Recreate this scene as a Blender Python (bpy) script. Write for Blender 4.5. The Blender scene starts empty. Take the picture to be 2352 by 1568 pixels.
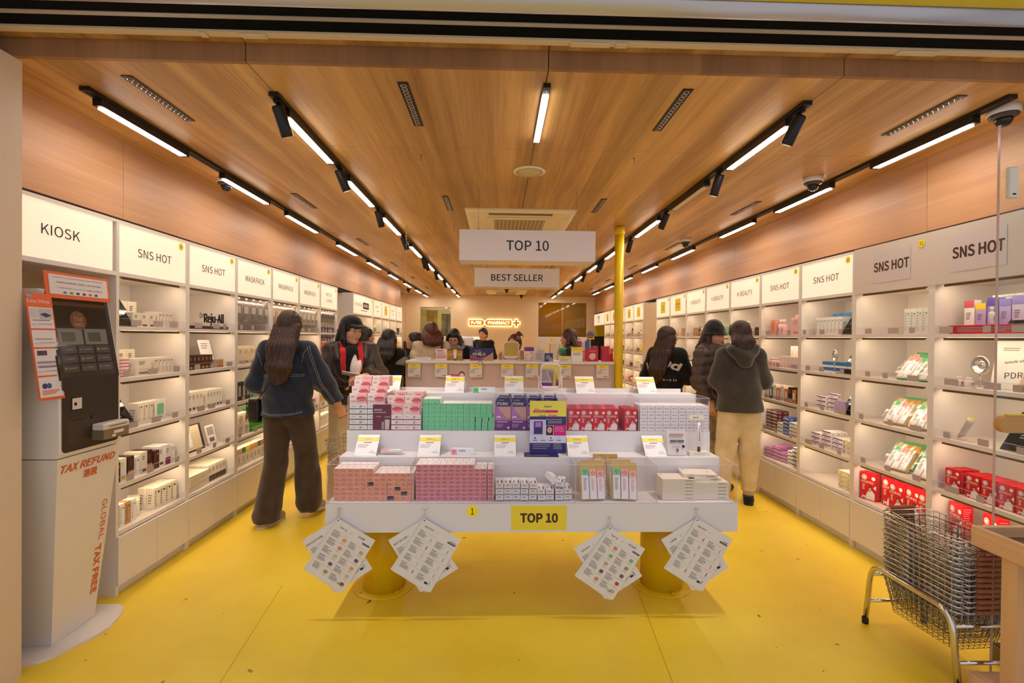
import bpy, math, random
import numpy as np
from mathutils import Matrix, Vector, noise
from mathutils.bvhtree import BVHTree
from mathutils.geometry import tessellate_polygon
PI = math.pi; R_ = math.radians
scene = bpy.context.scene
C = scene.collection
V = Vector
# ---------------------------------------------------------------- camera
CAM = V((0, 0, 1.42)); FPX = 1122.6
CR = V((.9995512, -.0286182, .0088515)); CU = V((-.0086306, .007833, .9999321)); CF = V((.0286856, .9995597, -.0075825))
cd = bpy.data.cameras.new('camera'); cam = bpy.data.objects.new('camera', cd); C.objects.link(cam)
cd.sensor_width = 36; cd.lens = FPX*36/2352; cd.clip_start = .05; cd.clip_end = 60
cam.matrix_world = Matrix(((CR.x, CU.x, -CF.x, CAM.x), (CR.y, CU.y, -CF.y, CAM.y), (CR.z, CU.z, -CF.z, CAM.z), (0, 0, 0, 1)))
scene.camera = cam
# ---------------------------------------------------------------- world, exposure
w = bpy.data.worlds.new('street'); scene.world = w; w.use_nodes = True
bg = w.node_tree.nodes['Background']; bg.inputs[0].default_value = (.80, .84, 1, 1); bg.inputs[1].default_value = .8
vs = scene.view_settings; vs.view_transform = 'Standard'; vs.look = 'None'; vs.gamma = 1; vs.use_curve_mapping = False
vs.exposure = 0.0
scene.cycles.max_bounces = 8; scene.cycles.diffuse_bounces = 4; scene.cycles.transparent_max_bounces = 24
scene.cycles.sample_clamp_indirect = 6
TRACK_E = 42.0; STRIP_E = 17.0; SIGN_E = .55   # lamp diffusers, shelf strips, lit sign faces
LAMP = (1, .86, .74)
# ---------------------------------------------------------------- helpers
def ray(x, y): return (CF + CR*((x-1176)/FPX) - CU*((y-784)/FPX))
def atY(x, y, Y): d = ray(x, y); return CAM + d*(Y/d.y)
def atZ(x, y, Z): d = ray(x, y); return CAM + d*((Z-1.42)/d.z)
def atX(x, y, X): d = ray(x, y); return CAM + d*(X/d.x)
def lin(h):
    if isinstance(h, str):
        h = h.lstrip('#'); c = [int(h[i:i+2], 16)/255 for i in (0, 2, 4)]
    else: c = h
    return tuple(x/12.92 if x <= .04045 else ((x+.055)/1.055)**2.4 for x in c)+(1,)
MATS = {}
def mat(name, col, rough=.5, metal=0, emit=0, spec=.5, **kw):
    if name in MATS: return MATS[name]
    m = bpy.data.materials.new(name); m.use_nodes = True; MATS[name] = m
    b = m.node_tree.nodes['Principled BSDF']
    b.inputs['Base Color'].default_value = lin(col); b.inputs['Roughness'].default_value = rough
    b.inputs['Metallic'].default_value = metal; b.inputs['Specular IOR Level'].default_value = spec
    if emit: b.inputs['Emission Color'].default_value = lin(kw.get('ecol', col)); b.inputs['Emission Strength'].default_value = emit
    return m
def P(h):     # plain print / paint colour
    return mat('print_'+h.lstrip('#'), h, .45)
def nodes(m): return m.node_tree.nodes, m.node_tree.links, m.node_tree.nodes['Principled BSDF']
def clear_mat(name, tint='#ffffff', refl=.9, base=.04, rough=.03):
    m = bpy.data.materials.new(name); m.use_nodes = True; nt = m.node_tree; nt.nodes.clear(); MATS[name] = m
    o = nt.nodes.new('ShaderNodeOutputMaterial'); t = nt.nodes.new('ShaderNodeBsdfTransparent'); g = nt.nodes.new('ShaderNodeBsdfGlossy')
    x = nt.nodes.new('ShaderNodeMixShader'); f = nt.nodes.new('ShaderNodeLayerWeight'); k = nt.nodes.new('ShaderNodeMath'); pw = nt.nodes.new('ShaderNodeMath')
    t.inputs[0].default_value = lin(tint); g.inputs[0].default_value = (refl, refl, refl, 1); g.inputs['Roughness'].default_value = rough
    f.inputs[0].default_value = .5; k.operation = 'MULTIPLY_ADD'; k.inputs[1].default_value = .55; k.inputs[2].default_value = base; k.use_clamp = True
    pw.operation = 'POWER'; pw.inputs[1].default_value = 5; nt.links.new(f.outputs['Facing'], pw.inputs[0]); nt.links.new(pw.outputs[0], k.inputs[0]); nt.links.new(k.outputs[0], x.inputs[0]); nt.links.new(t.outputs[0], x.inputs[1])
    nt.links.new(g.outputs[0], x.inputs[2]); nt.links.new(x.outputs[0], o.inputs[0]); return m

def frame(o, x, y):    # a flat working frame on a face: origin, right, up
    x = V(x).normalized(); y = V(y).normalized(); z = x.cross(y)
    return Matrix(((x[0], y[0], z[0], o[0]), (x[1], y[1], z[1], o[1]), (x[2], y[2], z[2], o[2]), (0, 0, 0, 1)))
TXT = {}
try: FONT = bpy.data.fonts.load(bpy.utils.system_resource('DATAFILES', path='fonts')+'/Noto Sans CJK Regular.woff2')   # Blender's own interface typeface
except Exception: FONT = None
def text_geo(s, off=0.0, shear=0.0, space=1.0, res=3):
    k = (s, off, shear, space, res)
    if k in TXT: return TXT[k]
    cu = bpy.data.curves.new('t', 'FONT'); cu.body = s
    if FONT: cu.font = FONT
    cu.size = 1; cu.align_x = 'CENTER'; cu.align_y = 'CENTER'; cu.resolution_u = res; cu.offset = off; cu.shear = shear; cu.space_character = space; cu.fill_mode = 'NONE'
    o = bpy.data.objects.new('t', cu); C.objects.link(o); bpy.context.view_layer.update()
    me = o.evaluated_get(bpy.context.evaluated_depsgraph_get()).to_mesh()
    co = [(v.co.x, v.co.y) for v in me.vertices]; nx = {}
    for ed in me.edges: nx.setdefault(ed.vertices[0], []).append(ed.vertices[1]); nx.setdefault(ed.vertices[1], []).append(ed.vertices[0])
    o.evaluated_get(bpy.context.evaluated_depsgraph_get()).to_mesh_clear()
    bpy.data.objects.remove(o); bpy.data.curves.remove(cu)
    seen = set(); loops = []
    for st in range(len(co)):       # vertices of one contour are consecutive, so the walk keeps their direction
        if st in seen or st not in nx: continue
        lp = [st]; seen.add(st); cur = st+1 if st+1 in nx[st] else nx[st][0]
        while cur not in seen:
            seen.add(cur); lp.append(cur); n_ = [q for q in nx[cur] if q not in seen]
            if not n_: break
            cur = n_[0]
        if len(lp) > 2: loops.append([co[q] for q in lp])
    def area(l): return sum(l[i-1][0]*l[i][1]-l[i][0]*l[i-1][1] for i in range(len(l)))/2
    def inside(p, l):
        c_ = False
        for i in range(len(l)):
            a, b = l[i-1], l[i]
            if (a[1] > p[1]) != (b[1] > p[1]) and p[0] < (b[0]-a[0])*(p[1]-a[1])/(b[1]-a[1])+a[0]: c_ = not c_
        return c_
    ar = [area(l) for l in loops]; sg_ = 1 if (sum(1 if a > 0 else -1 for a in [x for x in ar if abs(x) == max(map(abs, ar))]) > 0) else -1
    vs_ = []; fs = []
    outs = [i for i, a in enumerate(ar) if a*sg_ > 0]; holes = [i for i, a in enumerate(ar) if a*sg_ <= 0]; own = {}
    for h_ in holes:
        c2 = [i for i in outs if inside(loops[h_][0], loops[i]) and abs(ar[i]) > abs(ar[h_])]
        if c2: own.setdefault(min(c2, key=lambda i: abs(ar[i])), []).append(h_)
    for i in outs:
        ls = [loops[i]]+[loops[h_] for h_ in own.get(i, [])]; base = len(vs_); flat = [p for l in ls for p in l]; vs_ += flat
        for tr in tessellate_polygon([[V((p[0], p[1], 0)) for p in l] for l in ls]):
            a, b, c3 = [flat[q] for q in tr]
            if (b[0]-a[0])*(c3[1]-a[1])-(c3[0]-a[0])*(b[1]-a[1]) < 0: tr = tr[::-1]
            fs.append(tuple(base+q for q in tr))
    if vs_:
        cx = (min(v[0] for v in vs_)+max(v[0] for v in vs_))/2; cy = (min(v[1] for v in vs_)+max(v[1] for v in vs_))/2
        vs_ = [(a-cx, b-cy) for a, b in vs_]; W = max(v[0] for v in vs_)*2; H = max(v[1] for v in vs_)*2
    else: W = H = 1
    TXT[k] = (vs_, fs, W, H); return TXT[k]

class MB:
    def __init__(s): s.v = []; s.f = []; s.m = []; s.sm = []; s.mats = []
    def mi(s, m):
        if m not in s.mats: s.mats.append(m)
        return s.mats.index(m)
    def add(s, vs_, fs, m, smooth=False):
        b = len(s.v); s.v += [tuple(v) for v in vs_]; i = s.mi(m)
        for f in fs: s.f.append(tuple(b+j for j in f)); s.m.append(i); s.sm.append(smooth)
        return s
    def quad(s, a, b, c, d, m): return s.add([a, b, c, d], [(0, 1, 2, 3)], m)
    def box(s, x0, x1, y0, y1, z0, z1, m, M=None, faces=None):
        v = [V((x, y, z)) for z in (z0, z1) for y in (y0, y1) for x in (x0, x1)]
        if M: v = [M @ q for q in v]
        F = {'b': (0, 2, 3, 1), 't': (4, 5, 7, 6), 'f': (0, 1, 5, 4), 'k': (2, 6, 7, 3), 'l': (0, 4, 6, 2), 'r': (1, 3, 7, 5)}
        if isinstance(m, dict):
            for k_, q in F.items(): s.add(v, [q], m.get(k_, m['*']))
            return s
        return s.add(v, [F[k] for k in (faces or F)], m)
    def bev(s, x0, x1, y0, y1, z0, z1, m, r=.004, M=None):   # box with chamfered vertical and top edges
        n = []; 
        for (z, i) in ((z0, r), (z0+r, 0), (z1-r, 0), (z1, r)):
            a, b, c, d = x0+i, x1-i, y0+i, y1-i; q = r if i == 0 else r*.6
            n.append([(a+q, c, z), (b-q, c, z), (b, c+q, z), (b, d-q, z), (b-q, d, z), (a+q, d, z), (a, d-q, z), (a, c+q, z)])
        return s.loft(n, m, M, smooth=False)
    def loft(s, rings, m, M=None, smooth=True, cap=True, closed=True):
        n = len(rings[0]); v = [V(p) for r in rings for p in r]
        if M: v = [M @ q for q in v]
        f = []
        for i in range(len(rings)-1):
            for j in range(n if closed else n-1):
                k = (j+1) % n; f.append((i*n+j, i*n+k, (i+1)*n+k, (i+1)*n+j))
        b = len(s.v); s.add(v, f, m, smooth)
        if cap:
            i = s.mi(m)
            s.f.append(tuple(b+j for j in range(n))[::-1]); s.m.append(i); s.sm.append(False)
            s.f.append(tuple(b+(len(rings)-1)*n+j for j in range(n))); s.m.append(i); s.sm.append(False)
        return s
    def lathe(s, prof, m, c=(0, 0, 0), n=16, M=None, sx=1, sy=1, cap=True):
        rings = [[(c[0]+r*math.cos(2*PI*j/n)*sx, c[1]+r*math.sin(2*PI*j/n)*sy, c[2]+z) for j in range(n)] for r, z in prof]
        return s.loft(rings, m, M, True, cap)
    def tube(s, pts, r, m, n=6, closed=False, radii=None):
        pts = [V(p) for p in pts]; N = len(pts); rings = []; prev = None
        for i, p in enumerate(pts):
            if closed: t = pts[(i+1) % N]-pts[i-1]
            else: t = pts[min(i+1, N-1)]-pts[max(i-1, 0)]
            t = t.normalized() if t.length > 1e-9 else V((0, 0, 1))
            if prev is None: a = t.orthogonal().normalized()
            else:
                a = prev-t*prev.dot(t); a = a.normalized() if a.length > 1e-6 else t.orthogonal().normalized()
            prev = a; b = t.cross(a); rr = radii[i] if radii else r
            rings.append([p+(a*math.cos(2*PI*j/n)+b*math.sin(2*PI*j/n))*rr for j in range(n)])
        if closed: rings.append(rings[0]); return s.loft(rings, m, None, True, False)
        return s.loft(rings, m, None, True, True)
    def cyl(s, a, b, r, m, n=12, r2=None): return s.tube([a, b], r, m, n, radii=[r, r if r2 is None else r2])
    def ball(s, c, r, m, n=10, k=6, sc=(1, 1, 1), M=None):
        rings = [[(c[0]+sc[0]*r*math.sin(PI*i/k)*math.cos(2*PI*j/n), c[1]+sc[1]*r*math.sin(PI*i/k)*math.sin(2*PI*j/n), c[2]-sc[2]*r*math.cos(PI*i/k)) for j in range(n)] for i in range(1, k)]
        rings = [[(c[0], c[1], c[2]-sc[2]*r)]*n]+rings+[[(c[0], c[1], c[2]+sc[2]*r)]*n]
        return s.loft(rings, m, M, True, False)
    def rect(s, M, x0, y0, x1, y1, m, z=.0006):
        return s.add([M @ V(p) for p in ((x0, y0, z), (x1, y0, z), (x1, y1, z), (x0, y1, z))], [(0, 1, 2, 3)], m)
    def poly(s, M, pts, m, z=.0006): return s.add([M @ V((x, y, z)) for x, y in pts], [tuple(range(len(pts)))], m)
    def disc(s, M, x, y, r, m, z=.0006, n=20, ry=None):
        return s.poly(M, [(x+r*math.cos(2*PI*j/n), y+(ry or r)*math.sin(2*PI*j/n)) for j in range(n)], m, z)
    def rrect(s, M, x0, y0, x1, y1, r, m, z=.0006, n=4):
        p = []
        for cx, cy, a in ((x1-r, y1-r, 0), (x0+r, y1-r, 90), (x0+r, y0+r, 180), (x1-r, y0+r, 270)):
            for i in range(n+1): t = R_(a+90*i/n); p.append((cx+r*math.cos(t), cy+r*math.sin(t)))
        return s.poly(M, p, m, z)
    def text(s, M, t, x, y, h, m, z=.0012, off=0, w=None, shear=0, rot=0, space=1.0, res=3, align='c'):
        # h = cap height of the whole string's box, w = forced width
        if off >= .012 and FONT:       # heavier weight: outlines swollen by overlaying shifted copies
            vs_, fs, W, H = text_geo(t, 0, shear, space, res); e = min(off, .045)*.42*h/H
            for q in range(8): s.text(M, t, x+e*math.cos(q*PI/4), y+e*math.sin(q*PI/4), h, m, z-.00004*(q+1), 0, w, shear, rot, space, res, align)
        vs_, fs, W, H = text_geo(t, 0 if FONT else off, shear, space, res); k = h/H; kx = (w/W) if w else k
        if align == 'l': x += W*kx/2
        ca, sa = math.cos(rot), math.sin(rot)
        return s.add([M @ V((x+a*kx*ca-b*k*sa, y+a*kx*sa+b*k*ca, z)) for a, b in vs_], fs, m)
    def lines(s, M, x0, y0, x1, y1, n, m, z=.0009, fill=.5, seed=0):   # rows too small to read
        rg = random.Random(seed); st = (y1-y0)/n
        for i in range(n):
            s.rect(M, x0, y1-(i+fill)*st, x0+(x1-x0)*rg.uniform(.6, 1), y1-i*st, m, z)
        return s
    def mesh(s, name):
        me = bpy.data.meshes.new(name); me.from_pydata(s.v, [], s.f)
        for m in s.mats: me.materials.append(m)
        me.polygons.foreach_set('material_index', s.m); me.polygons.foreach_set('use_smooth', s.sm); me.update(); return me
    def obj(s, name, parent=None, loc=None, rz=0, label=None):
        o = bpy.data.objects.new(name, s.mesh(name)); C.objects.link(o)
        if parent: o.parent = parent
        if loc is not None: o.location = loc
        if rz: o.rotation_euler.z = rz
        if label: o['label'] = label
        return o
def tag(o, label=None, cat=None, group=None, kind=None):
    if label: o['label'] = label
    if cat: o['category'] = cat
    if group: o['group'] = group
    if kind: o['kind'] = kind
    return o
def struct(mb, name, label=None):
    o = mb.obj(name); o['kind'] = 'structure'
    if label: o['label'] = label
    return o
def thing(name, label, cat, loc=(0, 0, 0), rz=0, group=None):
    o = bpy.data.objects.new(name, None); C.objects.link(o); o.empty_display_size = .1
    o.location = loc; o.rotation_euler.z = rz; return tag(o, label, cat, group)
def single(mb, name, label, cat, loc=None, rz=0, group=None): return tag(mb.obj(name, None, loc, rz), label, cat, group)
def dup(o, parent=None):
    c = o.copy(); C.objects.link(c)
    if parent: c.parent = parent
    for ch in list(o.children): dup(ch, c)
    return c
USED = set()
def put(proto, loc, rz=0, label=None, group=None, rot=None, sc=None):
    # first call places the prototype itself, later calls copy it with all its parts
    o = proto if proto.name not in USED else None
    if o is None: o = dup(proto)
    else: USED.add(proto.name)
    if o is not proto: pass
    o.location = loc; o.rotation_euler = rot if rot else (0, 0, rz)
    if sc: o.scale = sc
    if label: o['label'] = label
    if group: o['group'] = group
    return o
def proto(mb, name, cat): return tag(mb.obj(name), None, cat)
# ---------------------------------------------------------------- materials of the place
def wood_mat(name, c1, c2, axis, rough=.42, scale=1.0, plank=0):
    m = mat(name, c1, rough); N, L, B = nodes(m)
    g = N.new('ShaderNodeNewGeometry'); mp = N.new('ShaderNodeMapping'); mp.vector_type = 'POINT'
    s = {'x': (.35, 9, 9), 'y': (9, .35, 9), 'z': (9, 9, .35)}[axis]
    mp.inputs['Scale'].default_value = [a*scale for a in s]
    L.new(g.outputs['Position'], mp.inputs[0])
    n1 = N.new('ShaderNodeTexNoise'); n1.inputs['Scale'].default_value = .9; n1.inputs['Detail'].default_value = 5; n1.inputs['Distortion'].default_value = .6
    n2 = N.new('ShaderNodeTexNoise'); n2.inputs['Scale'].default_value = 9; n2.inputs['Detail'].default_value = 3
    L.new(mp.outputs[0], n1.inputs[0]); L.new(mp.outputs[0], n2.inputs[0])
    mx = N.new('ShaderNodeMath'); mx.operation = 'MULTIPLY_ADD'; mx.inputs[1].default_value = .35
    L.new(n2.outputs[0], mx.inputs[0]); L.new(n1.outputs[0], mx.inputs[2])
    r = N.new('ShaderNodeValToRGB'); r.color_ramp.elements[0].position = .42; r.color_ramp.elements[1].position = .86
    r.color_ramp.elements[0].color = lin(c1); r.color_ramp.elements[1].color = lin(c2)
    L.new(mx.outputs[0], r.inputs[0]); out = r.outputs[0]
    if plank:
        sx = N.new('ShaderNodeSeparateXYZ'); L.new(g.outputs['Position'], sx.inputs[0])
        d = N.new('ShaderNodeMath'); d.operation = 'DIVIDE'; d.inputs[1].default_value = plank; L.new(sx.outputs[0], d.inputs[0])
        fl = N.new('ShaderNodeMath'); fl.operation = 'FLOOR'; L.new(d.outputs[0], fl.inputs[0])
        wn = N.new('ShaderNodeTexWhiteNoise'); wn.noise_dimensions = '1D'; L.new(fl.outputs[0], wn.inputs['W'])
        mr = N.new('ShaderNodeMapRange'); mr.inputs[3].default_value = .82; mr.inputs[4].default_value = 1.1; L.new(wn.outputs['Value'], mr.inputs[0])
        hs = N.new('ShaderNodeHueSaturation'); L.new(mr.outputs[0], hs.inputs['Value']); L.new(out, hs.inputs['Color']); out = hs.outputs[0]
    L.new(out, B.inputs['Base Color'])
    return m
M_CEIL = wood_mat('ceiling_oak_veneer', '#a0702f', '#d8a968', 'y', .45, 1, .155)
M_BULK = wood_mat('wall_oak_veneer', '#b27c54', '#cb996e', 'y', .45, .8)
M_FASC = wood_mat('fascia_oak_veneer', '#8e6038', '#a37346', 'z', .5, 1, .21)  # oak tones darkened to stand in for the shade on the fascia
M_PINE = wood_mat('pale_pine', '#cf9b66', '#e6bd8c', 'x', .5, 1)
M_PINEZ = wood_mat('pale_pine_upright', '#cf9b66', '#e2b683', 'z', .5, 1)
M_WHITE = mat('white_laminate', '#e9e0d8', .35)
M_WHITE2 = mat('satin_white', '#e8e2e0', .3)
M_CREAM = mat('cream_paint', '#ddc3a2', .6)
M_BACKW = mat('back_wall_paint', '#ecd2ae', .6)
M_JAMB = mat('jamb_paint', '#dcc4a8', .55)
M_BLACK = mat('black_metal', '#16120f', .4, .2)
M_DARK = mat('dark_gap', '#0b0a0a', .8)
M_RUBBER = mat('dark_brush_seal', '#050508', .8, spec=.1)
M_ALU = mat('brushed_aluminium', '#b9b5b2', .32, .8)
M_CHROME = mat('chrome', '#d8d4cf', .12, 1)
M_STEEL = mat('steel', '#a8a39c', .25, 1)
M_YPAINT = mat('yellow_paint', '#e9c212', .38)
M_YEL = mat('yellow_sign_print', '#f4d93a', .45)
M_INK = mat('black_ink', '#1a1412', .5)
M_BROWNINK = mat('brown_ink', '#4a2a20', .5)
M_GREYT = mat('fine_grey_print', '#6c6462', .6)
M_LTEXT = mat('light_grey_print', '#a39c9c', .6)
M_PAPER = mat('white_paper', '#efeae8', .5)
M_LAMP = mat('lamp_diffuser', '#ffffff', .5, emit=TRACK_E, ecol='#fff4e6')
M_STRIP = mat('shelf_light_strip', '#ffffff', .5, emit=STRIP_E, ecol='#ffe3bd')
M_SIGN = mat('lit_sign_face', '#f3e2cc', .3, emit=SIGN_E, ecol='#ffe6c8')
M_CLEAR = clear_mat('clear_acrylic', '#fcfafa', .85, .014)
M_EDGE = mat('acrylic_edge', '#d9cfd2', .2)
M_GLASS = clear_mat('door_glass', '#fafdfb', .9, .025, .01)
M_MIRROR = mat('mirror', '#e8e8e8', .03, 1)
M_PVC = clear_mat('clear_film', '#ffffff', 1, .09, .18)
M_TAG = mat('price_tag_grey', '#b7a8a2', .5)
# floor: cast yellow resin with faint blotches, specks and two seams
def floor_mat():
    m = mat('yellow_resin_floor', '#e0b016', .42); N, L, B = nodes(m)
    g = N.new('ShaderNodeNewGeometry')
    n = N.new('ShaderNodeTexNoise'); n.inputs['Scale'].default_value = 1.3; n.inputs['Detail'].default_value = 8; n.inputs['Roughness'].default_value = .65
    L.new(g.outputs['Position'], n.inputs[0])
    r = N.new('ShaderNodeValToRGB'); e = r.color_ramp.elements; e[0].position = .3; e[1].position = .7
    e[0].color = lin('#e8c01c'); e[1].color = lin('#f8d840'); L.new(n.outputs[0], r.inputs[0])
    n2 = N.new('ShaderNodeTexNoise'); n2.inputs['Scale'].default_value = 16; n2.inputs['Detail'].default_value = 2; L.new(g.outputs['Position'], n2.inputs[0])
    r2 = N.new('ShaderNodeValToRGB'); e = r2.color_ramp.elements; e[0].position = .245; e[1].position = .27; e[0].color = lin('#8f6a10'); e[1].color = (1, 1, 1, 1)
    L.new(n2.outputs[0], r2.inputs[0])
    mx = N.new('ShaderNodeMix'); mx.data_type = 'RGBA'; mx.blend_type = 'MULTIPLY'; mx.inputs[0].default_value = .8
    L.new(r.outputs[0], mx.inputs[6]); L.new(r2.outputs[0], mx.inputs[7]); L.new(mx.outputs[2], B.inputs['Base Color'])
    r3 = N.new('ShaderNodeMapRange'); r3.inputs[3].default_value = .34; r3.inputs[4].default_value = .55; L.new(n.outputs[0], r3.inputs[0]); L.new(r3.outputs[0], B.inputs['Roughness'])
    return m
M_FLOOR = floor_mat()
XL, XR, ZC = -2.055, 2.4557, 2.535
ZST, ZSB, ZBB = 2.0228, 1.7585, 2.0894
YL, YR, BW = 2.692, 3.3063, .6043
XBL, XBR, YB = -2.18, 2.60, 13.1
# ---------------------------------------------------------------- structure
b = MB(); b.box(-3.2, 3.4, -1.5, 13.3, -.06, 0, M_FLOOR); SEAM = mat('floor_seam', '#a87f10', .6)
for p, q in (((648, 1345), (505, 1568)), ((1420, 1235), (1545, 1568))):
    a, c = atZ(*p, 0), atZ(*q, 0); dv = (c-a).normalized()*.0012; b.add([(a.x-dv.y, a.y+dv.x, .0004), (a.x+dv.y, a.y-dv.x, .0004), (c.x+dv.y, c.y-dv.x, .0004), (c.x-dv.y, c.y+dv.x, .0004)], [(0, 1, 2, 3)], SEAM)
struct(b, 'floor')
b = MB()
for (x0, x1, y0, y1) in ((-3.2, -1.04, 2.0505, 2.905), (-1.036, .198, 2.0505, 2.905), (.202, 1.448, 2.0505, 2.905), (1.452, 3.4, 2.0505, 2.905)):
    b.box(x0, x1, y0, y1, ZC, ZC+.03, M_CEIL)
ys = [2.908, 5.33, 7.75, 10.2, 13.3]
for i in range(4):
    for x0, x1 in ((-3.2, -1.04), (-1.036, .198), (.202, 1.448), (1.452, 3.4)): b.box(x0, x1, ys[i], ys[i+1]-.003, ZC, ZC+.03, M_CEIL)
b.box(-3.2, 3.4, 2.06, 13.3, ZC+.031, ZC+.07, M_DARK)
struct(b, 'ceiling')
b = MB(); M_HDR = mat('header_cream', '#dcc6a4', .4)
for x0, x1 in ((-3.2, -1.04), (-1.036, .198), (.202, 1.448), (1.452, 3.4)):
    b.box(x0, x1, 2.03, 2.05, ZC, 2.612, M_FASC)          # upright fascia behind the shopfront
    b.box(x0, x1, 1.96, 2.05, 2.6122, 2.625, M_CEIL)
b.box(-3.2, 3.4, 1.95, 2.10, 2.6252, 2.64, M_DARK); b.box(-3.2, 3.4, 2.0502, 2.0595, 2.566, 2.625, M_DARK)
struct(b, 'trim_1', 'oak fascia board across the shopfront above the ceiling edge')
b = MB(); b.box(-3.2, 3.4, 1.941, 1.976, 2.6, 2.612, M_HDR)
for xx, ww in ((-1.18, .03), (-1.02, .10), (.28, .16), (.46, .05), (1.62, .17)): b.bev(xx, xx+ww, 1.945, 1.976, 2.594, 2.5995, M_HDR, .002)
b.text(frame((.485, 1.955, 2.5937), (1, 0, 0), (0, 1, 0)), '+', 0, 0, .018, M_INK)
struct(b, 'trim_2', 'cream sliding door guide rail across the top of the shopfront')
b = MB(); b.box(-3.2, 3.4, 1.868, 1.940, 2.608, 2.66, M_RUBBER); struct(b, 'trim_3', 'dark brush seal beside the door guide rail')
b = MB(); b.box(-3.2, 3.4, 1.846, 1.8675, 2.603, 2.66, mat('painted_bead', '#a9a39e', .35, .3)); struct(b, 'trim_4', 'grey aluminium bead between two dark brush seals')
b = MB(); b.box(-3.2, 3.4, 1.80, 1.8455, 2.606, 2.66, M_RUBBER); struct(b, 'trim_5', 'dark brush seal behind the silver header')
b = MB(); rg = []
for x in (-3.2, 3.4): rg.append([(x, 1.7995, 2.66), (x, 1.7995, 2.608), (x, 1.796, 2.606), (x, 1.786, 2.607), (x, 1.772, 2.625), (x, 1.757, 2.640), (x, 1.75, 2.66)])
b.loft(rg, mat('satin_aluminium', '#c4bfc0', .30, .55), smooth=True)
struct(b, 'trim_6', 'silver aluminium header profile over the doorway')
b = MB(); b.box(-3.2, 3.4, 1.60, 1.7495, 2.644, 3.2, mat('fascia_yellow', '#cfc000', .4)); struct(b, 'trim_7', 'yellow shop fascia above the doorway')
for nm, xb, s in (('left', XBL, -1), ('right', XBR, 1)):
    b = MB(); y = 2.03; segs = [2.03, 2.905, 5.33, 7.75, 10.2, 10.95 if s < 0 else 13.1]
    for i in range(5):
        y0, y1 = segs[i]+(.0015 if i else 0), segs[i+1]-.0015
        b.box(min(xb, xb+s*.03), max(xb, xb+s*.03), y0, y1, ZBB, ZC, M_BULK)
    b.box(min(xb+s*.031, xb+s*.9), max(xb+s*.031, xb+s*.9), 2.03, segs[-1], ZBB+.001, ZC, M_DARK)
    b.box(min(xb+s*.02, xb+s*.5), max(xb+s*.02, xb+s*.5), 2.03, segs[-1], 2.05, ZBB, M_DARK)
    struct(b, 'wall_'+nm, 'oak veneered bulkhead wall above the %s shelving' % nm)
b = MB(); b.box(-2.5, -2.46, 2.03, 10.95, 0, 2.09, M_WHITE); struct(b, 'wall_left_rear', 'cream wall behind the left shelving')
b = MB(); b.box(2.87, 2.91, 1.2, 13.1, 0, 2.09, M_WHITE); struct(b, 'wall_right_rear', 'cream wall behind the right shelving')
b = MB(); b.box(-2.6, -1.962, 1.4, 2.072, 0, ZC, M_JAMB); struct(b, 'wall_front', 'cream shopfront pillar at the left edge')
# back wall with two openings
b = MB(); xs = [-3.2, -2.08, -1.27, 1.08, 2.38, 3.4]
b.box(xs[0], xs[1], YB, YB+.1, 0, ZC, M_BACKW); b.box(xs[2], xs[3], YB, YB+.1, 0, ZC, M_BACKW); b.box(xs[4], xs[5], YB, YB+.1, 0, ZC, M_BACKW)
b.box(xs[1], xs[2], YB, YB+.1, 2.22, ZC, M_BACKW); b.box(xs[3], xs[4], YB, YB+.1, 2.37, ZC, M_BACKW); b.box(xs[3], xs[4], YB, YB+.1, 0, 1.44, M_BACKW)
b.box(xs[1], xs[2], YB, YB+.1, 0, .9, M_BACKW)
struct(b, 'wall_back')
b = MB(); b.box(-2.75, -2.56, 10.95, YB, 0, ZC, M_BACKW); b.box(-2.6, -2.2, 10.93, 10.95, 0, ZBB, M_BACKW); struct(b, 'wall_left_recess', 'cream side wall of the recess at the back left')
b = MB(); b.box(-3.2, 3.4, 15.0, 15.1, 0, ZC, mat('olive_back_room', '#a58f58', .6)); struct(b, 'wall_back_room', 'olive wall of the dispensing room seen through the back windows')
b = MB(); b.box(-3.2, 3.4, YB+.1, 15.7, 0, .01, M_FLOOR); b.box(-3.2, 3.4, YB+.1, 15.7, ZC, ZC+.05, M_CEIL)
struct(b, 'floor_back_room', 'floor and ceiling of the dispensing room')
b = MB()
for xx in (-1.7, 1.7): b.box(xx-.3, xx+.3, 14.1, 14.2, ZC-.03, ZC-.001, mat('room_fill_lamp', '#ffffff', .5, emit=110, ecol='#ffe9c8'))  # lamps added to brighten the room behind the back windows
struct(b, 'fill_lamp_back_room', 'added fill lamps brightening the dispensing room')
b = MB(); g = clear_mat('yellow_film_glass', '#c9ae28', .5, .06, .05)
b.box(1.08, 1.72, YB+.03, YB+.04, 1.44, 2.37, g); b.box(1.73, 2.38, YB+.03, YB+.04, 1.44, 2.37, clear_mat('smoked_glass', '#cdbb94', .5, .06, .05))
struct(b, 'window_1', 'wide yellow tinted window in the back wall')
b = MB(); b.box(-2.08, -1.27, YB+.04, YB+.05, .9, 2.22, clear_mat('rear_glass', '#dfe4da', .9, .06, .03)); b.box(-2.08, -1.27, YB+.02, YB+.06, 2.15, 2.19, M_ALU)
struct(b, 'window_2', 'narrow clear window in the back wall at the left')
b = MB()
for k in range(9):
    x = -1.98+k*.035; b.cyl((x, 13.7, .3), (x, 13.7, 2.17), .02, mat('yellow_curtain', '#e8c800', .8), 8)
single(b, 'curtain', 'yellow pleated curtain behind the narrow back window', 'curtain')
b = MB()
for x0, x1 in ((-1.62, -1.47), (-1.46, -1.32), (-1.31, -1.1)): b.bev(x0, x1, 14.0, 14.4, 0, 2.1, mat('grey_cabinet', '#7b7f78', .5), .006)
single(b, 'tall_cabinet', 'grey tall cupboard behind the narrow back window', 'cupboard')
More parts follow.
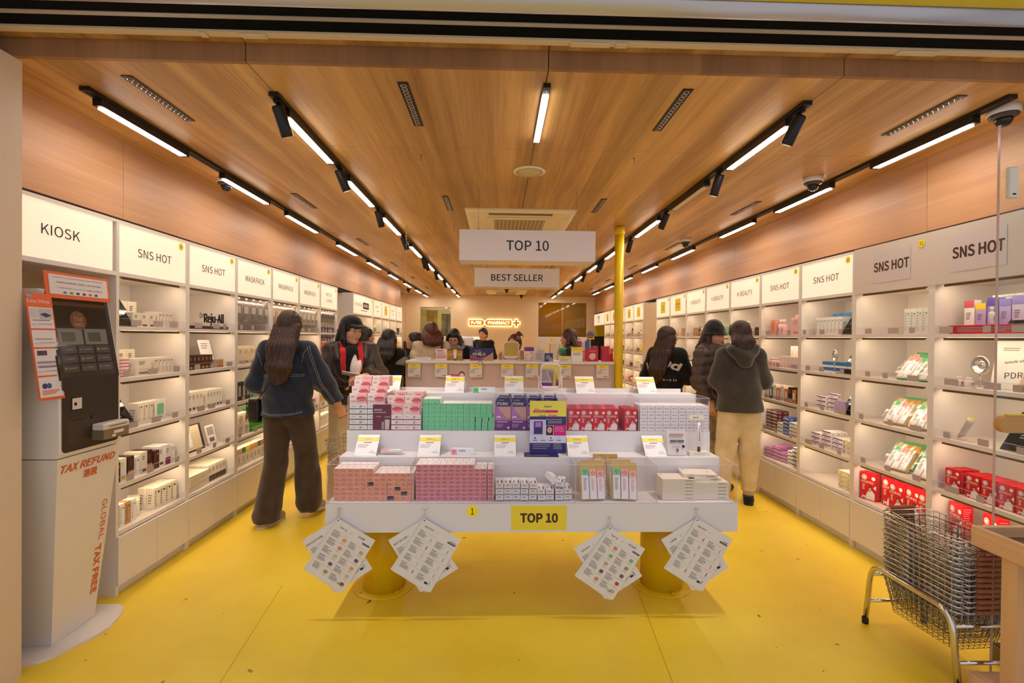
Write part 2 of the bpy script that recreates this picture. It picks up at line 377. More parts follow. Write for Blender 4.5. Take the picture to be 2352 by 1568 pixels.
# illuminated wall sign
t = thing('wall_sign', 'glowing amber capsule-shaped pharmacy sign on the back wall', 'sign', (-.77, YB-.03, 1.72))
gl = mat('sign_halo', '#fff3b8', .4, emit=6, ecol='#fff0a0'); am = mat('sign_amber', '#d89a10', .4, emit=.35, ecol='#d89a10'); wl = mat('sign_letters', '#fff6da', .4, emit=3, ecol='#fff4cc')
def capsule(M, x0, x1, h, lr, rr, m, b, z, e=0):
    p = []; n = 8; x0 -= e; x1 += e; h2 = h/2+e
    def arc(cx, a0, a1, r):
        for i in range(n+1): a = R_(a0+(a1-a0)*i/n); p.append((cx+r*math.cos(a), r*math.sin(a)))
    if rr: arc(x1-h2, -90, 90, h2)
    else: p.extend([(x1, -h2), (x1, h2)])
    if lr: arc(x0+h2, 90, 270, h2)
    else: p.extend([(x0, h2), (x0, -h2)])
    b.poly(M, p, m, z)
Fs = frame((0, 0, .095), (1, 0, 0), (0, 0, 1))
h = MB(); q = MB(); l = MB()
for (x0, x1, lr, rr) in ((0, .40, 0, 1), (.42, 1.13, 1, 0)):
    capsule(Fs, x0, x1, .155, lr, rr, gl, h, .004, .012); capsule(Fs, x0, x1, .155, lr, rr, am, q, .012)
for (a, c, d, e) in ((1.165, -.03, 1.345, .03), (1.225, -.09, 1.285, .09)):
    h.rect(Fs, a-.012, c-.012, d+.012, e+.012, gl, .004); q.rect(Fs, a, c, d, e, am, .012)
l.text(Fs, 'P✓RE', .19, 0, .085, wl, .016, .012, w=.27); l.text(Fs, 'PHARMACY', .79, 0, .082, wl, .016, .012, w=.58)
h.obj('halo', t); q.obj('face', t); l.obj('letters', t)
h2 = MB(); h2.box(0, 1.34, .0, .026, .02, .17, M_WHITE); h2.obj('backing', t)
# ---------------------------------------------------------------- ceiling fixtures
ORD = ['nearest the entrance', 'second from the entrance', 'third from the entrance', 'fourth from the entrance', 'fifth from the entrance', 'sixth from the entrance', 'seventh from the entrance', 'eighth from the entrance', 'ninth from the entrance', 'tenth from the entrance', 'eleventh from the entrance', 'farthest from the entrance']
TR = [('outer left', -1.87, 2.26, [(2.33, 2.98), (3.36, 4.02), (4.36, 5.1), (5.73, 6.5), (7.05, 7.8), (8.4, 9.15), (9.75, 10.5), (11.1, 11.85), (12.3, 12.95)], []),
      ('inner left', -1.035, 2.27, [(2.40, 3.06), (3.37, 4.05), (4.39, 5.15), (5.77, 6.55), (7.1, 7.85), (8.3, 9.05), (9.6, 10.35), (10.9, 11.65), (12.2, 12.95)], [2.33, 3.2, 4.22, 5.32, 6.75, 6.95, 8.05, 9.3]),
      ('inner right', 1.43, 2.24, [(2.384, 3.034), (3.33, 4.0), (4.33, 5.08), (5.75, 6.5), (7.05, 7.8), (8.3, 9.05), (9.6, 10.35), (10.9, 11.65), (12.2, 12.95)], [2.31, 3.15, 4.15, 5.28, 6.7, 6.9, 8.1, 9.35]),
      ('outer right', 2.305, 2.14, [(2.308, 2.963), (3.328, 4.02), (4.354, 5.041), (5.714, 6.45), (7.05, 7.8), (8.4, 9.15), (9.75, 10.5), (11.1, 11.8)], [])]
for nm, x, ys0, lamps, spots in TR:
    yend = lamps[-1][1]+.1
    b = MB(); b.box(x-.022, x+.022, ys0, yend, ZC-.02, ZC-.0005, M_BLACK); b.box(x-.008, x+.008, ys0+.01, yend-.01, ZC-.0205, ZC-.0195, M_DARK)
    single(b, 'lighting_track', 'long black ceiling track, the %s of the four' % nm, 'light track')
    for i, (a, c) in enumerate(lamps):
        t = thing('linear_lamp', 'slim linear lamp clipped to the %s ceiling track, %s' % (nm, ORD[i]), 'ceiling lamp', (x, a, ZC-.021), 0, 'linear lamps on the ceiling tracks')
        h = MB(); h.box(-.02, .02, 0, c-a, -.034, 0, M_BLACK); h.obj('housing', t)
        lit = not (nm == 'inner right' and i == 1)
        h = MB(); h.box(-.019, .019, .03, c-a-.03, -.038, -.0345, M_LAMP if lit else mat('lamp_off', '#cfc3b4', .4)); h.obj('diffuser', t)
    for i, y in enumerate(spots):
        t = thing('track_spotlight', 'black cylindrical spotlight on the %s ceiling track, %s' % (nm, ORD[i]), 'spotlight', (x, y, ZC-.021), 0, 'cylindrical spotlights on the inner tracks')
        sx = .035 if nm == 'inner left' else -.03; dx = .018*(1 if i % 2 else -1)*.5
        h = MB(); h.cyl((0, 0, 0), (0, 0, -.035), .011, M_BLACK, 8); h.box(-.015, .015, -.03, .03, -.012, 0, M_BLACK); h.obj('bracket', t)
        a = V((0, -.012, -.03)); d = V((sx+dx, .055, -.13)).normalized()
        h = MB(); h.tube([a-d*.008, a, a+d*.125, a+d*.13], .028, M_BLACK, 18, radii=[.024, .028, .028, .026]); h.obj('barrel', t)
        h = MB(); h.cyl(a+d*.1302, a+d*.1312, .021, mat('spot_lens', '#f4e8d8', .2, 0, emit=(2.5 if i % 3 == 1 else .15), ecol='#ffe8c8') if i % 3 != 1 else mat('spot_lens_lit', '#f4e8d8', .2, 0, emit=4, ecol='#ffe8c8'), 14); h.obj('lens', t)
        if i % 3 == 1 or y < 2.5:
            ld = bpy.data.lights.new('spot_beam', 'SPOT'); ld.energy = 55; ld.color = (1, .90, .80); ld.spot_size = R_(62); ld.spot_blend = .8; ld.shadow_soft_size = .02
            lo = bpy.data.objects.new('spot_beam', ld); C.objects.link(lo); lo.parent = t; lo.location = a+d*.14; lo.rotation_euler = d.to_track_quat('-Z', 'Y').to_euler()
t = thing('central_lamp', 'short linear lamp set into the middle ceiling seam', 'ceiling lamp', (.205, 2.14, ZC))
h = MB(); h.box(-.016, .016, 0, .6, -.02, -.0005, M_BLACK); h.ball((0, .03, -.02), .004, M_CHROME); h.obj('housing', t)
h = MB(); h.box(-.015, .015, .07, .59, -.024, -.0205, M_LAMP); h.obj('diffuser', t)
VROW = {-1.61: 'far left', -.427: 'middle left', .838: 'middle right', 2.09: 'far right'}
for x, rn in VROW.items():
    for i, y in enumerate((2.16, 3.88, 5.62, 7.36, 9.1, 10.85)):
        t = thing('recessed_downlight', 'black recessed multi-lens downlight in the %s ceiling row, %s' % (rn, ORD[i]), 'downlight', (x, y, ZC), 0, 'unlit recessed downlights')
        h = MB(); h.box(-.024, .024, 0, .44, -.004, -.0005, M_BLACK); h.obj('trim_frame', t)
        h = MB()
        for k in range(15):
            h.lathe([(.0135, 0), (.0135, -.002), (.010, -.001)], M_CHROME, (0, .025+k*.028, -.0042), 12); h.lathe([(.0095, 0), (.004, -.0018)], mat('lens_grey', '#4b4038', .15, .3), (0, .025+k*.028, -.0058), 10)
        h.obj('lens_row', t)
for i, (x, y, wh, lb) in enumerate([(2.40, 2.27, 1, 'beside the outer right track by the entrance'), (2.15, 3.30, 1, 'between the right-hand tracks, second from the entrance'), (-1.945, 3.55, 1, 'beside the outer left track'),
        (2.08, 5.40, 1, 'inside the right tracks, third from the entrance'), (.189, 11.2, 0, 'in front of the rear air conditioner'), (.60, 12.75, 0, 'near the back wall'), (-2.08, 11.4, 0, 'in the back left recess')]):
    t = thing('security_camera', ('white-rimmed' if wh else 'small black')+' dome camera on the ceiling '+lb, 'security camera', (x, y, ZC), 0, 'dome cameras')
    k = .062 if wh else .045
    h = MB(); h.lathe([(k, -.0005), (k, -.028), (k*.93, -.034)], M_WHITE2 if wh else M_BLACK, n=28); h.obj('base', t)
    h = MB(); h.lathe([(k*.92, -.0345), (k*.85, -.045), (k*.60, -.052)], mat('smoked_ring', '#4a4440', .3), n=28); h.obj('ring', t)
    h = MB(); h.lathe([(k*.58, -.05), (k*.56, -.062), (k*.42, -.08), (k*.2, -.089), (.002, -.091)], mat('smoked_dome', '#1c1918', .06), n=24); h.obj('dome', t)
for y, lb in ((4.22, 'behind the large hanging sign'), (11.35, 'by the back wall')):
    t = thing('cassette_air_conditioner', 'cream four-way ceiling cassette air conditioner '+lb, 'air conditioner', (.19, y, ZC))
    h = MB(); W = .485
    rg = [[(sx*q, .485+sy*q, z) for sx, sy in ((-1, -1), (1, -1), (1, 1), (-1, 1))] for q, z in ((W, -.0005), (W, -.014), (W-.03, -.03), (W-.12, -.032))]
    h.loft(rg, mat('ac_cream', '#efe0b4', .4), None, False); h.obj('panel', t)
    h = MB(); h.bev(-.30, .30, .185, .785, -.04, -.033, mat('ac_cream', '#efe0b4', .4), .004); h.obj('grille_frame', t)
    h = MB(); h.box(-.235, .235, .25, .72, -.042, -.0405, mat('ac_grille_dark', '#9c8a68', .6))
    for i in range(13):
        for j in range(13): h.disc(frame((-.222+i*.037, .266+j*.0365, -.043), (1, 0, 0), (0, -1, 0)), 0, 0, .013, mat('ac_grille_light', '#d9c79c', .5), 0, 6)
    h.obj('grille', t)
    for i, (x0, x1, y0, y1) in enumerate(((-.28, .28, .055, .10), (-.28, .28, .87, .915), (-.43, -.385, .2, .77), (.385, .43, .2, .77))):
        h = MB(); h.box(x0, x1, y0, y1, -.036, -.0325, mat('louver_grey', '#6e675c', .5) if i < 2 else mat('ac_cream', '#efe0b4', .4)); h.obj('louver', t)
t = thing('ceiling_speaker', 'round cream ceiling speaker between the first and second lamps', 'speaker', (.2, 3.27, ZC))
h = MB(); h.lathe([(.108, -.0005), (.108, -.008), (.09, -.012)], mat('ac_cream', '#efe0b4', .4), n=36); h.obj('rim', t)
h = MB(); h.lathe([(.09, -.0125), (.05, -.016), (.001, -.017)], mat('speaker_mesh', '#cdb98c', .8), n=36); h.obj('grille', t)
for x, y, lb in ((-.48, 3.02, 'front left'), (.83, 3.0, 'front right'), (-.45, 4.9, 'rear left'), (.87, 4.75, 'rear right')):
    b = MB(); b.lathe([(.008, -.0005), (.008, -.004)], M_STEEL, n=10); b.tube([(0, 0, -.004), (0, 0, -.03), (.006, 0, -.038), (0, 0, -.046), (-.006, 0, -.04)], .0022, M_STEEL, 6)
    single(b, 'ceiling_hook', 'small bare metal hook screwed in the ceiling, %s' % lb, 'hook', (x, y, ZC))
def hang_sign(label, txt, x0, x1, z0, z1, y, dp, th, hooks):
    t = thing('hanging_sign', label, 'sign', ((x0+x1)/2, y, z0)); W = (x1-x0)/2; H = z1-z0
    h = MB(); h.box(-W, W, 0, dp, 0, H, mat('hanging_sign_white', '#e2d6d0', .4)); h.obj('sign_box', t)
    h = MB(); h.text(frame((0, 0, H*.5), (1, 0, 0), (0, 0, 1)), txt, 0, 0, th, M_INK, .001, .0121); h.obj('lettering', t)
    for hx in hooks:
        h = MB(); h.box(hx-.008, hx+.008, dp*.3, dp*.3+.02, H, H+.022, M_CHROME); h.cyl((hx, dp*.3+.01, H+.02), (hx, dp*.3+.01, ZC-z0-.001), .0014, M_STEEL, 5); h.obj('hanger', t)
hang_sign('large white hanging sign lettered TOP 10', 'TOP 10', -.29, .714, 1.987, 2.212, 3.6, .21, .073, (-.365, .37))
hang_sign('smaller white hanging sign lettered BEST SELLER', 'BEST SELLER', -.255, .649, 1.960, 2.159, 5.2, .24, .069, (-.33, .33))
t = thing('chain', 'thin metal chain with a hook hanging from the ceiling to the second island', 'chain', (-.93, 4.95, 0))
h = MB(); pts = [(0, 0, ZC-.001), (0, 0, ZC-.02)]; h.cyl((0, 0, ZC-.001), (0, 0, ZC-.02), .003, M_STEEL, 6)
h.tube([(.016*math.sin(a), 0, ZC-.036+.016*math.cos(a)) for a in [i*2*PI/14 for i in range(14)]], .0022, M_STEEL, 5, True); h.obj('hook', t)
h = MB()
for k in range(93):
    z = ZC-.055-k*.0142; ax = (1, 0) if k % 2 else (0, 1)
    h.tube([(.0032*ax[0]*math.cos(a), .0032*ax[1]*math.cos(a), z+.0088*math.sin(a)) for a in [i*PI/3 for i in range(6)]], .0010, M_STEEL, 4, True)
h.obj('links', t)
t = thing('column', 'slim yellow steel column beside the second island', 'column', (1.203, 4.85, 0))
h = MB(); h.cyl((0, 0, 0), (0, 0, ZC-.001), .045, M_YPAINT, 32); h.obj('shaft', t)
h = MB(); h.lathe([(.0455, ZC-.08), (.05, ZC-.075), (.052, ZC-.002)], M_YPAINT, n=32); h.obj('collar', t)
# ---------------------------------------------------------------- shelving along both walls
ZSH = [1.462, 1.178, .887, .597]; ZD = .345; DP = .37      # shelf tops, deck top, depth
def wallframe(side, y0, xf=None):
    # bay frame: u along the wall (increasing to the right as one faces it), v into the unit, z up.  returns loc, rz, width
    return ((XL if xf is None else xf, y0, 0), PI/2) if side == 'L' else ((XR if xf is None else xf, y0+BW, 0), -PI/2)
M_BRZ = mat('bronze_light_housing', '#6b563e', .4, .5)
def lstrip(z, o, W):
    s = MB(); a, c = .06, W-.06; y0, y1, z0, z1 = .014, .034, z-.034, z-.0205
    s.quad((a, y0, z0), (c, y0, z0), (c, y0, z1), (a, y0, z1), M_BRZ); s.quad((a, y0, z0), (a, y1, z1), (c, y1, z1), (c, y0, z0), M_STRIP)
    s.add([(a, y0, z0), (a, y0, z1), (a, y1, z1), (c, y0, z0), (c, y0, z1), (c, y1, z1)], [(0, 1, 2), (3, 5, 4)], M_BRZ); s.obj('light_strip', o)
def bay(side, y0, name, label, sign=None, num=None, lit=True, ybox=None, wd=BW, shelves=True, paper=False, tags=True):
    loc, rz = wallframe(side, y0)
    if side == 'R': loc = (XR, y0+wd, 0)
    t = thing(name, label, 'shelving unit', loc, rz); W = wd; g = .02
    # local: x 0..W along wall (facing viewer standing in aisle: x to the right), y 0 front .. DP back
    b = MB(); b.box(0, g, 0, DP, 0, 2.04, M_WHITE); b.obj('side_panel', t)
    b = MB(); b.box(W-g, W, 0, DP, 0, 2.04, M_WHITE); b.obj('side_panel', t)
    b = MB(); b.box(g, W-g, DP-.01, DP, 0, 2.04, M_WHITE); b.obj('back_panel', t)
    b = MB(); b.box(W/2-.014, W/2+.014, DP-.018, DP-.0105, ZD, 1.72, mat('slotted_steel', '#b9a58c', .4, .6)); b.box(W/2-.003, W/2+.003, DP-.0185, DP-.0181, ZD+.02, 1.7, M_DARK); b.obj('slotted_rail', t)
    b = MB(); b.box(g, W-g, 0, DP-.011, ZSB-.022, ZSB, M_WHITE); b.box(g, W-g, 0, .02, ZST, 2.04, M_WHITE); b.box(g, W-g, .02, DP-.011, 2.03, 2.04, M_WHITE); b.obj('top_rail', t)
    b = MB(); M = frame((W/2, .003, (ZST+ZSB)/2), (1, 0, 0), (0, 0, 1)); fm = M_SIGN if lit else mat('unlit_sign_board', '#dbcdc2', .5)
    if lit: b.box(g, W-g, .004, .012, ZSB, ZST, fm)
    else: b.box(0 if paper else g, W if paper else W-g, -.004, .012, ZSB-.02, ZST+.02, fm); M = frame((W/2, -.005, (ZST+ZSB)/2), (1, 0, 0), (0, 0, 1))
    if paper: b.rect(M @ Matrix.Translation((-.225 if wd > .7 else 0, 0, 0)), -.13, -.095, .16, .10, mat('sign_paper', '#d9cbc8', .6), .0008)
    if sign: sign(b, M)
    b.obj('sign_panel', t)
    if num:
        b = MB(); M2 = M @ Matrix.Translation((.235 if wd < .7 else wd/2-.07, .098, 0)); b.disc(M2, 0, 0, .0235, M_YEL2, .002, 28); b.text(M2, num, 0, 0, .020, M_INK, .0028, .01); b.obj('number_sticker', t)
    if shelves:
        for z in ZSH:
            s = MB(); s.box(g, W-g, .0, DP-.011, z-.020, z, M_WHITE); o = s.obj('shelf', t)
            s = MB(); s.box(g+.004, W-g-.004, .003, .006, z, z+.045, M_CLEAR); s.box(g+.004, W-g-.004, .003, .006, z+.0452, z+.0462, M_EDGE); s.obj('shelf_guard', o)
            lstrip(z, o, W)
            if tags:
                rt = random.Random(int(z*1000+y0*77))
                for q in range(3):
                    u = .07+q*.19+rt.uniform(-.03, .05); s = MB(); s.box(u, u+rt.choice((.04, .055, .08)), .0005, .0022, z+.006, z+.040, M_TAG); s.obj('price_tag', o)
        lstrip(ZSB-.0015, t, W)
        s = MB(); s.box(g+.004, W-g-.004, .003, .006, ZD, ZD+.045, M_CLEAR); s.obj('shelf_guard', t)
    b = MB(); b.box(g, W-g, 0, DP-.011, ZD-.02, ZD, M_WHITE); b.box(g, W-g, .02, .03, 0, .05, M_WHITE); b.obj('base', t)
    for a, c in ((.002, W/2-.0015), (W/2+.0015, W-.002)):
        b = MB(); b.bev(a, c, -.014, -.0005, .055, .322, M_WHITE, .0015); b.obj('drawer_front', t)
    return t
M_YEL2 = mat('number_sticker_yellow', '#e8cc20', .4, emit=.18)  # faint glow in the yellow imitates sign backlight, also on unlit mounts
def sg(txt, h=.047, w=None, bold=-.006, col=None):
    return lambda b, M: b.text(M, txt, 0, -.005, h, col or M_INK, .0012, bold, w=w, res=4)
def sg_patch(b, M): b.text(M, 'PATCH', -.02, .03, .045, M_INK, .0012, -.006); b.text(M, '/ OTHERS', .0, -.045, .047, M_INK, .0012, -.006)
def sg_square(txt, w=.16):
    def f(b, M):
        b.rect(M, -.1, -.085, .1, .085, mat('sign_square_gold', '#dcb42a', .5, emit=.3), .0008); b.text(M, txt, 0, .01, .022, M_INK, .0014, 0, w=w); b.rect(M, -.05, -.03, .05, -.025, M_INK, .0012)
    return f
def sg_pick(b, M):
    b.text(M, 'P✓RE PICK', -.28, .0, .05, M_INK, .0012, -.004, w=.36); b.rrect(M, -.05, -.05, .30, .05, .035, M_INK, .001); b.text(M, 'INGREDIENTS', .125, 0, .045, M_SIGN, .0022, 0, w=.28); b.rect(M, -.16, -.085, .2, -.075, M_GREYT, .001)
def sg_small(txt):
    def f(b, M): b.text(M, txt, 0, .03, .04, M_INK, .0012, -.004, w=.3); b.rect(M, -.05, -.05, -.02, -.03, M_GREYT, .001); b.rect(M, 0, -.045, .1, -.035, M_GREYT, .001)
    return f
def sg_icons(b, M):
    for x in (-.07, .07): b.ball(M @ V((x, .055, .0)), .018, M_INK); b.rect(M, x-.022, -.035, x+.022, .04, M_INK, .001)
    b.rect(M, -.2, -.075, .2, -.06, M_LTEXT, .001)
LB = []; S = 'white wall shelving unit '
for k, (s, n, lb) in enumerate([(sg('SNS HOT', .049, w=.286), '18', 'lettered SNS HOT on the left, right beside the kiosk'), (sg('SNS HOT', .049, w=.286), '19', 'lettered SNS HOT on the left, holding the standing letters'),
        (sg('MASKPACK', .048), '20', 'lettered MASKPACK, nearest of the three'), (sg('MASKPACK', .048), '21', 'lettered MASKPACK, middle of the three'), (sg('MASKPACK', .048), '22', 'lettered MASKPACK, farthest of the three'), (sg_patch, '23', 'lettered PATCH / OTHERS')]):
    LB.append(bay('L', YL+k*BW, 'shelving_unit', S+lb, s, n))
L2 = [6.99, 7.595, 8.2, 8.81, 9.42]
bay('L', 6.99, 'shelving_unit', 'wide white shelving unit under a lit sign with a black capsule', sg_pick, '24', wd=1.11, shelves=True)
for k, (s, n, lb) in enumerate([(sg_small('DIET'), '26', 'lettered DIET past the wide sign'), (sg_square('IMMUNE'), '27', 'with a gold square on its sign on the left wall'), (sg_small('SUPPLEMENT'), '28', 'second from the far end of the left wall'), (sg_small('SUPPLEMENT'), '29', 'at the far end of the left wall')]):
    bay('L', 8.105+k*.61, 'shelving_unit', S+lb, s, n, wd=.605)
RB = []
for k, (s, n, lb) in enumerate([(sg('SNS HOT', .049, w=.286), '32', 'lettered SNS HOT on the right, next to the grey board'), (sg('SNS HOT', .049, w=.286), '33', 'lettered SNS HOT on the right, beside the K-BEAUTY units'), (sg('K-BEAUTY', .048), '34', 'lettered K-BEAUTY, nearest of the three'),
        (sg('K-BEAUTY', .048), '35', 'lettered K-BEAUTY, middle of the three'), (sg('K-BEAUTY', .048), '36', 'lettered K-BEAUTY, farthest of the three'), (sg_square('BRIGHTENING'), '37', 'with a gold BRIGHTENING square'), (sg_square('PORES', .09), '38', 'with a gold PORES square beside the pilaster')]):
    RB.append(bay('R', YR+k*BW, 'shelving_unit', S+lb, s, n))
bold_w = lambda b, M: bold(b, M @ Matrix.Translation((-.225, 0, 0)))
bold = lambda b, M: b.text(M, 'SNS HOT', .015, .005, .058, M_BROWNINK, .0016, .026, w=.27, res=4)
RB.append(bay('R', YR-BW, 'shelving_unit', S+'with a grey unlit board and a yellow round sticker', bold, '31', lit=False, paper=True))
RB.append(bay('R', YR-BW-.95, 'shelving_unit', S+'with a grey unlit board, behind the glass door', bold_w, None, lit=False, paper=True, wd=.95))
b = MB(); b.box(XR+.01, XR+.4, YR+7*BW+.004, 8.19, 0, 2.0, M_CREAM); struct(b, 'wall_right_pilaster', 'plain cream pilaster between the right-hand shelves')
for k, (s, n, lb) in enumerate([(sg_square('ACNE', .07), '39', 'with a gold ACNE square'), (sg_square('SOOTHING', .14), '40', 'second past the pilaster, with a gold square'), (sg_square('MOISTURE', .14), '41', 'third past the pilaster, behind the column'), (sg_square('CLEANSER', .14), '42', 'fourth past the pilaster, with a gold square'), (sg_square('SUN CARE', .12), '43', 'fifth past the pilaster, with a gold square')]):
    bay('R', 8.2+k*.608, 'shelving_unit', S+lb, s, n, wd=.604)
t = thing('sign_box', 'wide lit sign with two small black figures over the far right passage', 'sign', (XR, 12.43, 1.74), -PI/2)
b = MB(); b.box(0, 1.18, .002, .12, 0, .29, M_WHITE); b.obj('box', t); b = MB(); b.box(.01, 1.17, -.004, .0015, .01, .28, M_SIGN); sg_icons(b, frame((.59, -.005, .15), (1, 0, 0), (0, 0, 1))); b.obj('sign_panel', t)
# alcove over the kiosk
t = thing('kiosk_alcove', 'white alcove cabinet with a lit KIOSK sign at the left', 'cabinet', (XL, 2.087, 0), PI/2)
W = .6035; b = MB(); b.box(0, W, DP-.01, DP, 0, 2.05, M_CREAM); b.box(0, .012, 0, DP-.01, 0, 2.04, M_WHITE); b.obj('back_panel', t)
b = MB(); b.box(.012, W, 0, DP-.011, ZSB-.022, ZSB, M_WHITE); b.box(.012, W, 0, .02, ZST, 2.04, M_WHITE); b.obj('top_rail', t)
b = MB(); b.box(.02, W-.02, .004, .012, ZSB, ZST, M_SIGN); b.text(frame((W/2-.025, .003, 1.895), (1, 0, 0), (0, 0, 1)), 'KIOSK', 0, 0, .049, M_INK, .0012, -.006, w=.205, res=4); b.obj('sign_panel', t)
# ---------------------------------------------------------------- first display island
def carton(name, w, d, h, base, front=None, top=None, side=None, cat='box', r=0, m=None, body=None):
    b = MB(); bm = m or mat('carton_'+base.lstrip('#'), base, .4)
    b.box(-w/2, w/2, -d/2, d/2, 0, h, body or bm)
    F = frame((0, -d/2, h/2), (1, 0, 0), (0, 0, 1)); T = frame((0, 0, h), (1, 0, 0), (0, 1, 0)); S1 = frame((w/2, 0, h/2), (0, 1, 0), (0, 0, 1)); S2 = frame((-w/2, 0, h/2), (0, -1, 0), (0, 0, 1))
    if front: front(b, F)
    if top: top(b, T)
    if side: side(b, S1); side(b, S2)
    return proto(b, name, cat)
TX, TY = -.855, 1.235; BXW = (TY-TX)/5
isl = thing('display_island', 'white tiered display island on two yellow pedestals, front of the shop', 'display table', (.19, 2.463, 0))
def ip(b, name, label=None):     # island part: geometry is given in room coordinates
    b.v = [(x-.19, y-2.463, z) for x, y, z in b.v]; return b.obj(name, isl, label=label)
b = MB(); b.box(TX, TY, 2.463, 3.14, .437, .58, M_WHITE2); ip(b, 'base_box')
b = MB(); b.box(TX, TY, 2.668, 2.80, .58, .767, M_WHITE2); ip(b, 'front_ledge')
b = MB(); b.box(TX, TY, 2.802, 3.14, .58, .883, M_WHITE2); ip(b, 'upper_box')
b = MB(); b.box(TX, TY, 3.005, 3.128, .883, 1.077, M_WHITE2); ip(b, 'top_ledge')
b = MB(); b.box(TX+.16, TY-.05, 3.129, 3.14, .883, 1.099, M_WHITE2); ip(b, 'back_board')
for (yf, yb, z0, z1, nm) in ((2.466, 2.667, .5805, .777, 'lower'), (2.804, 3.003, .8835, 1.078, 'upper')):
    b = MB(); b.box(TX+.002, TY-.002, yf, yf+.003, z0, z1, M_CLEAR); b.box(TX+.002, TY-.002, yf, yf+.003, z1, z1+.0012, M_EDGE); b.box(TX, TY, yf-.001, yf+.005, z0, z0+.003, M_EDGE); ip(b, 'acrylic_front')
    for i in range(6):
        x = TX+i*BXW+(.002 if i == 0 else -.004 if i == 5 else 0); b = MB(); b.box(x, x+.0025, yf+.004, yb, z0, z1, M_CLEAR)
        b.box(x, x+.0025, yf+.0035, yf+.0045, z0, z1, M_EDGE); b.box(x, x+.0025, yf+.004, yb, z1, z1+.001, M_EDGE); ip(b, 'acrylic_divider')
b = MB(); F = frame((0, 2.463, 0), (1, 0, 0), (0, 0, 1)); p = atY(1238, 1189, 2.463); b.box(p.x-.141, p.x+.141, 2.4622, 2.4628, p.z-.062, p.z+.062, M_YEL); b.text(F, 'TOP 10', p.x, p.z, .044, M_BROWNINK, .0012, .04); ip(b, 'yellow_sign', 'yellow sign lettered TOP 10')
b = MB(); p = atY(1085, 1174, 2.463); b.disc(F, p.x, p.z, .0295, M_YEL2, .0008, 32); b.text(F, '1', p.x, p.z, .032, M_INK, .0014, .01); ip(b, 'number_sticker')
for x in (-.637, .957):
    b = MB(); b.lathe([(.118, .008), (.118, .4365)], M_YPAINT, (x, 2.8, 0), 48); o = ip(b, 'pedestal', 'yellow cylindrical pedestal')
    b = MB(); b.lathe([(.166, 0), (.166, .006), (.163, .008), (.10, .008)], M_YPAINT, (x, 2.8, 0), 56); b.v = [(q[0]-.19, q[1]-2.463, q[2]) for q in b.v]; b.obj('floor_flange', o)
    for k in range(4):
        a = R_(40+90*k) if x < 0 else R_(-82+90*k); b = MB(); b.cyl((x+.142*math.cos(a)-.19, 2.8+.142*math.sin(a)-2.463, .008), (x+.142*math.cos(a)-.19, 2.8+.142*math.sin(a)-2.463, .024), .006, M_YPAINT, 10); b.obj('bolt', o)
def greek(M, b, x, y, w, h, m, seed=0, n=1): b.lines(M, x-w/2, y-h/2, x+w/2, y+h/2, n, m, .001, .55, seed)
IS1 = 'on the first display island'
# coral cartons
coral = mat('coral_print', '#f2a48c', .4); coral2 = mat('coral_print_dark', '#d9826c', .5)
def f_coral(b, M): b.rrect(M, -.014, -.0095, .014, .0095, .002, coral, .0004); greek(M, b, 0, -.001, .02, .009, coral2, 1, 2)
def t_lines(col, seed=3):
    return lambda b, M: (b.rect(M, -.012, .01, -.009, .05, col, .0006), b.rect(M, .004, -.05, .006, .03, M_LTEXT, .0006))
pr = carton('eye_cream_carton', .0325, .135, .0228, '#f4e6e2', lambda b, M: (b.rect(M, -.0153, -.0106, .0153, .0106, coral, .0003), greek(M, b, 0, 0, .022, .009, coral2, 1, 2)), t_lines(coral))
zb = .582; rg = random.Random(4)
gaps = {(3, 5), (2, 9), (0, 8), (1, 10)}
for c in range(12):
    for r in range(7 if c < 6 else 6):
        if (r, c) in gaps: continue
        dx = (.006 if c > 7 and r < 4 else 0)+rg.uniform(-.0006, .0006)
        put(pr, (-.829+c*.0334+.0165+dx*(.6), 2.578+rg.uniform(-.002, .002), zb+r*.0235), 0, 'small coral-ended carton stacked in the leftmost lower bin '+IS1, 'coral-ended cartons in the leftmost lower bin')
pink = mat('pink_print', '#e38fa0', .4); pink2 = mat('pink_print_dark', '#c4607a', .5)
pr = carton('cream_tube_carton', .0322, .135, .0198, '#f7e7e6', lambda b, M: (b.rect(M, -.0153, -.0092, .0153, .0092, pink, .0003), greek(M, b, 0, 0, .018, .009, pink2, 2, 2)), t_lines(pink))
for c in range(12):
    for r in range(9 if c < 9 else 8):
        put(pr, (TX+BXW+.022+c*.033+.0165+(.005 if c > 10 else 0)+rg.uniform(-.0005, .0005), 2.58+rg.uniform(-.002, .002), zb+r*.0204), 0, 'small pink-ended carton stacked in the second lower bin '+IS1, 'pink-ended cartons in the second lower bin')
navy = mat('navy_print', '#2a2c5c', .5); wht = mat('carton_white', '#f2f0f2', .4)
def f_navy(b, M): b.rect(M, -.0203, -.0145, .0203, .0145, M_LTEXT, .0002); b.rect(M, -.0197, -.0139, .0197, .0139, wht, .0004); greek(M, b, 0, .004, .024, .009, M_LTEXT, 5, 2); b.rect(M, -.018, -.012, .018, -.009, navy, .0008)
pr = carton('ampoule_carton', .041, .11, .0295, '#f2f0f2', f_navy, lambda b, M: (b.rect(M, .009, -.05, .015, .0, navy, .0008), b.lines(M, -.015, -.045, -.002, -.01, 4, M_LTEXT, .0008)))
x0 = TX+2*BXW+.012
for c in range(9):
    for r in range(3 if c < 5 else 2):
        put(pr, (x0+c*.0432+.021+(.006 if c > 6 else 0), 2.56+rg.uniform(-.004, .004), zb+r*.030), R_(rg.uniform(-2, 2)), 'white carton with navy strip in the middle lower bin '+IS1, 'white and navy cartons in the middle lower bin')
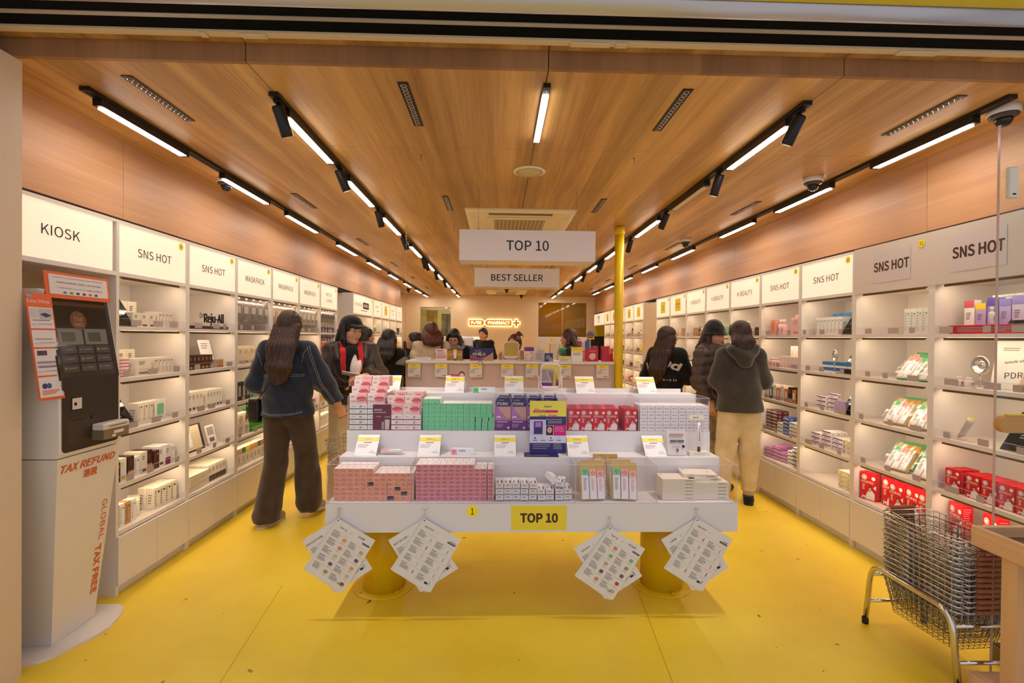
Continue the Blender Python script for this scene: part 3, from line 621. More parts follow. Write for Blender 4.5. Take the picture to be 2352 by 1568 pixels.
for (cx, cy, cz, rx, rz, ry, lb) in ((x0+.30, 2.585, zb+.078, 12, 26, 20, 'lying askew on top of its stack'), (x0+.345, 2.57, zb+.0645, 0, -14, 0, 'turned a little on top of the right end of its stack')):
    put(pr, (cx, cy, cz), 0, 'navy-striped carton '+lb, None, rot=(R_(rx), R_(ry), R_(rz)))
# flat gift packs: three slim cartons under film on a gold card
gold = mat('gold_card', '#cfa23a', .35, .4); gcol = {'g': mat('pack_green', '#6fcf8a', .5), 'p': mat('pack_pink', '#f5a8b4', .5), 'c': mat('pack_coral', '#f7b6a4', .5)}
ccol = {'g': mat('clover_green', '#0f8a45', .5), 'p': mat('clover_pink', '#d8325a', .5), 'c': mat('clover_red', '#e0503c', .5)}
def clover(b, M, x, y, r, m, z=.0012):
    for dx, dy in ((-1, 0), (1, 0), (0, 1), (0, -1)): b.poly(M, [(x+dx*r-r*.62*a, y+dy*r+r*.62*c) for a, c in ((0, 1), (-1, 0), (0, -1), (1, 0))], m, z)
def giftpack(order='gcp', card=gold, w=.135, h=.19):
    t = thing('gift_pack', '', 'gift pack'); b = MB(); b.bev(-w/2, w/2, 0, .006, 0, h, card, .002); b.obj('backing_card', t)
    for i, k in enumerate(order):
        x = -.04+.041*i; hh = .155-.006*i; b = MB(); b.box(x-.018, x+.018, -.018, -.0005, .006, .006+hh, wht)
        M = frame((x, -.018, .006+hh/2), (1, 0, 0), (0, 0, 1)); b.rect(M, -.018, hh/2-.036, .018, hh/2, gcol[k], .0008); clover(b, M, 0, hh/2-.018, .0068, ccol[k]); b.lines(M, -.009, -.035, .009, .028, 9, M_LTEXT if k == 'g' else gcol['p'], .001, .5, i)
        b.obj('slim_carton', t)
    b = MB(); n = 9; rw = random.Random(7)
    grid = [[V((-w/2-.006+(w+.012)*i/n, -.0215-.004*math.sin(i*1.9+j)-.003*rw.random(), -.003+(h+.02)*j/7)) for i in range(n+1)] for j in range(8)]
    vs2 = [p for r2 in grid for p in r2]; b.add(vs2, [(j*(n+1)+i, j*(n+1)+i+1, (j+1)*(n+1)+i+1, (j+1)*(n+1)+i) for j in range(7) for i in range(n)], M_PVC, False); b.obj('film', t)
    return t
gp1 = giftpack('gcp'); gp2 = giftpack('gpc'); x3 = TX+3*BXW
put(gp1, (x3+.10, 2.515, zb+.001), 0, 'gold gift pack of three slim cartons, front left in its bin', None, rot=(R_(-14), 0, R_(3)))
put(gp2, (x3+.265, 2.515, zb+.001), 0, 'gold gift pack of three slim cartons, front right in its bin', None, rot=(R_(-14), 0, R_(-7)))
put(gp1, (x3+.115, 2.562, zb+.004), 0, 'gold gift pack behind the front left one in its bin', None, rot=(R_(-12), 0, R_(-3)))
put(gp2, (x3+.255, 2.562, zb+.008), 0, 'gold gift pack behind the front right one in its bin', None, rot=(R_(-10), 0, R_(5)))
put(gp2, (x3+.19, 2.628, zb+.022), 0, 'tallest gold gift pack at the back of its bin', None, rot=(R_(-4), 0, 0))
# cream flat boxes
crm = mat('cream_carton', '#ece2cf', .45)
pr = carton('flat_mask_box', .176, .115, .0178, '#ece2cf', lambda b, M: b.lines(M, .03, -.003, .075, .002, 1, M_GREYT, .0008), lambda b, M: (b.disc(M, -.07, .03, .006, M_GREYT, .0006, 8), b.disc(M, .05, .0, .006, M_GREYT, .0006, 8)))
x4 = TX+4*BXW
for c in range(2):
    for r in range(6 if c == 0 else 5): put(pr, (x4+.135+c*.177, 2.575+c*.006, zb+r*.0181), 0, 'flat cream box stacked %s in the rightmost lower bin' % ('on the left' if c == 0 else 'on the right'), 'flat cream boxes in the rightmost lower bin, %s stack' % ('left' if c == 0 else 'right'))
put(pr, (x4+.275, 2.590, zb+5*.0181), R_(4), 'flat cream box skewed on the right stack, under the topmost one'); put(pr, (x4+.262, 2.598, zb+6*.0181), R_(-6), 'flat cream box, topmost of the rightmost lower bin')
# ---- upper bins
zu = .885; M_GRN = mat('deep_green_band', '#1d6b43', .5); M_CRI = mat('crimson_band', '#b3123c', .5)
def f_cu(band):
    def f(b, M): b.rect(M, -.05, -.0145, .05, -.0100, band, .0008); b.text(M, '20', .012, .001, .010, M_INK, .001, .02, shear=.2); b.lines(M, -.04, -.001, -.012, .004, 2, M_LTEXT, .0008); b.lines(M, .024, -.002, .042, .002, 1, M_LTEXT, .0008)
    return f
pg = carton('cream_carton', .0985, .05, .0295, '#f4f1f0', f_cu(M_GRN)); pc = carton('cream_carton', .0985, .05, .0295, '#f4f1f0', f_cu(M_CRI))
lip = mat('lip_pink', '#d9546a', .4); lipd = mat('lip_line', '#a8324a', .5); blush = mat('lip_card_pink', '#f3c3bb', .45)
def f_lip(b, M):
    b.rect(M, -.046, -.028, -.006, .028, mat('lip_card_pale', '#f8e6df', .45), .0005); b.text(M, 'CuLip', -.024, -.018, .0085, M_INK, .001, .01); b.lines(M, -.04, .004, -.016, .016, 3, M_LTEXT, .0008)
    up = [(-.012, .001), (.0, .009), (.012, .016), (.019, .014), (.026, .016), (.04, .010), (.046, .004), (.046, .001)]; b.poly(M, up, lip, .0009)
    b.poly(M, [(-.012, .0), (.0, -.008), (.016, -.014), (.034, -.012), (.046, -.005), (.046, .0)], mat('lip_light', '#ea7f8c', .35), .0009); b.rect(M, -.01, -.0005, .046, .0012, lipd, .0012)
pl = carton('lip_care_carton', .098, .018, .060, '#f3c3bb', f_lip)
XU = lambda px: atY(px, 950, 2.83).x
xs4 = [XU(823), XU(862), XU(903), XU(943)]; xs4 = [TX+.012+.05, TX+.012+.152, TX+.012+.254, TX+.012+.354]
for c in range(4):
    P2, n, nm = (pg, 5, 'green') if c < 2 else (pc, 3, 'crimson')
    for k, y in enumerate((2.835, 2.887)):
        for r in range(n+k): put(P2, (xs4[c], y, zu+r*.030), 0, 'white carton with a %s base band in the leftmost upper bin' % nm, '%s-banded white cartons in the leftmost upper bin' % nm)
    zz = zu+n*.030
    for k in range(3 if c < 2 else 2):
        for j in range(2 if k else 1): put(pl, (xs4[c]-.004+.006*k, 2.824+k*.026+j*.0, zz+k*(.038 if c < 2 else .046)+ (.0)), R_(rg.uniform(-2, 2)), 'pink lip care carton with lips printed on it, leftmost upper bin', 'pink lip cartons in the leftmost upper bin') if j == 0 else None
    for k in range(3): put(pl, (xs4[c]+.002+.004*k, 2.915+.02*k, zz+.062+(.03 if c < 2 else 0)), 0, 'pink lip care carton with lips printed on it, leftmost upper bin', 'pink lip cartons in the leftmost upper bin')
# burgundy leaflet
b = MB(); F = frame((0, 0, 0), (1, 0, 0), (0, 0, 1)); bur = mat('burgundy_print', '#6b1838', .45); b.box(-.052, .052, -.0008, .0008, 0, .148, bur); M = frame((0, -.0008, .074), (1, 0, 0), (0, 0, 1))
b.text(M, '醫師問題', -.022, .043, .010, M_PAPER); b.text(M, '主治肌膚病輔助治療', -.012, .029, .0075, M_PAPER, w=.07); b.text(M, 'CuLip20', -.020, .005, .008, M_PAPER, off=.01)
b.poly(M, [(-.002, -.068), (.013, -.068), (.013, -.03), (.008, -.022), (.003, -.022), (-.002, -.03)], M_LTEXT); b.poly(M, [(.018, -.07), (.040, -.068), (.044, -.012), (.016, -.012)], mat('tube_print', '#d9c8c0', .5)); b.rect(M, .014, .0, .046, .006, M_LTEXT); b.text(M, '+', .03, -.004, .008, M_CRI)
single(b, 'leaflet', 'burgundy leaflet with a bottle and tube, standing in the leftmost upper bin', 'leaflet', (atY(878, 958, 2.815).x, 2.8095, zu))
# mint cartons
mint = mat('mint_print', '#7fdda4', .4); mintd = mat('mint_print_dark', '#3f9a6a', .5)
pr = carton('cica_cream_carton', .0325, .13, .0252, '#eef3ea', lambda b, M: (b.rect(M, -.01625, -.0126, .01625, .0126, mintd, .0003), b.rect(M, -.0157, -.0121, .0157, .0121, mint, .0005), b.disc(M, 0, .001, .0075, mintd, .0008, 8, .003), b.disc(M, 0, .001, .006, mint, .0010, 8, .002)))
x1 = TX+BXW+.008
for c in range(12):
    for r in range(7 if c < 3 else 6):
        dx = 0 if (r > 2 or c < 9) else (.004*(c-8)*(1+(r == 2)*.6)); 
        put(pr, (x1+c*.0333+.0165+dx*.8, 2.886+rg.uniform(-.0015, .0015), zu+r*.0257), 0, 'small mint green carton stacked in the second upper bin '+IS1, 'mint green cartons in the second upper bin')
# purple cartons with a peaked top
pur = mat('deep_purple', '#6d1b86', .4); orc = mat('orchid', '#b77ac8', .45); skin = mat('print_skin', '#d9a79c', .5); nav = mat('indigo_print', '#2b2360', .5)
def f_pdrn(b, M):
    b.rect(M, -.044, -.028, .044, .062, orc, .0004); b.poly(M, [(-.03, .06), (.044, .062), (.044, -.018), (.02, -.022), (.0, .005), (-.022, .03)], skin, .0006); b.poly(M, [(-.02, .02), (.02, -.03), (.044, -.03), (.044, -.012), (.02, -.012), (0, .012)], mat('print_skin_shade', '#c08c84', .5), .0008)
    b.rrect(M, -.044, -.085, .044, -.028, .006, pur, .0009); b.lines(M, -.038, -.07, .006, -.048, 4, M_LTEXT, .0012); b.rect(M, -.036, -.038, .025, -.034, M_PAPER, .0012); b.disc(M, .031, -.07, .0065, M_PAPER, .0012, 14); b.rrect(M, -.038, -.012, -.012, -.004, .003, M_PAPER, .0010)
def pdrn():
    b = MB(); w, d, h = .0885, .035, .17; b.box(-w/2, w/2, -d/2, d/2, 0, h, pur)
    M = frame((0, -d/2, h/2), (1, 0, 0), (0, 0, 1)); f_pdrn(b, M)
    out = [(-.038, .052), (.044, .052), (.044, .09), (.030, .118), (.016, .100), (.008, .104), (-.034, .104), (-.040, .09)]
    for m, e, z in ((M_PAPER, .0015, .0012), (nav, 0, .0018)): b.poly(M, [(x*(1+e*12), (y-.08)*(1+e*18)+.08) for x, y in out], m, z)
    b.add([M @ V((x, y, -.004)) for x, y in out], [tuple(range(len(out)))[::-1]], M_PAPER)
    b.text(M, 'PDRN', -.004, .068, .017, M_PAPER, .0024, .012, w=.058); b.poly(M, [(.026, .075), (.036, .075), (.031, .098)], pur, .0026); b.lines(M, -.03, .084, .01, .092, 2, M_LTEXT, .0024)
    return proto(b, 'collagen_mask_carton', 'box')
pr = pdrn(); x2 = TX+2*BXW+.052
for k in range(4):
    for c in range(4): put(pr, (x2+c*.0905+.004*k, 2.835+k*.037, zu+.001), 0, 'purple carton with a drop-shaped peak, middle upper bin', 'purple peaked cartons in the middle upper bin')
# A4 leaflet in a clear stand
def stand(name, label, w, h, art, loc, rz=0, lean=0, cat='sign stand'):
    t = thing(name, label, cat, loc, rz)
    b = MB(); b.box(-w/2, w/2, -.004, 0, 0.003, h, M_CLEAR); b.box(-w/2, w/2, -.004, .045, 0, .0028, M_CLEAR); o = b.obj('acrylic_holder', t)
    b = MB(); b.box(-w/2+.001, w/2-.001, .0008, .0018, .004, h-.001, M_PAPER); art(b, frame((0, -.0046, h/2), (1, 0, 0), (0, 0, 1))); p = b.obj('printed_sheet', t)
    for q in (o, p): q.rotation_euler.x = -lean
    return t
def a_oral(b, M):
    Y = mat('leaflet_yellow', '#e9dc50', .5); D = mat('leaflet_indigo', '#3a2f74', .5); G = mat('leaflet_lilac', '#cfc8e4', .5); K = mat('leaflet_magenta', '#d8127c', .5)
    b.rect(M, -.103, .06, .103, .147, Y); b.rect(M, -.103, .0, .103, .06, D, .0005); b.rect(M, -.103, -.048, -.012, .042, G, .0009); b.rect(M, -.012, -.048, .032, .01, M_PAPER, .0009); b.rect(M, .032, -.048, .103, .012, K, .0009)
    b.rect(M, -.103, -.09, .103, -.048, mat('leaflet_pale', '#dcd9ee', .5), .0008); b.rect(M, -.103, -.147, .103, -.09, D, .0008)
    b.rrect(M, -.085, .082, .058, .096, .007, K, .0011); b.text(M, 'WOMEN PLUS', -.045, .089, .007, Y, .0015, .01); b.text(M, 'RE4DAY', 0, .116, .009, D, .0015, .012); b.text(M, 'No.1', -.062, .102, .009, D, .0015, .01)
    b.text(M, 'Oral', -.032, .064, .015, D, .0016, .012); b.text(M, 'PDRN', .027, .064, .014, K, .0016, .014); b.text(M, 'Beauty Drink product', .036, .043, .008, M_PAPER, .0014, .008, w=.09)
    b.lines(M, 0, .018, .085, .034, 2, M_LTEXT, .0012); b.rect(M, -.08, -.04, -.03, .033, D, .0012); b.rect(M, -.072, .0, -.038, .028, orc, .0015)
    b.rect(M, -.01, -.046, .030, .008, mat('hair_print', '#2a1c18', .5), .0011); b.disc(M, .010, -.016, .014, skin, .0015, 16, .018)
    for i, s_ in enumerate(('Glow Skin +', 'Brightening +', 'Anti-Aging')): b.text(M, s_, .066, -.001-.011*i, .007, Y if i == 9 else M_PAPER, .0014, w=.052 if i else .045)
    for i, c in enumerate((nav, Y, K, mint)): b.disc(M, -.072+.045*i, -.062, .005, c, .0014, 10); b.rect(M, -.084+.045*i, -.077, -.060+.045*i, -.073, M_GREYT, .0012)
    b.lines(M, -.085, -.13, .02, -.097, 3, M_LTEXT, .0012, .35); b.lines(M, .032, -.128, .09, -.094, 5, M_LTEXT, .0012, .4, 3)
p = atY(1257, 1030, 2.78); stand('leaflet_stand', 'yellow and indigo A4 leaflet in a clear stand, middle of the first island', .206, .297, a_oral, (p.x, 2.762, .768))
b = MB(); b.box(-.095, .095, 0, .10, 0, .0015, nav); b.lines(frame((0, .05, .0015), (1, 0, 0), (0, 1, 0)), -.08, -.04, .05, -.02, 2, M_LTEXT)
single(b, 'flat_leaflet', 'indigo leaflet lying flat on the front ledge below the A4 stand', 'leaflet', (atY(1243, 1046, 2.7).x, 2.672, .768), R_(-2))
# red cartons with the woman in white
red = mat('bright_red_carton', '#d80f22', .35); redd = mat('red_side_print', '#b50f24', .4)
def f_red(b, M, s=1):
    b.disc(M, -.017*s, .040*s, .0125*s, M_PAPER, .0008, 20); b.disc(M, -.017*s, .040*s, .0095*s, redd, .0011, 16); b.disc(M, -.017*s, .040*s, .0075*s, M_PAPER, .0013, 14)
    b.disc(M, .024*s, .040*s, .0085*s, M_PAPER, .0008, 16); b.text(M, '안티푸라민', -.004*s, .019*s, .012*s, M_PAPER, .001, .012, w=.056*s)
    b.lines(M, -.026*s, -.02*s, -.012*s, .008*s, 6, M_PAPER, .0009, .4)
    b.poly(M, [(-.012*s, -.06*s), (.03*s, -.06*s), (.031*s, -.03*s), (.018*s, -.016*s), (.004*s, -.018*s), (-.006*s, -.034*s)], M_PAPER, .0009); b.disc(M, .010*s, -.008*s, .0085*s, mat('hair_print', '#2a1c18', .5), .0011, 14, .0105*s); b.disc(M, .010*s, -.0105*s, .0062*s, skin, .0013, 14, .008*s)
    b.rect(M, .006*s, -.024*s, .014*s, -.017*s, skin, .0012); b.poly(M, [(.024*s, -.002*s), (.0365*s, .01*s), (.0365*s, -.012*s)], M_PAPER, .0009); b.disc(M, -.016*s, -.05*s, .007*s, M_PAPER, .0012, 8, .005*s); b.poly(M, [(-.03*s, -.06*s), (-.024*s, -.06*s), (-.022*s, -.035*s)], M_PAPER, .001)
pr = carton('red_balm_carton', .073, .036, .1265, '#d3122a', f_red, lambda b, M: b.lines(M, -.03, -.014, .03, .014, 3, redd, .0006), lambda b, M: b.lines(M, -.014, -.055, .014, .05, 12, mat('red_fine_print', '#e8707c', .5), .0006), m=red)
PRED = pr; x3u = TX+3*BXW+.044
for k in range(5):
    for c in range(5):
        if c == 4 and k > 3: continue
        put(pr, (x3u+c*.0738+(.036 if c == 4 else 0)+(.004*k if c < 4 else 0), 2.832+k*.0372, zu+.001), 0, 'red carton picturing a woman in white, fourth upper bin '+IS1, 'red cartons in the fourth upper bin')
# white small cartons
def f_w(b, M): b.rect(M, -.022, -.018, .022, .018, M_LTEXT, .0003); b.rect(M, -.0214, -.0174, .0214, .0174, wht, .0005); b.text(M, 'Reju-All', 0, .001, .006, M_INK, .001, .012, w=.024); b.rect(M, .015, -.001, .017, .001, M_GREYT)
pr = carton('serum_carton', .0445, .045, .0365, '#efecee', f_w, lambda b, M: b.disc(M, .008, 0, .007, mat('teal_tint', '#bcdcd8', .5), .0006, 10)); x4u = TX+4*BXW+.010
for k in range(3):
    for c in range(9):
        for r in range(4): put(pr, (x4u+.0225+c*.0452, 2.835+k*.0455, zu+r*.0370), 0, 'small white carton with black lettering in the rightmost upper bin', 'white cartons in the rightmost upper bin')
# ---- ranking cards
def card_art(txt, price, w=.118, h=.12, yl=M_YEL):
    def f(b, M):
        b.rect(M, -w/2, h/2-.034, w/2, h/2-.010, yl, .0012); b.text(M, txt, 0, h/2-.022, .0105, M_BROWNINK, .0018, .006, space=1.1); b.rect(M, -.022, h/2-.046, .022, h/2-.042, M_GREYT, .001)
        b.lines(M, -w/2+.008, -.022, .012, .004, 3, mat('red_grey_print', '#c9a4a6', .6), .001, .3); b.text(M, price, w/2-.026, -h/2+.02, .0068, M_GREYT, .0014, .008); b.rect(M, w/2-.045, -h/2+.010, w/2-.006, -h/2+.012, M_LTEXT, .001)
        for x in (-w/2+.007, w/2-.007):
            for y in (h/2-.014, -h/2+.007): b.disc(M, x, y, .0016, M_GREYT, .0016, 6)
    return f
def rank_card(label, art, loc, w=.122, h=.135, lean=42, rz=0):
    t = thing('ranking_card', label, 'price card', loc, rz); a = R_(lean)
    b = MB(); b.box(-w/2, w/2, 0, .0018, 0, h, M_PAPER); art(b, frame((0, 0, h/2), (1, 0, 0), (0, 0, 1))); o = b.obj('card', t); o.rotation_euler.x = -a
    b = MB(); d = h*math.sin(a)+.003; z = h*math.cos(a)
    for x in (-w/2+.001, w/2-.001): b.add([(x, .003, 0), (x, d, 0), (x, d, z-.002)], [(0, 1, 2)], M_CLEAR)
    b.quad((-w/2, d, 0), (w/2, d, 0), (w/2, d, z), (-w/2, d, z), M_CLEAR); b.obj('acrylic_stand', t); return t
for i, (px, pr_, ) in enumerate(((838, '22,000'), (984, '13,500'), (1160, '24,500'), (1330, '45,000'), (1508, '43,500'))):
    x = atY(px, 1045, 2.69).x; rank_card('white and yellow TOP price card, '+['leftmost', 'second from the left', 'third from the left', 'fourth from the left', 'rightmost'][i]+' on the front ledge', card_art('TOP %d' % (i+1), pr_), (x, 2.69, .768), w=.12, h=.135, lean=44)
for i, (px, pr_, ) in enumerate(((894, '8,000'), (1043, '13,500'), (1181, '37,500'), (1346, '5,800'), (1489, '8,500'))):
    x = atY(px, 903, 3.02).x; rank_card('white and yellow TOP price card, '+['leftmost', 'second from the left', 'third from the left', 'fourth from the left', 'rightmost'][i]+' on the top ledge', card_art('TOP %d' % (i+6), pr_), (x, 3.018, 1.078), w=.118, h=.135, lean=43)
# samples on ledges
def slim(name, label, col, cl, loc, rz, w=.125):
    t = thing(name, label, 'box', loc, rz); b = MB(); b.box(-w/2, w/2, 0, .03, 0, .032, wht); M = frame((0, 0, .016), (1, 0, 0), (0, 0, 1)); b.rect(M, -w/2, -.016, -w/2+.032, .016, gcol[col], .0008); clover(b, M, -w/2+.016, 0, .006, ccol[cl]); b.lines(M, -.02, -.002, .02, .01, 2, M_GREYT, .001, .4); b.obj('carton_body', t)
slim('sample_carton', 'white sample carton with a pink square on the front ledge', 'p', 'p', (atY(1062, 1038, 2.72).x, 2.72, .768), R_(-2)); slim('sample_carton', 'white sample carton with a green square on the top ledge', 'g', 'g', (atY(1112, 900, 3.04).x, 3.04, 1.078), 0, .135)
t = thing('sample_tray', 'clear tray with a coral-lidded sample on the front ledge', 'tray', (atY(900, 1040, 2.72).x, 2.71, .768)); b = MB(); b.box(-.07, .07, 0, .06, 0, .002, M_CLEAR); b.box(-.07, .07, 0, .001, 0.002, .016, M_CLEAR); b.lines(frame((0, -.0002, .008), (1, 0, 0), (0, 0, 1)), -.06, -.004, .06, .006, 3, M_LTEXT); b.obj('tray', t); b = MB(); b.box(-.06, .05, .01, .04, .0022, .024, wht); b.box(-.061, -.02, .009, .041, .0242, .026, coral); b.obj('sample', t)
def a_bro(b, M): b.text(M, 'Crown Rejuvenating Cream', 0, .068, .006, M_BROWNINK, w=.075); b.rect(M, -.04, .035, .04, .048, mat('print_a', '#b98f86', .5)); b.rect(M, -.038, .0, -.002, .014, M_GREYT); b.rect(M, .002, .0, .04, .014, M_GREYT); b.disc(M, .035, -.022, .008, M_INK, .0014, 14); b.lines(M, -.03, -.03, .02, -.02, 2, M_LTEXT); b.rect(M, -.005, -.05, .007, -.034, M_GREYT)
stand('leaflet_stand', 'white leaflet in a clear stand on the front ledge, right of the TOP 5 card', .106, .148, a_bro, (atY(1553, 1043, 2.72).x, 2.70, .768), 0, R_(12))
t = thing('tester_display', 'clear tester display with a slim tube, right end of the front ledge', 'display', (atY(1607, 1040, 2.70).x, 2.70, .768))
b = MB(); b.box(-.055, .055, 0, .05, 0, .022, crm); b.text(frame((.0, 0, .011), (1, 0, 0), (0, 0, 1)), 'Rejuvenate Tube', .0, 0, .006, M_INK, w=.06); b.obj('base', t)
b = MB(); b.box(-.055, .03, .022, .025, .0222, .225, M_CLEAR); b.box(-.055, .03, .0215, .0255, .2, .225, mat('cream_carton_soft', '#efe6d2', .4)); b.text(frame((-.015, .0213, .212), (1, 0, 0), (0, 0, 1)), 'Reju-All', 0, 0, .009, M_INK, off=.012); b.obj('back_plate', t)
b = MB(); b.tube([(.0, .012, .023), (.0, .012, .05)], .0085, mat('brown_cap', '#5a3a34', .4), 12); b.obj('cap', t); b = MB(); b.tube([(.0, .012, .0505), (.0, .012, .12), (.0, .012, .185)], .009, wht, 12, radii=[.009, .009, .007]); b.lines(frame((0, .0025, .12), (1, 0, 0), (0, 0, 1)), -.004, -.04, .004, .05, 9, M_GREYT); b.obj('tube', t)
def table_mirror(label, loc, w, h, rz=0, tilt=8, fm=None):
    fm = fm or mat('blush_plastic', '#ecd9d2', .35); t = thing('table_mirror', label, 'mirror', loc, rz); r = .028
    def rr(w, h, r, y, n=6):
        p = []
        for cx, cz, a in ((w/2-r, h/2-r, 0), (-w/2+r, h/2-r, 90), (-w/2+r, -h/2+r, 180), (w/2-r, -h/2+r, 270)):
            for i in range(n+1): q = R_(a+90*i/n); p.append((cx+r*math.cos(q), y, cz+r*math.sin(q)))
        return p
    b = MB(); b.loft([rr(w, h, r+.006, .008), rr(w, h, r+.006, -.004), rr(w-.012, h-.012, r, -.006), rr(w-.016, h-.016, r, -.003)], fm, None, False, False); b.add(rr(w, h, r+.006, .008), [tuple(range(28))], fm); o = b.obj('frame', t)
    b = MB(); b.add(rr(w-.016, h-.016, r, -.003), [tuple(range(28))[::-1]], M_MIRROR); p = b.obj('glass', t)
    for q in (o, p): q.location = (0, 0, h/2+.022); q.rotation_euler.x = R_(tilt)
    b = MB(); W = w/2+.008; b.tube([(-W, .01, h*.5+.02), (-W, .01, .03), (-W+.02, .008, .008), (-W+.04, .006, .004), (W-.04, .006, .004), (W-.02, .008, .008), (W, .01, .03), (W, .01, h*.5+.02)], .0035, fm, 8)
    b.box(-W+.03, W-.03, -.015, .05, 0, .004, fm); b.obj('stand', t); return t
table_mirror('square table mirror with a blush frame on the top ledge of the first island', (atY(1264, 903, 3.06).x, 3.06, 1.078), .128, .165, 0, 13)
# ---- laminated sheets on rings
def sheet_art(b, M, title, lang, dense=0, seed=0):
    rg = random.Random(seed); cols = ['#d98a7a', '#7fb69a', '#c9a4a0', '#b8443c', '#7a4a86', '#9a9488', '#dca07a', '#c8c2b4']
    b.text(M, title, -.058, .122, .0095, M_INK, .0012, .008, align='c'); b.text(M, '✓', -.058+.045, .122, .009, M_INK, .0012)
    if lang: b.text(M, lang, .045 if dense == 0 else .082, .128 if dense == 0 else .118, .011 if dense == 0 else .006, M_INK, .0012)
    b.rect(M, .055, .104, .098, .112, M_INK, .0011) if dense else b.rect(M, .060, .104, .1, .112, M_INK, .0011)
    b.text(M, 'PURE PHARMACY', .078, .108, .003, M_PAPER, .0016, w=.034)
    for r in range(5):
        y = .098-r*.045
        for c in (0, 1):
            x = -.098+c*.102; yy = y-.012*c; b.rect(M, x, yy, x+.094, yy+.0006, M_LTEXT, .001); b.lines(M, x+.002, yy-.009, x+.04, yy-.002, 2, M_INK, .001, .3, r*2+c+seed)
            b.lines(M, x+.002, yy-.034, x+.052, yy-.0115, 6, M_GREYT, .001, .3, r+c*7+seed)
            m = P(rg.choice(cols)); 
            if dense: b.rect(M, x+.074, yy-.034, x+.078, yy-.014, m, .0012)
            else: b.rrect(M, x+.066, yy-.032, x+.086, yy-.015, .004, m, .0012); b.rect(M, x+.066, yy-.042, x+.084, yy-.038, M_YEL, .0012)
    b.rect(M, .055, -.128, .072, -.117, nav if dense else mat('mint_thumb', '#8fc0a8', .5), .0012)
def sheet(label, art, c, ang, y, corner):
    # hangs from a hole near its top corner; ang = turn about the hole, clockwise negative
    w, h = .216, .305; t = thing('laminated_sheet', label, 'sheet', (c[0], y, c[1])); b = MB(); ox = (w/2-.008)*(1 if corner == 'l' else -1); oz = -(h/2-.008)
    b.box(ox-w/2, ox+w/2, -.0004, .0004, oz-h/2, oz+h/2, mat('laminate', '#eae4dc', .25)); M = frame((ox, -.0004, oz), (1, 0, 0), (0, 0, 1)); b.disc(M, -ox, -oz, .003, M_DARK, .0014, 10)
    if art: art(b, M)
    b.obj('sheet', t); t.rotation_euler.y = -R_(ang); return t
KN = [(779, 1168, 'leftmost'), (976, 1168, 'second'), (1400, 1187, 'third'), (1600, 1168, 'rightmost')]
FR = [('TOP 10', '日本語', 0), ('SNS HOT', 'ENGLISH', 1), ('TOP 10', '中文(简体)', 0), ('SNS HOT', '中文繁體', 1)]; BK = ['POPULAR ITEMS', 'BEST SELLER', 'SNS HOT', '人氣商品']
for i, (kx, ky, nm) in enumerate(KN):
    p = atY(kx, ky, 2.455); ring = p.z-.048
    t = thing('ring_hook', 'small steel knob with a ring holding sheets, %s on the island front' % nm, 'hook', (p.x, 2.4625, p.z))
    b = MB(); b.cyl((0, 0, 0), (0, -.008, 0), .003, M_CHROME, 10); b.ball((0, -.012, 0), .0068, M_CHROME, 14, 8); b.obj('knob', t)
    b = MB(); b.tube([(0, -.012, -.005), (.0, -.012, -.03)], .0012, M_CHROME, 6); b.tube([(.0085*math.sin(a), -.012, -.018+.0105*math.cos(a)) for a in [k*PI/8 for k in range(16)]] if i == 0 else [(0, -.012, -.022), (0, -.0121, -.032)], .0009, M_CHROME, 5, i == 0); b.obj('link', t)
    b = MB(); b.tube([(.0125*math.sin(a), -.012-.003*math.sin(a), -.042+.0125*math.cos(a)) for a in [k*PI/10 for k in range(20)]], .0012, M_CHROME, 6, True); b.obj('ring', t)
    c = (p.x, p.z-.0545); ti, la, dn = FR[i]
    for k in range(3): sheet('laminated product sheet %s on the %s ring' % (('lettered '+ti+' facing out' if k == 0 else 'behind the front one' if k == 1 else 'third in the bundle'), nm), (lambda b, M, ti=ti, la=la, dn=dn, i=i: sheet_art(b, M, ti, la, dn, i)) if k == 0 else None, c, (-31, -32.5, -34)[k]+(0, 1, -1, 1)[i], 2.4445+.0016*k, 'l')
    for k in range(2): sheet('laminated sheet turned left %s on the %s ring' % ('lettered '+BK[i] if k == 0 else 'at the back', nm), (lambda b, M, i=i: sheet_art(b, M, BK[i], '', 1, i+9)) if k == 0 else None, c, (33, 31.5)[k], 2.451+.0016*k, 'r')
# hand-held crumb on the floor
b = MB(); b.tube([(0, 0, .002), (.01, .004, .002), (.016, .012, .002), (.012, .02, .002), (.004, .018, .002)], .0018, mat('hair_tie', '#3a2a10', .8), 5); single(b, 'hair_tie', 'tiny dark curl of litter on the floor by the left pedestal', 'litter', (atZ(843, 1384, 0).x, atZ(843, 1384, 0).y, 0))
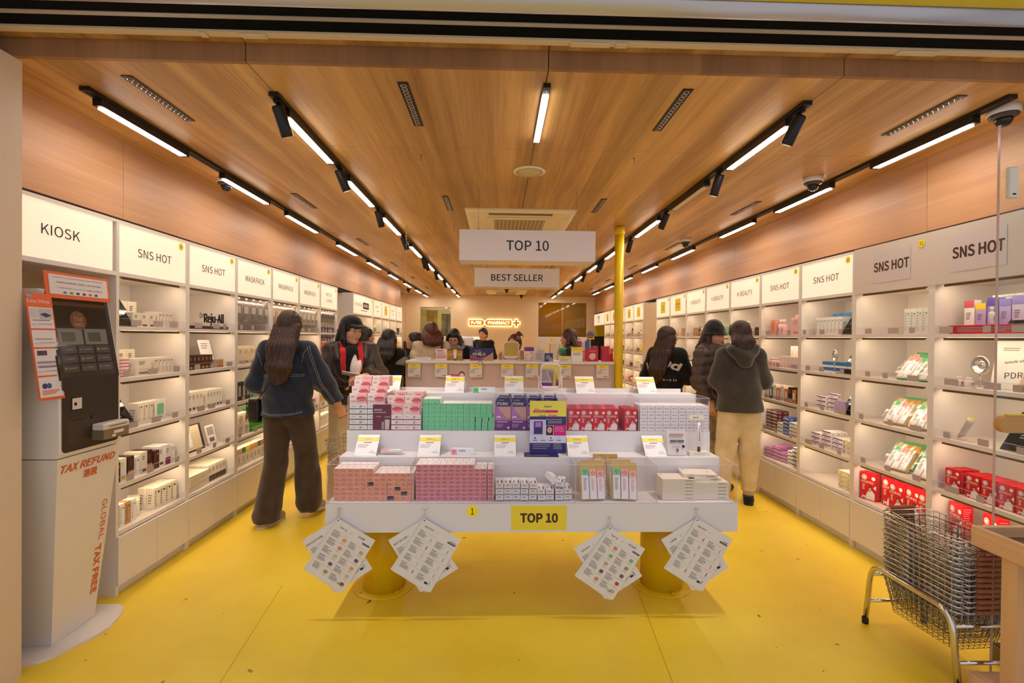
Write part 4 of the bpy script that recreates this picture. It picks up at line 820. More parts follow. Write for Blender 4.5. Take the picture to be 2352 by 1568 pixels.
# ---------------------------------------------------------------- goods on the wall shelves
def loc_on(side, y0, u, v, z, W=BW):
    return (XL-v, y0+u, z) if side == 'L' else (XR+v, y0+W-u, z)
def rz_on(side, a=0): return (PI/2 if side == 'L' else -PI/2)+R_(a)
CARD = {}; NAMES = {'#eee4d0': 'cream', '#f2eee8': 'white', '#4a2620': 'dark brown', '#2b2a2c': 'black', '#f0a58c': 'coral', '#7fc99a': 'green', '#3aa83a': 'bright green', '#8a4fa8': 'purple', '#2c4fa0': 'blue', '#e8c840': 'yellow', '#d3122a': 'red',
        '#a8a098': 'grey', '#e88a3a': 'orange', '#f3c6c8': 'pale pink', '#5c1f4a': 'plum', '#cfe6c8': 'pale green', '#3d7fc0': 'sky blue', '#c79a68': 'tan', '#1f2c5c': 'navy', '#e25a6a': 'rose', '#b9a7d8': 'lilac'}
def shelf_art(col, acc, st):
    A = P(acc)
    def f(b, M, w=1, h=1):
        if st == 0: b.rect(M, -.3*w, -.42*h, .3*w, -.30*h, A, .0008); b.lines(M, -.3*w, .1*h, .1*w, .32*h, 3, A, .0008, .45)
        elif st == 1: b.rect(M, -.5*w, -.5*h, .5*w, -.15*h, A, .0007); b.lines(M, -.3*w, .05*h, .2*w, .3*h, 3, M_GREYT, .0009, .4)
        elif st == 2: b.rect(M, -.5*w, .2*h, .5*w, .5*h, A, .0007); b.lines(M, -.3*w, -.3*h, .2*w, .0*h, 4, M_GREYT, .0009, .4)
        elif st == 3: b.rrect(M, -.3*w, -.25*h, .3*w, .3*h, .12*min(w, h), A, .0008); b.lines(M, -.2*w, -.42*h, .2*w, -.32*h, 1, M_GREYT, .0009)
        elif st == 4: b.disc(M, .2*w, .3*h, .14*min(w, h), A, .0008, 12); b.lines(M, -.34*w, -.4*h, -.1*w, .35*h, 7, A, .0008, .35)
        elif st == 5: b.rect(M, -.5*w, -.06*h, .5*w, .12*h, A, .0007); b.lines(M, -.35*w, .22*h, .3*w, .36*h, 1, A, .0009)
    return f
def box_pr(name, w, d, h, col, acc='#6b5a50', st=0):
    k = (name, w, d, h, col, acc, st)
    if k not in CARD:
        a = shelf_art(col, acc, st)
        CARD[k] = carton(name, w, d, h, col, lambda b, M: a(b, M, w, h), None, lambda b, M: b.lines(M, -.3*d, -.3*h, .3*d, .2*h, 4, M_LTEXT, .0006))
    return CARD[k]
def bottle_pr(r, h, col, cap, kind=0):
    k = ('b', r, h, col, cap, kind)
    if k in CARD: return CARD[k]
    t = thing('bottle', '', 'bottle'); hb = h*.7; b = MB(); m = mat('bottle_'+col.lstrip('#'), col, .25)
    b.lathe([(r*.9, 0), (r, .004), (r, hb-.008), (r*.8, hb), (r*.4, hb+.004)], m, n=16); b.rect(frame((0, -r-.0002, hb*.5), (1, 0, 0), (0, 0, 1)), -r*.4, -hb*.2, r*.4, hb*.2, M_LTEXT); b.obj('body', t)
    b = MB(); c = mat('cap_'+cap.lstrip('#'), cap, .3)
    if kind == 0: b.lathe([(r*.55, hb+.004), (r*.55, h-.003), (r*.5, h)], c, n=14)
    else: b.lathe([(r*.3, hb+.004), (r*.3, h-.012), (r*.45, h-.01), (r*.45, h)], c, n=12); b.box(-.004, .004, -r*1.0, 0, h-.008, h-.001, c)
    b.obj('cap', t); CARD[k] = t; return t
POSW = ['left', 'middle', 'right']; SHN = ['top shelf', 'second shelf', 'third shelf', 'fourth shelf', 'bottom deck']
ZALL = ZSH+[ZD]
def where(u, W=BW): return 'left side' if u < W*.36 else 'middle' if u < W*.62 else 'right side'
def row(bn, side, y0, si, u, v, n, w, d, h, col, acc='#6b5a50', st=0, m=1, up=1, name='cosmetic_carton', ang=0, step=None, W=BW, lean=0, jit=.4):
    if name == 'cosmetic_carton': name = ['serum_carton', 'cream_carton', 'cosmetic_carton_a', 'cosmetic_carton_b', 'cosmetic_carton_c', 'cosmetic_carton_d', 'cosmetic_carton_e', 'cosmetic_carton_f', 'cosmetic_carton_g'][(int(w*1000)*3+int(h*1000)*5+st*2+len(bn)) % 9]  # names dealt out by size and print to generic cosmetic cartons, contents unknown
    pr = box_pr(name, w, d, h, col, acc, st); z = ZALL[si]+.0008; rg = random.Random(int(u*977+si*31+y0*101)); cn = NAMES.get(col, 'printed')
    sz = 'tall' if h > 1.5*max(w, d) else 'flat' if h < .5*min(w, d)+.001 else 'small'
    g = '%s %s cartons, %s of the %s, %s' % (sz, cn, where(u, W), SHN[si], bn)
    for k in range(m):
        for i in range(n):
            for q in range(up):
                uu = u+(i+.5)*(step or (w+.002)); 
                if ang: put(pr, loc_on(side, y0, uu, v+d/2+k*(d+.003), z+q*(h+.0006), W), 0, g.replace('cartons,', 'carton,'), g, rot=(0, 0, rz_on(side, ang+rg.uniform(-1, 1))))
                else: put(pr, loc_on(side, y0, uu, v+d/2+k*(d+.003)+rg.uniform(-.002, .002)*jit, z+q*(h+.0006), W), 0, g.replace('cartons,', 'carton,'), g, rot=(0, 0, rz_on(side, rg.uniform(-1, 1)*jit)))
def bottles(bn, side, y0, si, u, v, n, r, h, col, cap='#e8e2da', kind=0, W=BW):
    pr = bottle_pr(r, h, col, cap, kind); g = '%s bottles, %s of the %s, %s' % (NAMES.get(col, 'tinted'), where(u, W), SHN[si], bn)
    for i in range(n): put(pr, loc_on(side, y0, u+(i+.5)*(2*r+.006), v+r, ZALL[si]+.0008, W), 0, g.replace('bottles', 'bottle'), g, rot=(0, 0, rz_on(side)))
def screen(bn, side, y0, si, u, w=.20, h=.21, v=.05, ang=0, W=BW):
    t = thing('tablet_display', 'black slanted tablet, %s of the %s, %s' % (where(u, W).replace(' side', ''), SHN[si], bn), 'tablet', loc_on(side, y0, u, v, ZALL[si]+.0008, W), rz_on(side, ang))
    b = MB(); b.bev(-w/2, w/2, 0, .009, 0, h, M_BLACK, .003); o = b.obj('tablet', t); b = MB(); b.box(-w/2+.008, w/2-.008, -.0012, -.0004, .01, h-.01, mat('dark_screen', '#101318', .06)); b.lines(frame((0, -.0013, h*.45), (1, 0, 0), (0, 0, 1)), -.06, -.03, .05, .04, 5, mat('screen_text', '#5a6a78', .4)); p = b.obj('screen', t)
    for q in (o, p): q.rotation_euler.x = R_(-32)
    b = MB(); b.box(-w*.35, w*.35, -.012, .12, 0, .003, M_ALU); b.tube([(0, .12, .003), (0, .1, h*.6)], .004, M_ALU, 6); b.obj('stand', t)
def card(bn, side, y0, si, u, w, h, art, what, v=.08, ang=0, lean=14, W=BW, col=None):
    t = thing('display_card', '%s on the %s, %s' % (what, SHN[si], bn), 'card', loc_on(side, y0, u, v, ZALL[si]+.0012, W), rz_on(side, ang)); b = MB(); b.box(-w/2, w/2, 0, .0025, 0, h, col or M_PAPER)
    if art: art(b, frame((0, 0, h/2), (1, 0, 0), (0, 0, 1)))
    o = b.obj('card', t); o.rotation_euler.x = R_(-lean); b = MB(); b.add([(-.002, .002, 0), (-.002, h*.3, 0), (-.002, .002+h*math.sin(R_(lean))*.8, h*.78)], [(0, 1, 2)], M_PAPER); b.obj('strut', t)
def pouch_pr(col, acc, w=.12, h=.16):
    k = ('p', col, acc, w, h)
    if k not in CARD:
        b = MB(); n = 6; m = mat('pouch_'+col.lstrip('#'), col, .25, .35)
        rg_ = [[(-w/2+w*i/n, s*(.0012+.006*math.sin(PI*i/n)*math.sin(PI*max(.02, min(.98, j/6)))), -h*j/6) for i in range(n+1)]+[(w/2-w*i/n, .0001-s*0+(.0012+.006*math.sin(PI*i/n)*math.sin(PI*max(.02, min(.98, j/6)))), -h*j/6) for i in range(1, n)] for s in (-1,) for j in range(7)]
        b.loft(rg_, m); M = frame((0, -.0078, -h/2), (1, 0, 0), (0, 0, 1)); b.rect(M, -w*.3, -h*.1, w*.3, h*.25, P(acc), .0008); b.lines(M, -w*.3, -h*.35, w*.2, -h*.15, 3, M_GREYT); CARD[k] = proto(b, 'mask_pouch', 'mask pouch')
    return CARD[k]
def pouches(bn, side, y0, zz, us, col, acc, deep=3, w=.12, h=.16, W=BW, rown=''):
    pr = pouch_pr(col, acc, w, h); g = '%s mask pouches hanging on hooks%s, %s' % (NAMES.get(col, 'silver'), rown, bn)
    for u in us:
        l = loc_on(side, y0, u, .02, zz, W); b = MB(); b.tube([(0, 0, .012), (0, 0, 0), (0, .3, .0)], .0018, M_CHROME, 6); b.box(-.016, .016, -.002, 0, -.006, .03, M_TAG)
        single(b, 'hanging_hook', 'chrome peg hook with a grey tag%s, %s' % (rown, bn), 'hook', l, rz_on(side), 'peg hooks'+rown+', '+bn)
        for k in range(deep): put(pr, loc_on(side, y0, u, .028+k*.022, zz-.004, W), 0, g.replace('pouches', 'pouch'), g, rot=(R_(0), 0, rz_on(side)))
b18, b19, b20, b21, b22, b23 = ['the left bay beside the kiosk', 'the second left bay', 'the first MASKPACK bay', 'the middle MASKPACK bay', 'the last MASKPACK bay', 'the PATCH bay']
y = [YL+k*BW for k in range(6)]
CR_, BR_ = '#eee4d0', '#4a2620'
# bay 18
screen(b18, 'L', y[0], 0, .125); row(b18, 'L', y[0], 0, .20, .06, 3, .062, .05, .085, CR_, '#6b4a3a', 0, 2); row(b18, 'L', y[0], 0, .40, .05, 4, .03, .04, .10, CR_, '#4a2620', 4, 2)
row(b18, 'L', y[0], 0, .22, .22, 3, .075, .02, .16, CR_, '#5a4034', 0, name='hang_tab_carton')
row(b18, 'L', y[0], 1, .03, .06, 1, .14, .10, .018, '#f2eee8', '#e25a6a', 1, 1, 6); row(b18, 'L', y[0], 1, .21, .05, 1, .13, .09, .10, CR_, '#8a7a6a', 0); row(b18, 'L', y[0], 1, .36, .05, 5, .034, .04, .10, CR_, '#4a2620', 4, 2); bottles(b18, 'L', y[0], 1, .05, .26, 2, .018, .13, '#f2eee8'); row(b18, 'L', y[0], 1, .25, .24, 3, .07, .02, .15, CR_, '#5a4034', 0, name='hang_tab_carton')
screen(b18, 'L', y[0], 2, .125, ang=0); row(b18, 'L', y[0], 2, .24, .06, 5, .042, .06, .125, CR_, '#6b4a3a', 4); row(b18, 'L', y[0], 2, .37, .05, 1, .10, .0035, .13, '#f2eee8', '#7fc99a', 3, name='clover_card')
for i, (c, a) in enumerate(((BR_, '#c79a68'), ('#f2eee8', '#e8c840'), (BR_, '#c79a68'), ('#f2eee8', '#3d9fd0'), (CR_, '#6b4a3a'), (BR_, '#b98a70'), (BR_, '#b98a70'), ('#f2eee8', '#6b4a3a'), ('#f2eee8', '#8a1f4a'), ('#f2eee8', '#9fd06a'))): row(b18, 'L', y[0], 3, .035+i*.052, .04+.006*(i % 2), 1, .048, .05, .125 if i % 3 else .11, c, a, (4, 0, 1)[i % 3], 2)
for i, (c, a) in enumerate((('#c79a68', '#6b4a3a'), ('#f2eee8', '#3d9fb0'), ('#c79a68', '#4a2620'), ('#f2eee8', '#5ab0a8'))): row(b18, 'L', y[0], 4, .035+i*.043, .04, 1, .04, .05, .125, c, a, 4)
row(b18, 'L', y[0], 4, .36, .04, 4, .05, .05, .13, CR_, '#4a3a30', 4, 2, ang=-10, step=.05); row(b18, 'L', y[0], 4, .23, .10, 1, .15, .06, .03, CR_, '#4a3a30', 0, 1, 3, ang=35)
# bay 19
card(b19, 'L', y[1], 0, .07, .05, .24, lambda b, M: b.lines(M, -.01, -.05, .01, .08, 7, M_GREYT), 'tall cream card, left of two', ang=8); card(b19, 'L', y[1], 0, .13, .05, .22, lambda b, M: b.lines(M, -.01, -.05, .01, .08, 7, M_GREYT), 'tall cream card, right of two', ang=-12)
t = thing('standing_letters', 'black standing letters reading Dr.Reju-All on the top shelf of the second left bay', 'letters', loc_on('L', y[1], .385, .06, ZSH[0]+.001), rz_on('L'))
b = MB(); M = frame((0, 0, .05), (1, 0, 0), (0, 0, 1))
for k in range(4): b.text(M, 'Reju-All', .03, .022, .088, M_INK, -.0015*k, .02, w=.25)
b.obj('large_letters', t); b = MB(); b.text(M, 'Dr.', -.125, .046, .035, M_INK, .0, .012); b.box(-.15, .17, -.004, .016, -.0, .004, M_INK); b.obj('small_letters', t)
row(b19, 'L', y[1], 0, .05, .03, 8, .06, .03, .022, BR_, '#6b4a3a', 5, step=.062)
row(b19, 'L', y[1], 1, .05, .05, 7, .044, .05, .10, BR_, '#c79a68', 0, 2); card(b19, 'L', y[1], 1, .46, .15, .21, lambda b, M: (b.lines(M, -.05, .03, .04, .08, 3, M_LTEXT), b.rect(M, -.05, -.08, .05, -.01, P('#c79a68'))), 'leaning white leaflet', .12); row(b19, 'L', y[1], 1, .40, .04, 3, .03, .03, .06, '#c79a68', '#4a2620', 0)
row(b19, 'L', y[1], 2, .06, .06, 5, .042, .05, .135, CR_, '#4a3a30', 0, 2); row(b19, 'L', y[1], 2, .32, .06, 5, .038, .05, .13, CR_, '#4a3a30', 0, 2); row(b19, 'L', y[1], 2, .10, .24, 2, .08, .02, .19, CR_, '#5a4034', 0, name='hang_tab_carton')
card(b19, 'L', y[1], 3, .19, .30, .19, lambda b, M: (b.rect(M, -.15, -.095, .15, .095, P('#2b2a2c'), .0004), b.rect(M, -.14, -.085, .125, .085, P('#d9c7a8'), .0008), b.rect(M, -.12, -.07, -.08, .02, P('#4a2620')), b.rect(M, -.02, -.06, .02, .05, P('#f2eee8'), .001), b.rect(M, .05, -.06, .09, .06, P('#8a6a50'))), 'wide black-edged product poster'); card(b19, 'L', y[1], 3, .44, .11, .15, lambda b, M: (b.rect(M, -.04, 0, .04, .06, P('#a8a098')), b.rect(M, -.03, -.05, .03, -.02, M_GREYT)), 'small grey leaflet')
row(b19, 'L', y[1], 4, .03, .03, 1, .27, .20, .035, CR_, '#c9b89a', 0, 1, 3, name='flat_gift_box'); row(b19, 'L', y[1], 4, .32, .05, 5, .045, .05, .12, CR_, '#4a3a30', 1, 3)
# bays 20-22
pouches(b20, 'L', y[2], 1.70, (.07, .19, .31, .43, .54), '#a8a098', '#c9c2b4'); row(b20, 'L', y[2], 1, .05, .06, 4, .09, .06, .15, '#d9c7a8', '#8a7a6a', 0, 2); row(b20, 'L', y[2], 1, .42, .06, 1, .15, .08, .12, '#a8a098', '#6b5a50', 0)
row(b20, 'L', y[2], 2, .03, .04, 4, .065, .04, .15, '#2b2a2c', '#a8a098', 3); row(b20, 'L', y[2], 2, .30, .04, 4, .065, .04, .15, '#7fc99a', '#2a7a4a', 0, 2); row(b20, 'L', y[2], 3, .03, .05, 3, .09, .06, .09, '#e6dccb', '#b8a890', 3, 1, 2); row(b20, 'L', y[2], 3, .33, .04, 3, .07, .08, .2, '#3aa83a', '#2a7a2a', 5)
for i, a in enumerate(('#8a1f4a', '#c79a68', '#3a7a3a', '#e8c840', '#e88a3a', '#c79a68', '#3a7a3a', '#e25a6a')): row(b20, 'L', y[2], 4, .035+i*.066, .04, 1, .06, .03, .15, '#e6dccb', a, 2, 2)
for k, bn in ((3, b21), (4, b22)):
    pouches(bn, 'L', y[k], 1.70, (.07, .19, .31, .43, .54), ('#d9b8a0', '#c9c2b4')[k-3], '#e6dccb')
    row(bn, 'L', y[k], 1, .04, .05, 5, .07, .05, .15, '#d9c7a8', '#8a7a6a', 2, 2); row(bn, 'L', y[k], 1, .42, .05, 2, .07, .05, .12, '#e8c840', '#8a6a10', 0)
    row(bn, 'L', y[k], 2, .04, .04, 4, .065, .04, .15, '#cfe6c8', '#2a7a4a', 0, 2); row(bn, 'L', y[k], 2, .34, .04, 3, .07, .04, .14, '#f2eee8', '#3d7fc0', 1, 2)
    row(bn, 'L', y[k], 3, .04, .04, 5, .05, .05, .13, '#f0a58c', '#c45a4a', 1, 2); row(bn, 'L', y[k], 3, .34, .04, 4, .055, .05, .11, '#f2eee8', '#e25a6a', 2, 2); row(bn, 'L', y[k], 4, .04, .04, 7, .07, .05, .14, '#e6dccb', '#8a6a50', 4, 2)
for zz, c, a, rn in ((1.71, '#a8a098', '#1f2c5c', ' in the upper row'), (1.53, '#1f2c5c', '#b9c7d8', ' in the second row'), (1.36, '#e25a6a', '#f3c6c8', ' in the third row'), (1.19, '#1f2c5c', '#3d7fc0', ' in the fourth row')):
    pouches(b23, 'L', y[5], zz, (.07, .16, .25, .34, .43, .53), c, a, 2, .075, .12, rown=rn)
for si in (2, 3, 4): row(b23, 'L', y[5], si, .04, .04, 7, .07, .04, .13, ('#2c4fa0', '#e8c840', '#f2eee8')[si-2], '#f2eee8', 1, 2)
# right wall, nearest units
R = [YR+k*BW for k in range(-2, 7)]; n30, n31, n32, n33 = 'the unit behind the glass', 'the grey-board bay', 'the first lit right bay', 'the second lit right bay'
r31, r32, r33 = R[1], R[2], R[3]
# green tea tubes 'O' row
row(n31, 'R', r31, 0, .36, .05, 5, .04, .035, .155, '#f2eee8', '#5ab0a8', 4, 2)
def pack_row(bn, y0, si, us, cardm, lb):
    for i, (u, a) in enumerate(us):
        for k in range(2):
            pr = {'g': GPG, 'y': GPY}[cardm if k == 0 or cardm == 'g' else 'g']
            put(pr, loc_on('R', y0, u, .07+.035*k, ZALL[si]+.004+.012*k), 0, '%s clear-wrapped gift pack leaning back, %s%s of the %s, %s' % ({'g': 'green', 'y': 'gold'}[cardm] if k == 0 else 'rear', lb[i], '' if k == 0 else ' back row', SHN[si], bn), None, rot=(R_(-38), 0, rz_on('R', a+4*k)), sc=(1.12, 1, 1.05))
GPG = giftpack('cpg', mat('green_card', '#35b06a', .4)); GPY = giftpack('gpc')
pack_row(n31, r31, 1, ((.36, 4), (.53, 8)), 'g', ('left', 'right')); pack_row(n31, r31, 2, ((.27, 10), (.46, 12)), 'y', ('left', 'right')); pack_row(n31, r31, 3, ((.28, 12), (.50, 14)), 'y', ('left', 'right'))
BIGR = carton('red_balm_carton', .105, .05, .185, '#d3122a', lambda b, M: f_red(b, M, 1.45), lambda b, M: b.lines(M, -.04, -.02, .04, .02, 3, redd, .0006), lambda b, M: b.lines(M, -.02, -.08, .02, .08, 14, mat('red_fine_print', '#e8707c', .5), .0006), m=red)
for i, (u, v) in enumerate(((.075, .05), (.21, .09), (.315, .05), (.425, .06), (.53, .05))): put(BIGR, loc_on('R', r31, u, v+.025, ZD+.001), rz_on('R', (18, 4, 2, -3, 0)[i]), 'large red carton picturing a woman in white on the bottom deck of the grey-board bay', 'large red cartons on the bottom deck of the grey-board bay')
# unit behind the glass door (only its left part is in view)
r30 = R[0]
card(n30, 'R', r30, 0, .34, .34, .205, lambda b, M: b.text(M, 'Centellian24', -.06, .092, .014, M_GREYT, w=.12), 'wide white header card behind purple boxes', .17, 0, 2)
b = MB(); b.box(0, .40, 0, .14, 0, .045, red); b.lines(frame((.2, -.0002, .022), (1, 0, 0), (0, 0, 1)), -.15, -.015, .18, .012, 3, M_LTEXT); single(b, 'display_tray', 'red display tray of purple cosmetics on the top shelf behind the glass', 'tray', loc_on('R', r30, .075, .03, ZSH[0]+.001), rz_on('R'))
for i, (c, a, h) in enumerate((('#f2eee8', '#c45a6a', .135), ('#b9a7d8', '#e8c840', .115), ('#8a7fc8', '#5a4fa8', .14), ('#b9a7d8', '#8a7fc8', .13), ('#c9bfe0', '#8a7fc8', .14), ('#b9a7d8', '#6a5fa8', .14))):
    put(box_pr('cosmetic_carton', .055, .04, h, c, a, 2), loc_on('R', r30, .13+i*.062, .11, ZSH[0]+.047), rz_on('R'), '%s purple-toned carton standing on the red tray behind the glass' % ['first', 'second', 'third', 'fourth', 'fifth', 'sixth'][i])
put(bottle_pr(.014, .09, '#cfcad8', '#e8e2da'), loc_on('R', r30, .285, .055, ZSH[0]+.047), 0, 'small silver bottle with a yellow tag on the red tray', None); screen(n30, 'R', r30, 0, .455, .24, .25)
card(n30, 'R', r30, 1, .29, .17, .25, lambda b, M: (b.text(M, 'week of', .01, .02, .016, M_INK, w=.09, rot=.15), b.text(M, 'PDRN', .03, -.05, .03, M_BROWNINK, w=.11, rot=.1), b.lines(M, -.05, .07, .03, .09, 2, M_LTEXT)), 'tall cream card with handwriting', .14, 5, 10)
card(n30, 'R', r30, 1, .47, .2, .22, lambda b, M: (b.rect(M, -.1, -.11, .1, .11, P('#c9a898'), .0004), b.disc(M, .0, -.0, .035, P('#8a5a48'), .0009, 16, .045), b.disc(M, 0, .035, .038, P('#1c1412'), .0012, 16, .025), b.poly(M, [(-.09, -.11), (-.05, -.02), (-.02, -.05), (.02, -.11)], P('#8a5a48'), .0008)), 'portrait leaflet of a dark-haired model', .08, -6, 25)
def round_mirror(label, loc, rz, r=.045, h=.12):
    t = thing('round_mirror', label, 'mirror', loc, rz); b = MB(); b.tube([(r*math.cos(a), 0, h+r*math.sin(a)) for a in [k*PI/14 for k in range(28)]], .005, M_CHROME, 8, True); b.obj('rim', t)
    b = MB(); b.lathe([(r-.002, 0), (.001, .001)], M_MIRROR, M=Matrix.Translation((0, 0, h)) @ Matrix.Rotation(R_(90), 4, 'X'), n=28); b.obj('glass', t); b = MB(); b.cyl((0, 0, .004), (0, 0, h-r-.004), .003, M_CHROME, 8); b.lathe([(.035, 0), (.033, .004), (.01, .006)], M_CHROME, n=24); b.obj('stand', t)
round_mirror('round chrome mirror on a stalk, second shelf behind the glass', loc_on('R', r30, .235, .05, ZSH[1]+.001), rz_on('R'))
for i in range(2): put(bottle_pr(.022, .05, '#efe2dc', '#f2eee8'), loc_on('R', r30, .10+i*.055, .07, ZSH[1]+.001), 0, 'small pale jar left of the round mirror behind the glass', 'pale jars beside the round mirror')
t = thing('tube', 'transparent grey tube leaning in a clear holder, third shelf behind the glass', 'tube', loc_on('R', r30, .11, .06, ZSH[2]+.001), rz_on('R')); b = MB(); b.tube([(0, 0, .012), (.02, .0, .03), (.06, .0, .10), (.07, 0, .12)], .013, mat('clear_gel', '#bdb4b0', .1), 10, radii=[.006, .014, .016, .018]); b.obj('tube_body', t); b = MB(); b.box(.058, .085, -.002, .002, .118, .13, M_YEL); b.obj('yellow_tag', t); b = MB(); b.box(-.03, .03, -.02, .02, 0, .012, M_CLEAR); b.obj('holder', t)
screen(n30, 'R', r30, 2, .455, .24, .22)
card(n30, 'R', r30, 3, .44, .22, .22, lambda b, M: (b.rect(M, -.11, -.11, .11, .11, P('#d9b8ac'), .0004), b.disc(M, -.04, 0, .035, P('#1c1412'), .0012, 16), b.disc(M, .05, -.01, .03, P('#1c1412'), .0012, 16), b.text(M, 'For Your Clear Skin', 0, .08, .012, M_PAPER, w=.14)), 'pink leaflet with two dark-haired heads', .24, 0, 4)
for i in range(8):
    for k in range(3): put(PRED, loc_on('R', r30, .10+i*.085+(.03 if i else 0), .055+k*.04, ZSH[3]+.001), rz_on('R', (10 if i == 0 else 2)), 'red carton picturing a woman in white on the fourth shelf behind the glass', 'red cartons on the fourth shelf behind the glass')
for i in range(4): put(BIGR, loc_on('R', r30, .10+i*.19, .09, ZD+.001), rz_on('R', -14), 'large red carton on the bottom deck behind the basket stack', 'large red cartons behind the basket stack')
# bay 32
row(n32, 'R', r32, 0, .11, .06, 7, .04, .045, .135, '#f2eee8', '#3d7fc0', 4, 2); row(n32, 'R', r32, 0, .12, .19, 3, .09, .03, .17, '#3d7fc0', '#f2eee8', 3); screen(n32, 'R', r32, 0, .485, .17, .24)
row(n32, 'R', r32, 1, .18, .07, 5, .065, .03, .04, '#3d7fc0', '#f2eee8', 1, 2, 2); round_mirror('round chrome mirror on a stalk, second shelf of the first lit right bay', loc_on('R', r32, .36, .04, ZSH[1]+.001), rz_on('R', -15), .04, .13); screen(n32, 'R', r32, 1, .485, .18, .2)
row(n32, 'R', r32, 2, .12, .07, 1, .10, .03, .032, '#f2eee8', '#8a4fa8', 2, 1, 3); row(n32, 'R', r32, 2, .24, .08, 1, .10, .03, .032, '#f2eee8', '#8a4fa8', 2, 1, 4); row(n32, 'R', r32, 2, .35, .05, 2, .05, .03, .09, '#b9a7d8', '#e8c840', 0, ang=15); screen(n32, 'R', r32, 2, .485, .17, .22)
for i in range(4): row(n32, 'R', r32, 3, .09+i*.11, .05+.01*i, 1, .10, .04, .032, '#f2eee8', '#8a4fa8' if i < 3 else '#e8c840', 2, 3, 3+(i == 1))
row(n32, 'R', r32, 4, .40, .05, 2, .075, .06, .032, '#f2eee8', '#e8c840', 2, 2, 4)
# bay 33
row(n33, 'R', r33, 0, .09, .05, 1, .07, .06, .14, '#f0a58c', '#e8845a', 3); bottles(n33, 'R', r33, 0, .17, .06, 2, .024, .14, '#f3c6c8', '#f2eee8'); row(n33, 'R', r33, 0, .28, .16, 1, .12, .02, .18, '#f0a58c', '#f2eee8', 5); row(n33, 'R', r33, 0, .40, .05, 1, .16, .05, .15, '#f3c6c8', '#d98a7a', 0)
bottles(n33, 'R', r33, 1, .05, .05, 4, .018, .08, '#f3c6c8', '#efe6d6'); row(n33, 'R', r33, 1, .24, .05, 5, .055, .04, .10, '#f3e0d4', '#d9a890', 0, 2); row(n33, 'R', r33, 1, .22, .16, 5, .06, .04, .19, '#f2eee8', '#efd9c8', 3)
for i, c in enumerate(('#f2eee8', '#2b7a78', '#f2eee8', '#e88a3a', '#f2eee8', '#e88a3a', '#2b2a2c', '#e88a3a', '#4a2620')): row(n33, 'R', r33, 2, .04+i*.058, .04, 1, .05, .05, .11 if i % 2 else .13, c, '#e88a3a' if i % 2 == 0 else '#f2eee8', (0, 3)[i % 2], 2)
for i, (c, a) in enumerate((('#5c1f2c', '#f2eee8'), ('#5c1f2c', '#f2eee8'), ('#f2eee8', '#2c4fa0'), ('#2c4fa0', '#f2eee8'), ('#f2eee8', '#2c4fa0'), ('#f2eee8', '#d3122a'))): row(n33, 'R', r33, 3, .04+i*.088, .05, 1, .085, .05, .030, c, a, 5, 2, 6 if i < 2 else 5-(i % 3))
for i in range(4): row(n33, 'R', r33, 4, .05+i*.1, .04+.01*i, 1, .095, .05, .030, '#b06ab0' if i < 3 else '#f2eee8', '#f2eee8' if i < 3 else '#1f2c5c', 5, 3, 3+i % 2, ang=10)
row(n33, 'R', r33, 4, .46, .04, 1, .11, .06, .034, '#f2eee8', '#1f2c5c', 2, 2, 5)
# remaining units: clusters in the colours seen there
def fill(bn, side, y0, W, seed, pal, skip=(), big=False):
    rg = random.Random(seed)
    for si in range(5):
        if si in skip: continue
        u = .04; 
        while u < W-.12:
            c = rg.choice(pal); kind = rg.random()
            if kind < .3: n = rg.randint(2, 3); r = rg.choice((.016, .02, .024)); bottles(bn, side, y0, si, u, rg.uniform(.04, .1), n, r, rg.uniform(.10, .16), c, rg.choice(('#f2eee8', '#2b2a2c', '#c79a68')), rg.randint(0, 1), W); u += n*(2*r+.006)
            elif kind < .85: n = rg.randint(2, 4); w = rg.choice((.035, .045, .06)); row(bn, side, y0, si, u, rg.uniform(.04, .09), n, w, .045, rg.choice((.08, .11, .14)), c, rg.choice(pal), rg.randint(0, 5), 1, 1, W=W); u += n*(w+.002)
            else: w = .11; row(bn, side, y0, si, u, .05, 1, w, .06, .03, c, rg.choice(pal), 5, 1, rg.randint(2, 4), W=W); u += w
            u += rg.uniform(.02, .10)
PB = ['#f2eee8', '#eee4d0', '#c79a68', '#2b2a2c']
fill('the nearest K-BEAUTY bay', 'R', R[4], BW, 1, PB+['#a8a098', '#e8c840']); fill('the middle K-BEAUTY bay', 'R', R[5], BW, 2, ['#cfe6c8', '#f2eee8', '#7fc99a', '#f0a58c']); fill('the farthest K-BEAUTY bay', 'R', R[6], BW, 3, ['#2b2a2c', '#c79a68', '#a8a098', '#4a2620'])
fill('the BRIGHTENING bay', 'R', R[7], BW, 4, PB+['#e88a3a', '#4a2620']); fill('the PORES bay', 'R', R[8], BW, 5, PB+['#e8c840'])
for k, nm in enumerate(('ACNE bay', 'second bay past the pilaster', 'third bay past the pilaster', 'fourth bay past the pilaster', 'fifth bay past the pilaster')): fill('the '+nm, 'R', 8.2+k*.608, .604, 20+k, PB+['#e25a6a', '#e8c840', '#4a2620'])
fill('the wide left bay', 'L', 6.99, 1.11, 30, PB+['#7fc99a', '#e8c840', '#a8a098'])
for k, nm in enumerate(('DIET bay', 'gold-square bay on the left wall', 'next-to-last left bay', 'last left bay')):
    fill('the '+nm, 'L', 8.105+k*.61, .605, 40+k, (['#e25a6a', '#3aa83a', '#d3122a', '#e8c840'], ['#d3122a', '#8a1f2c', '#f2eee8', '#1f2c5c'], ['#1f2c5c', '#e88a3a', '#2b2a2c'], ['#2b2a2c', '#e88a3a', '#f2eee8', '#e8c840'])[k])
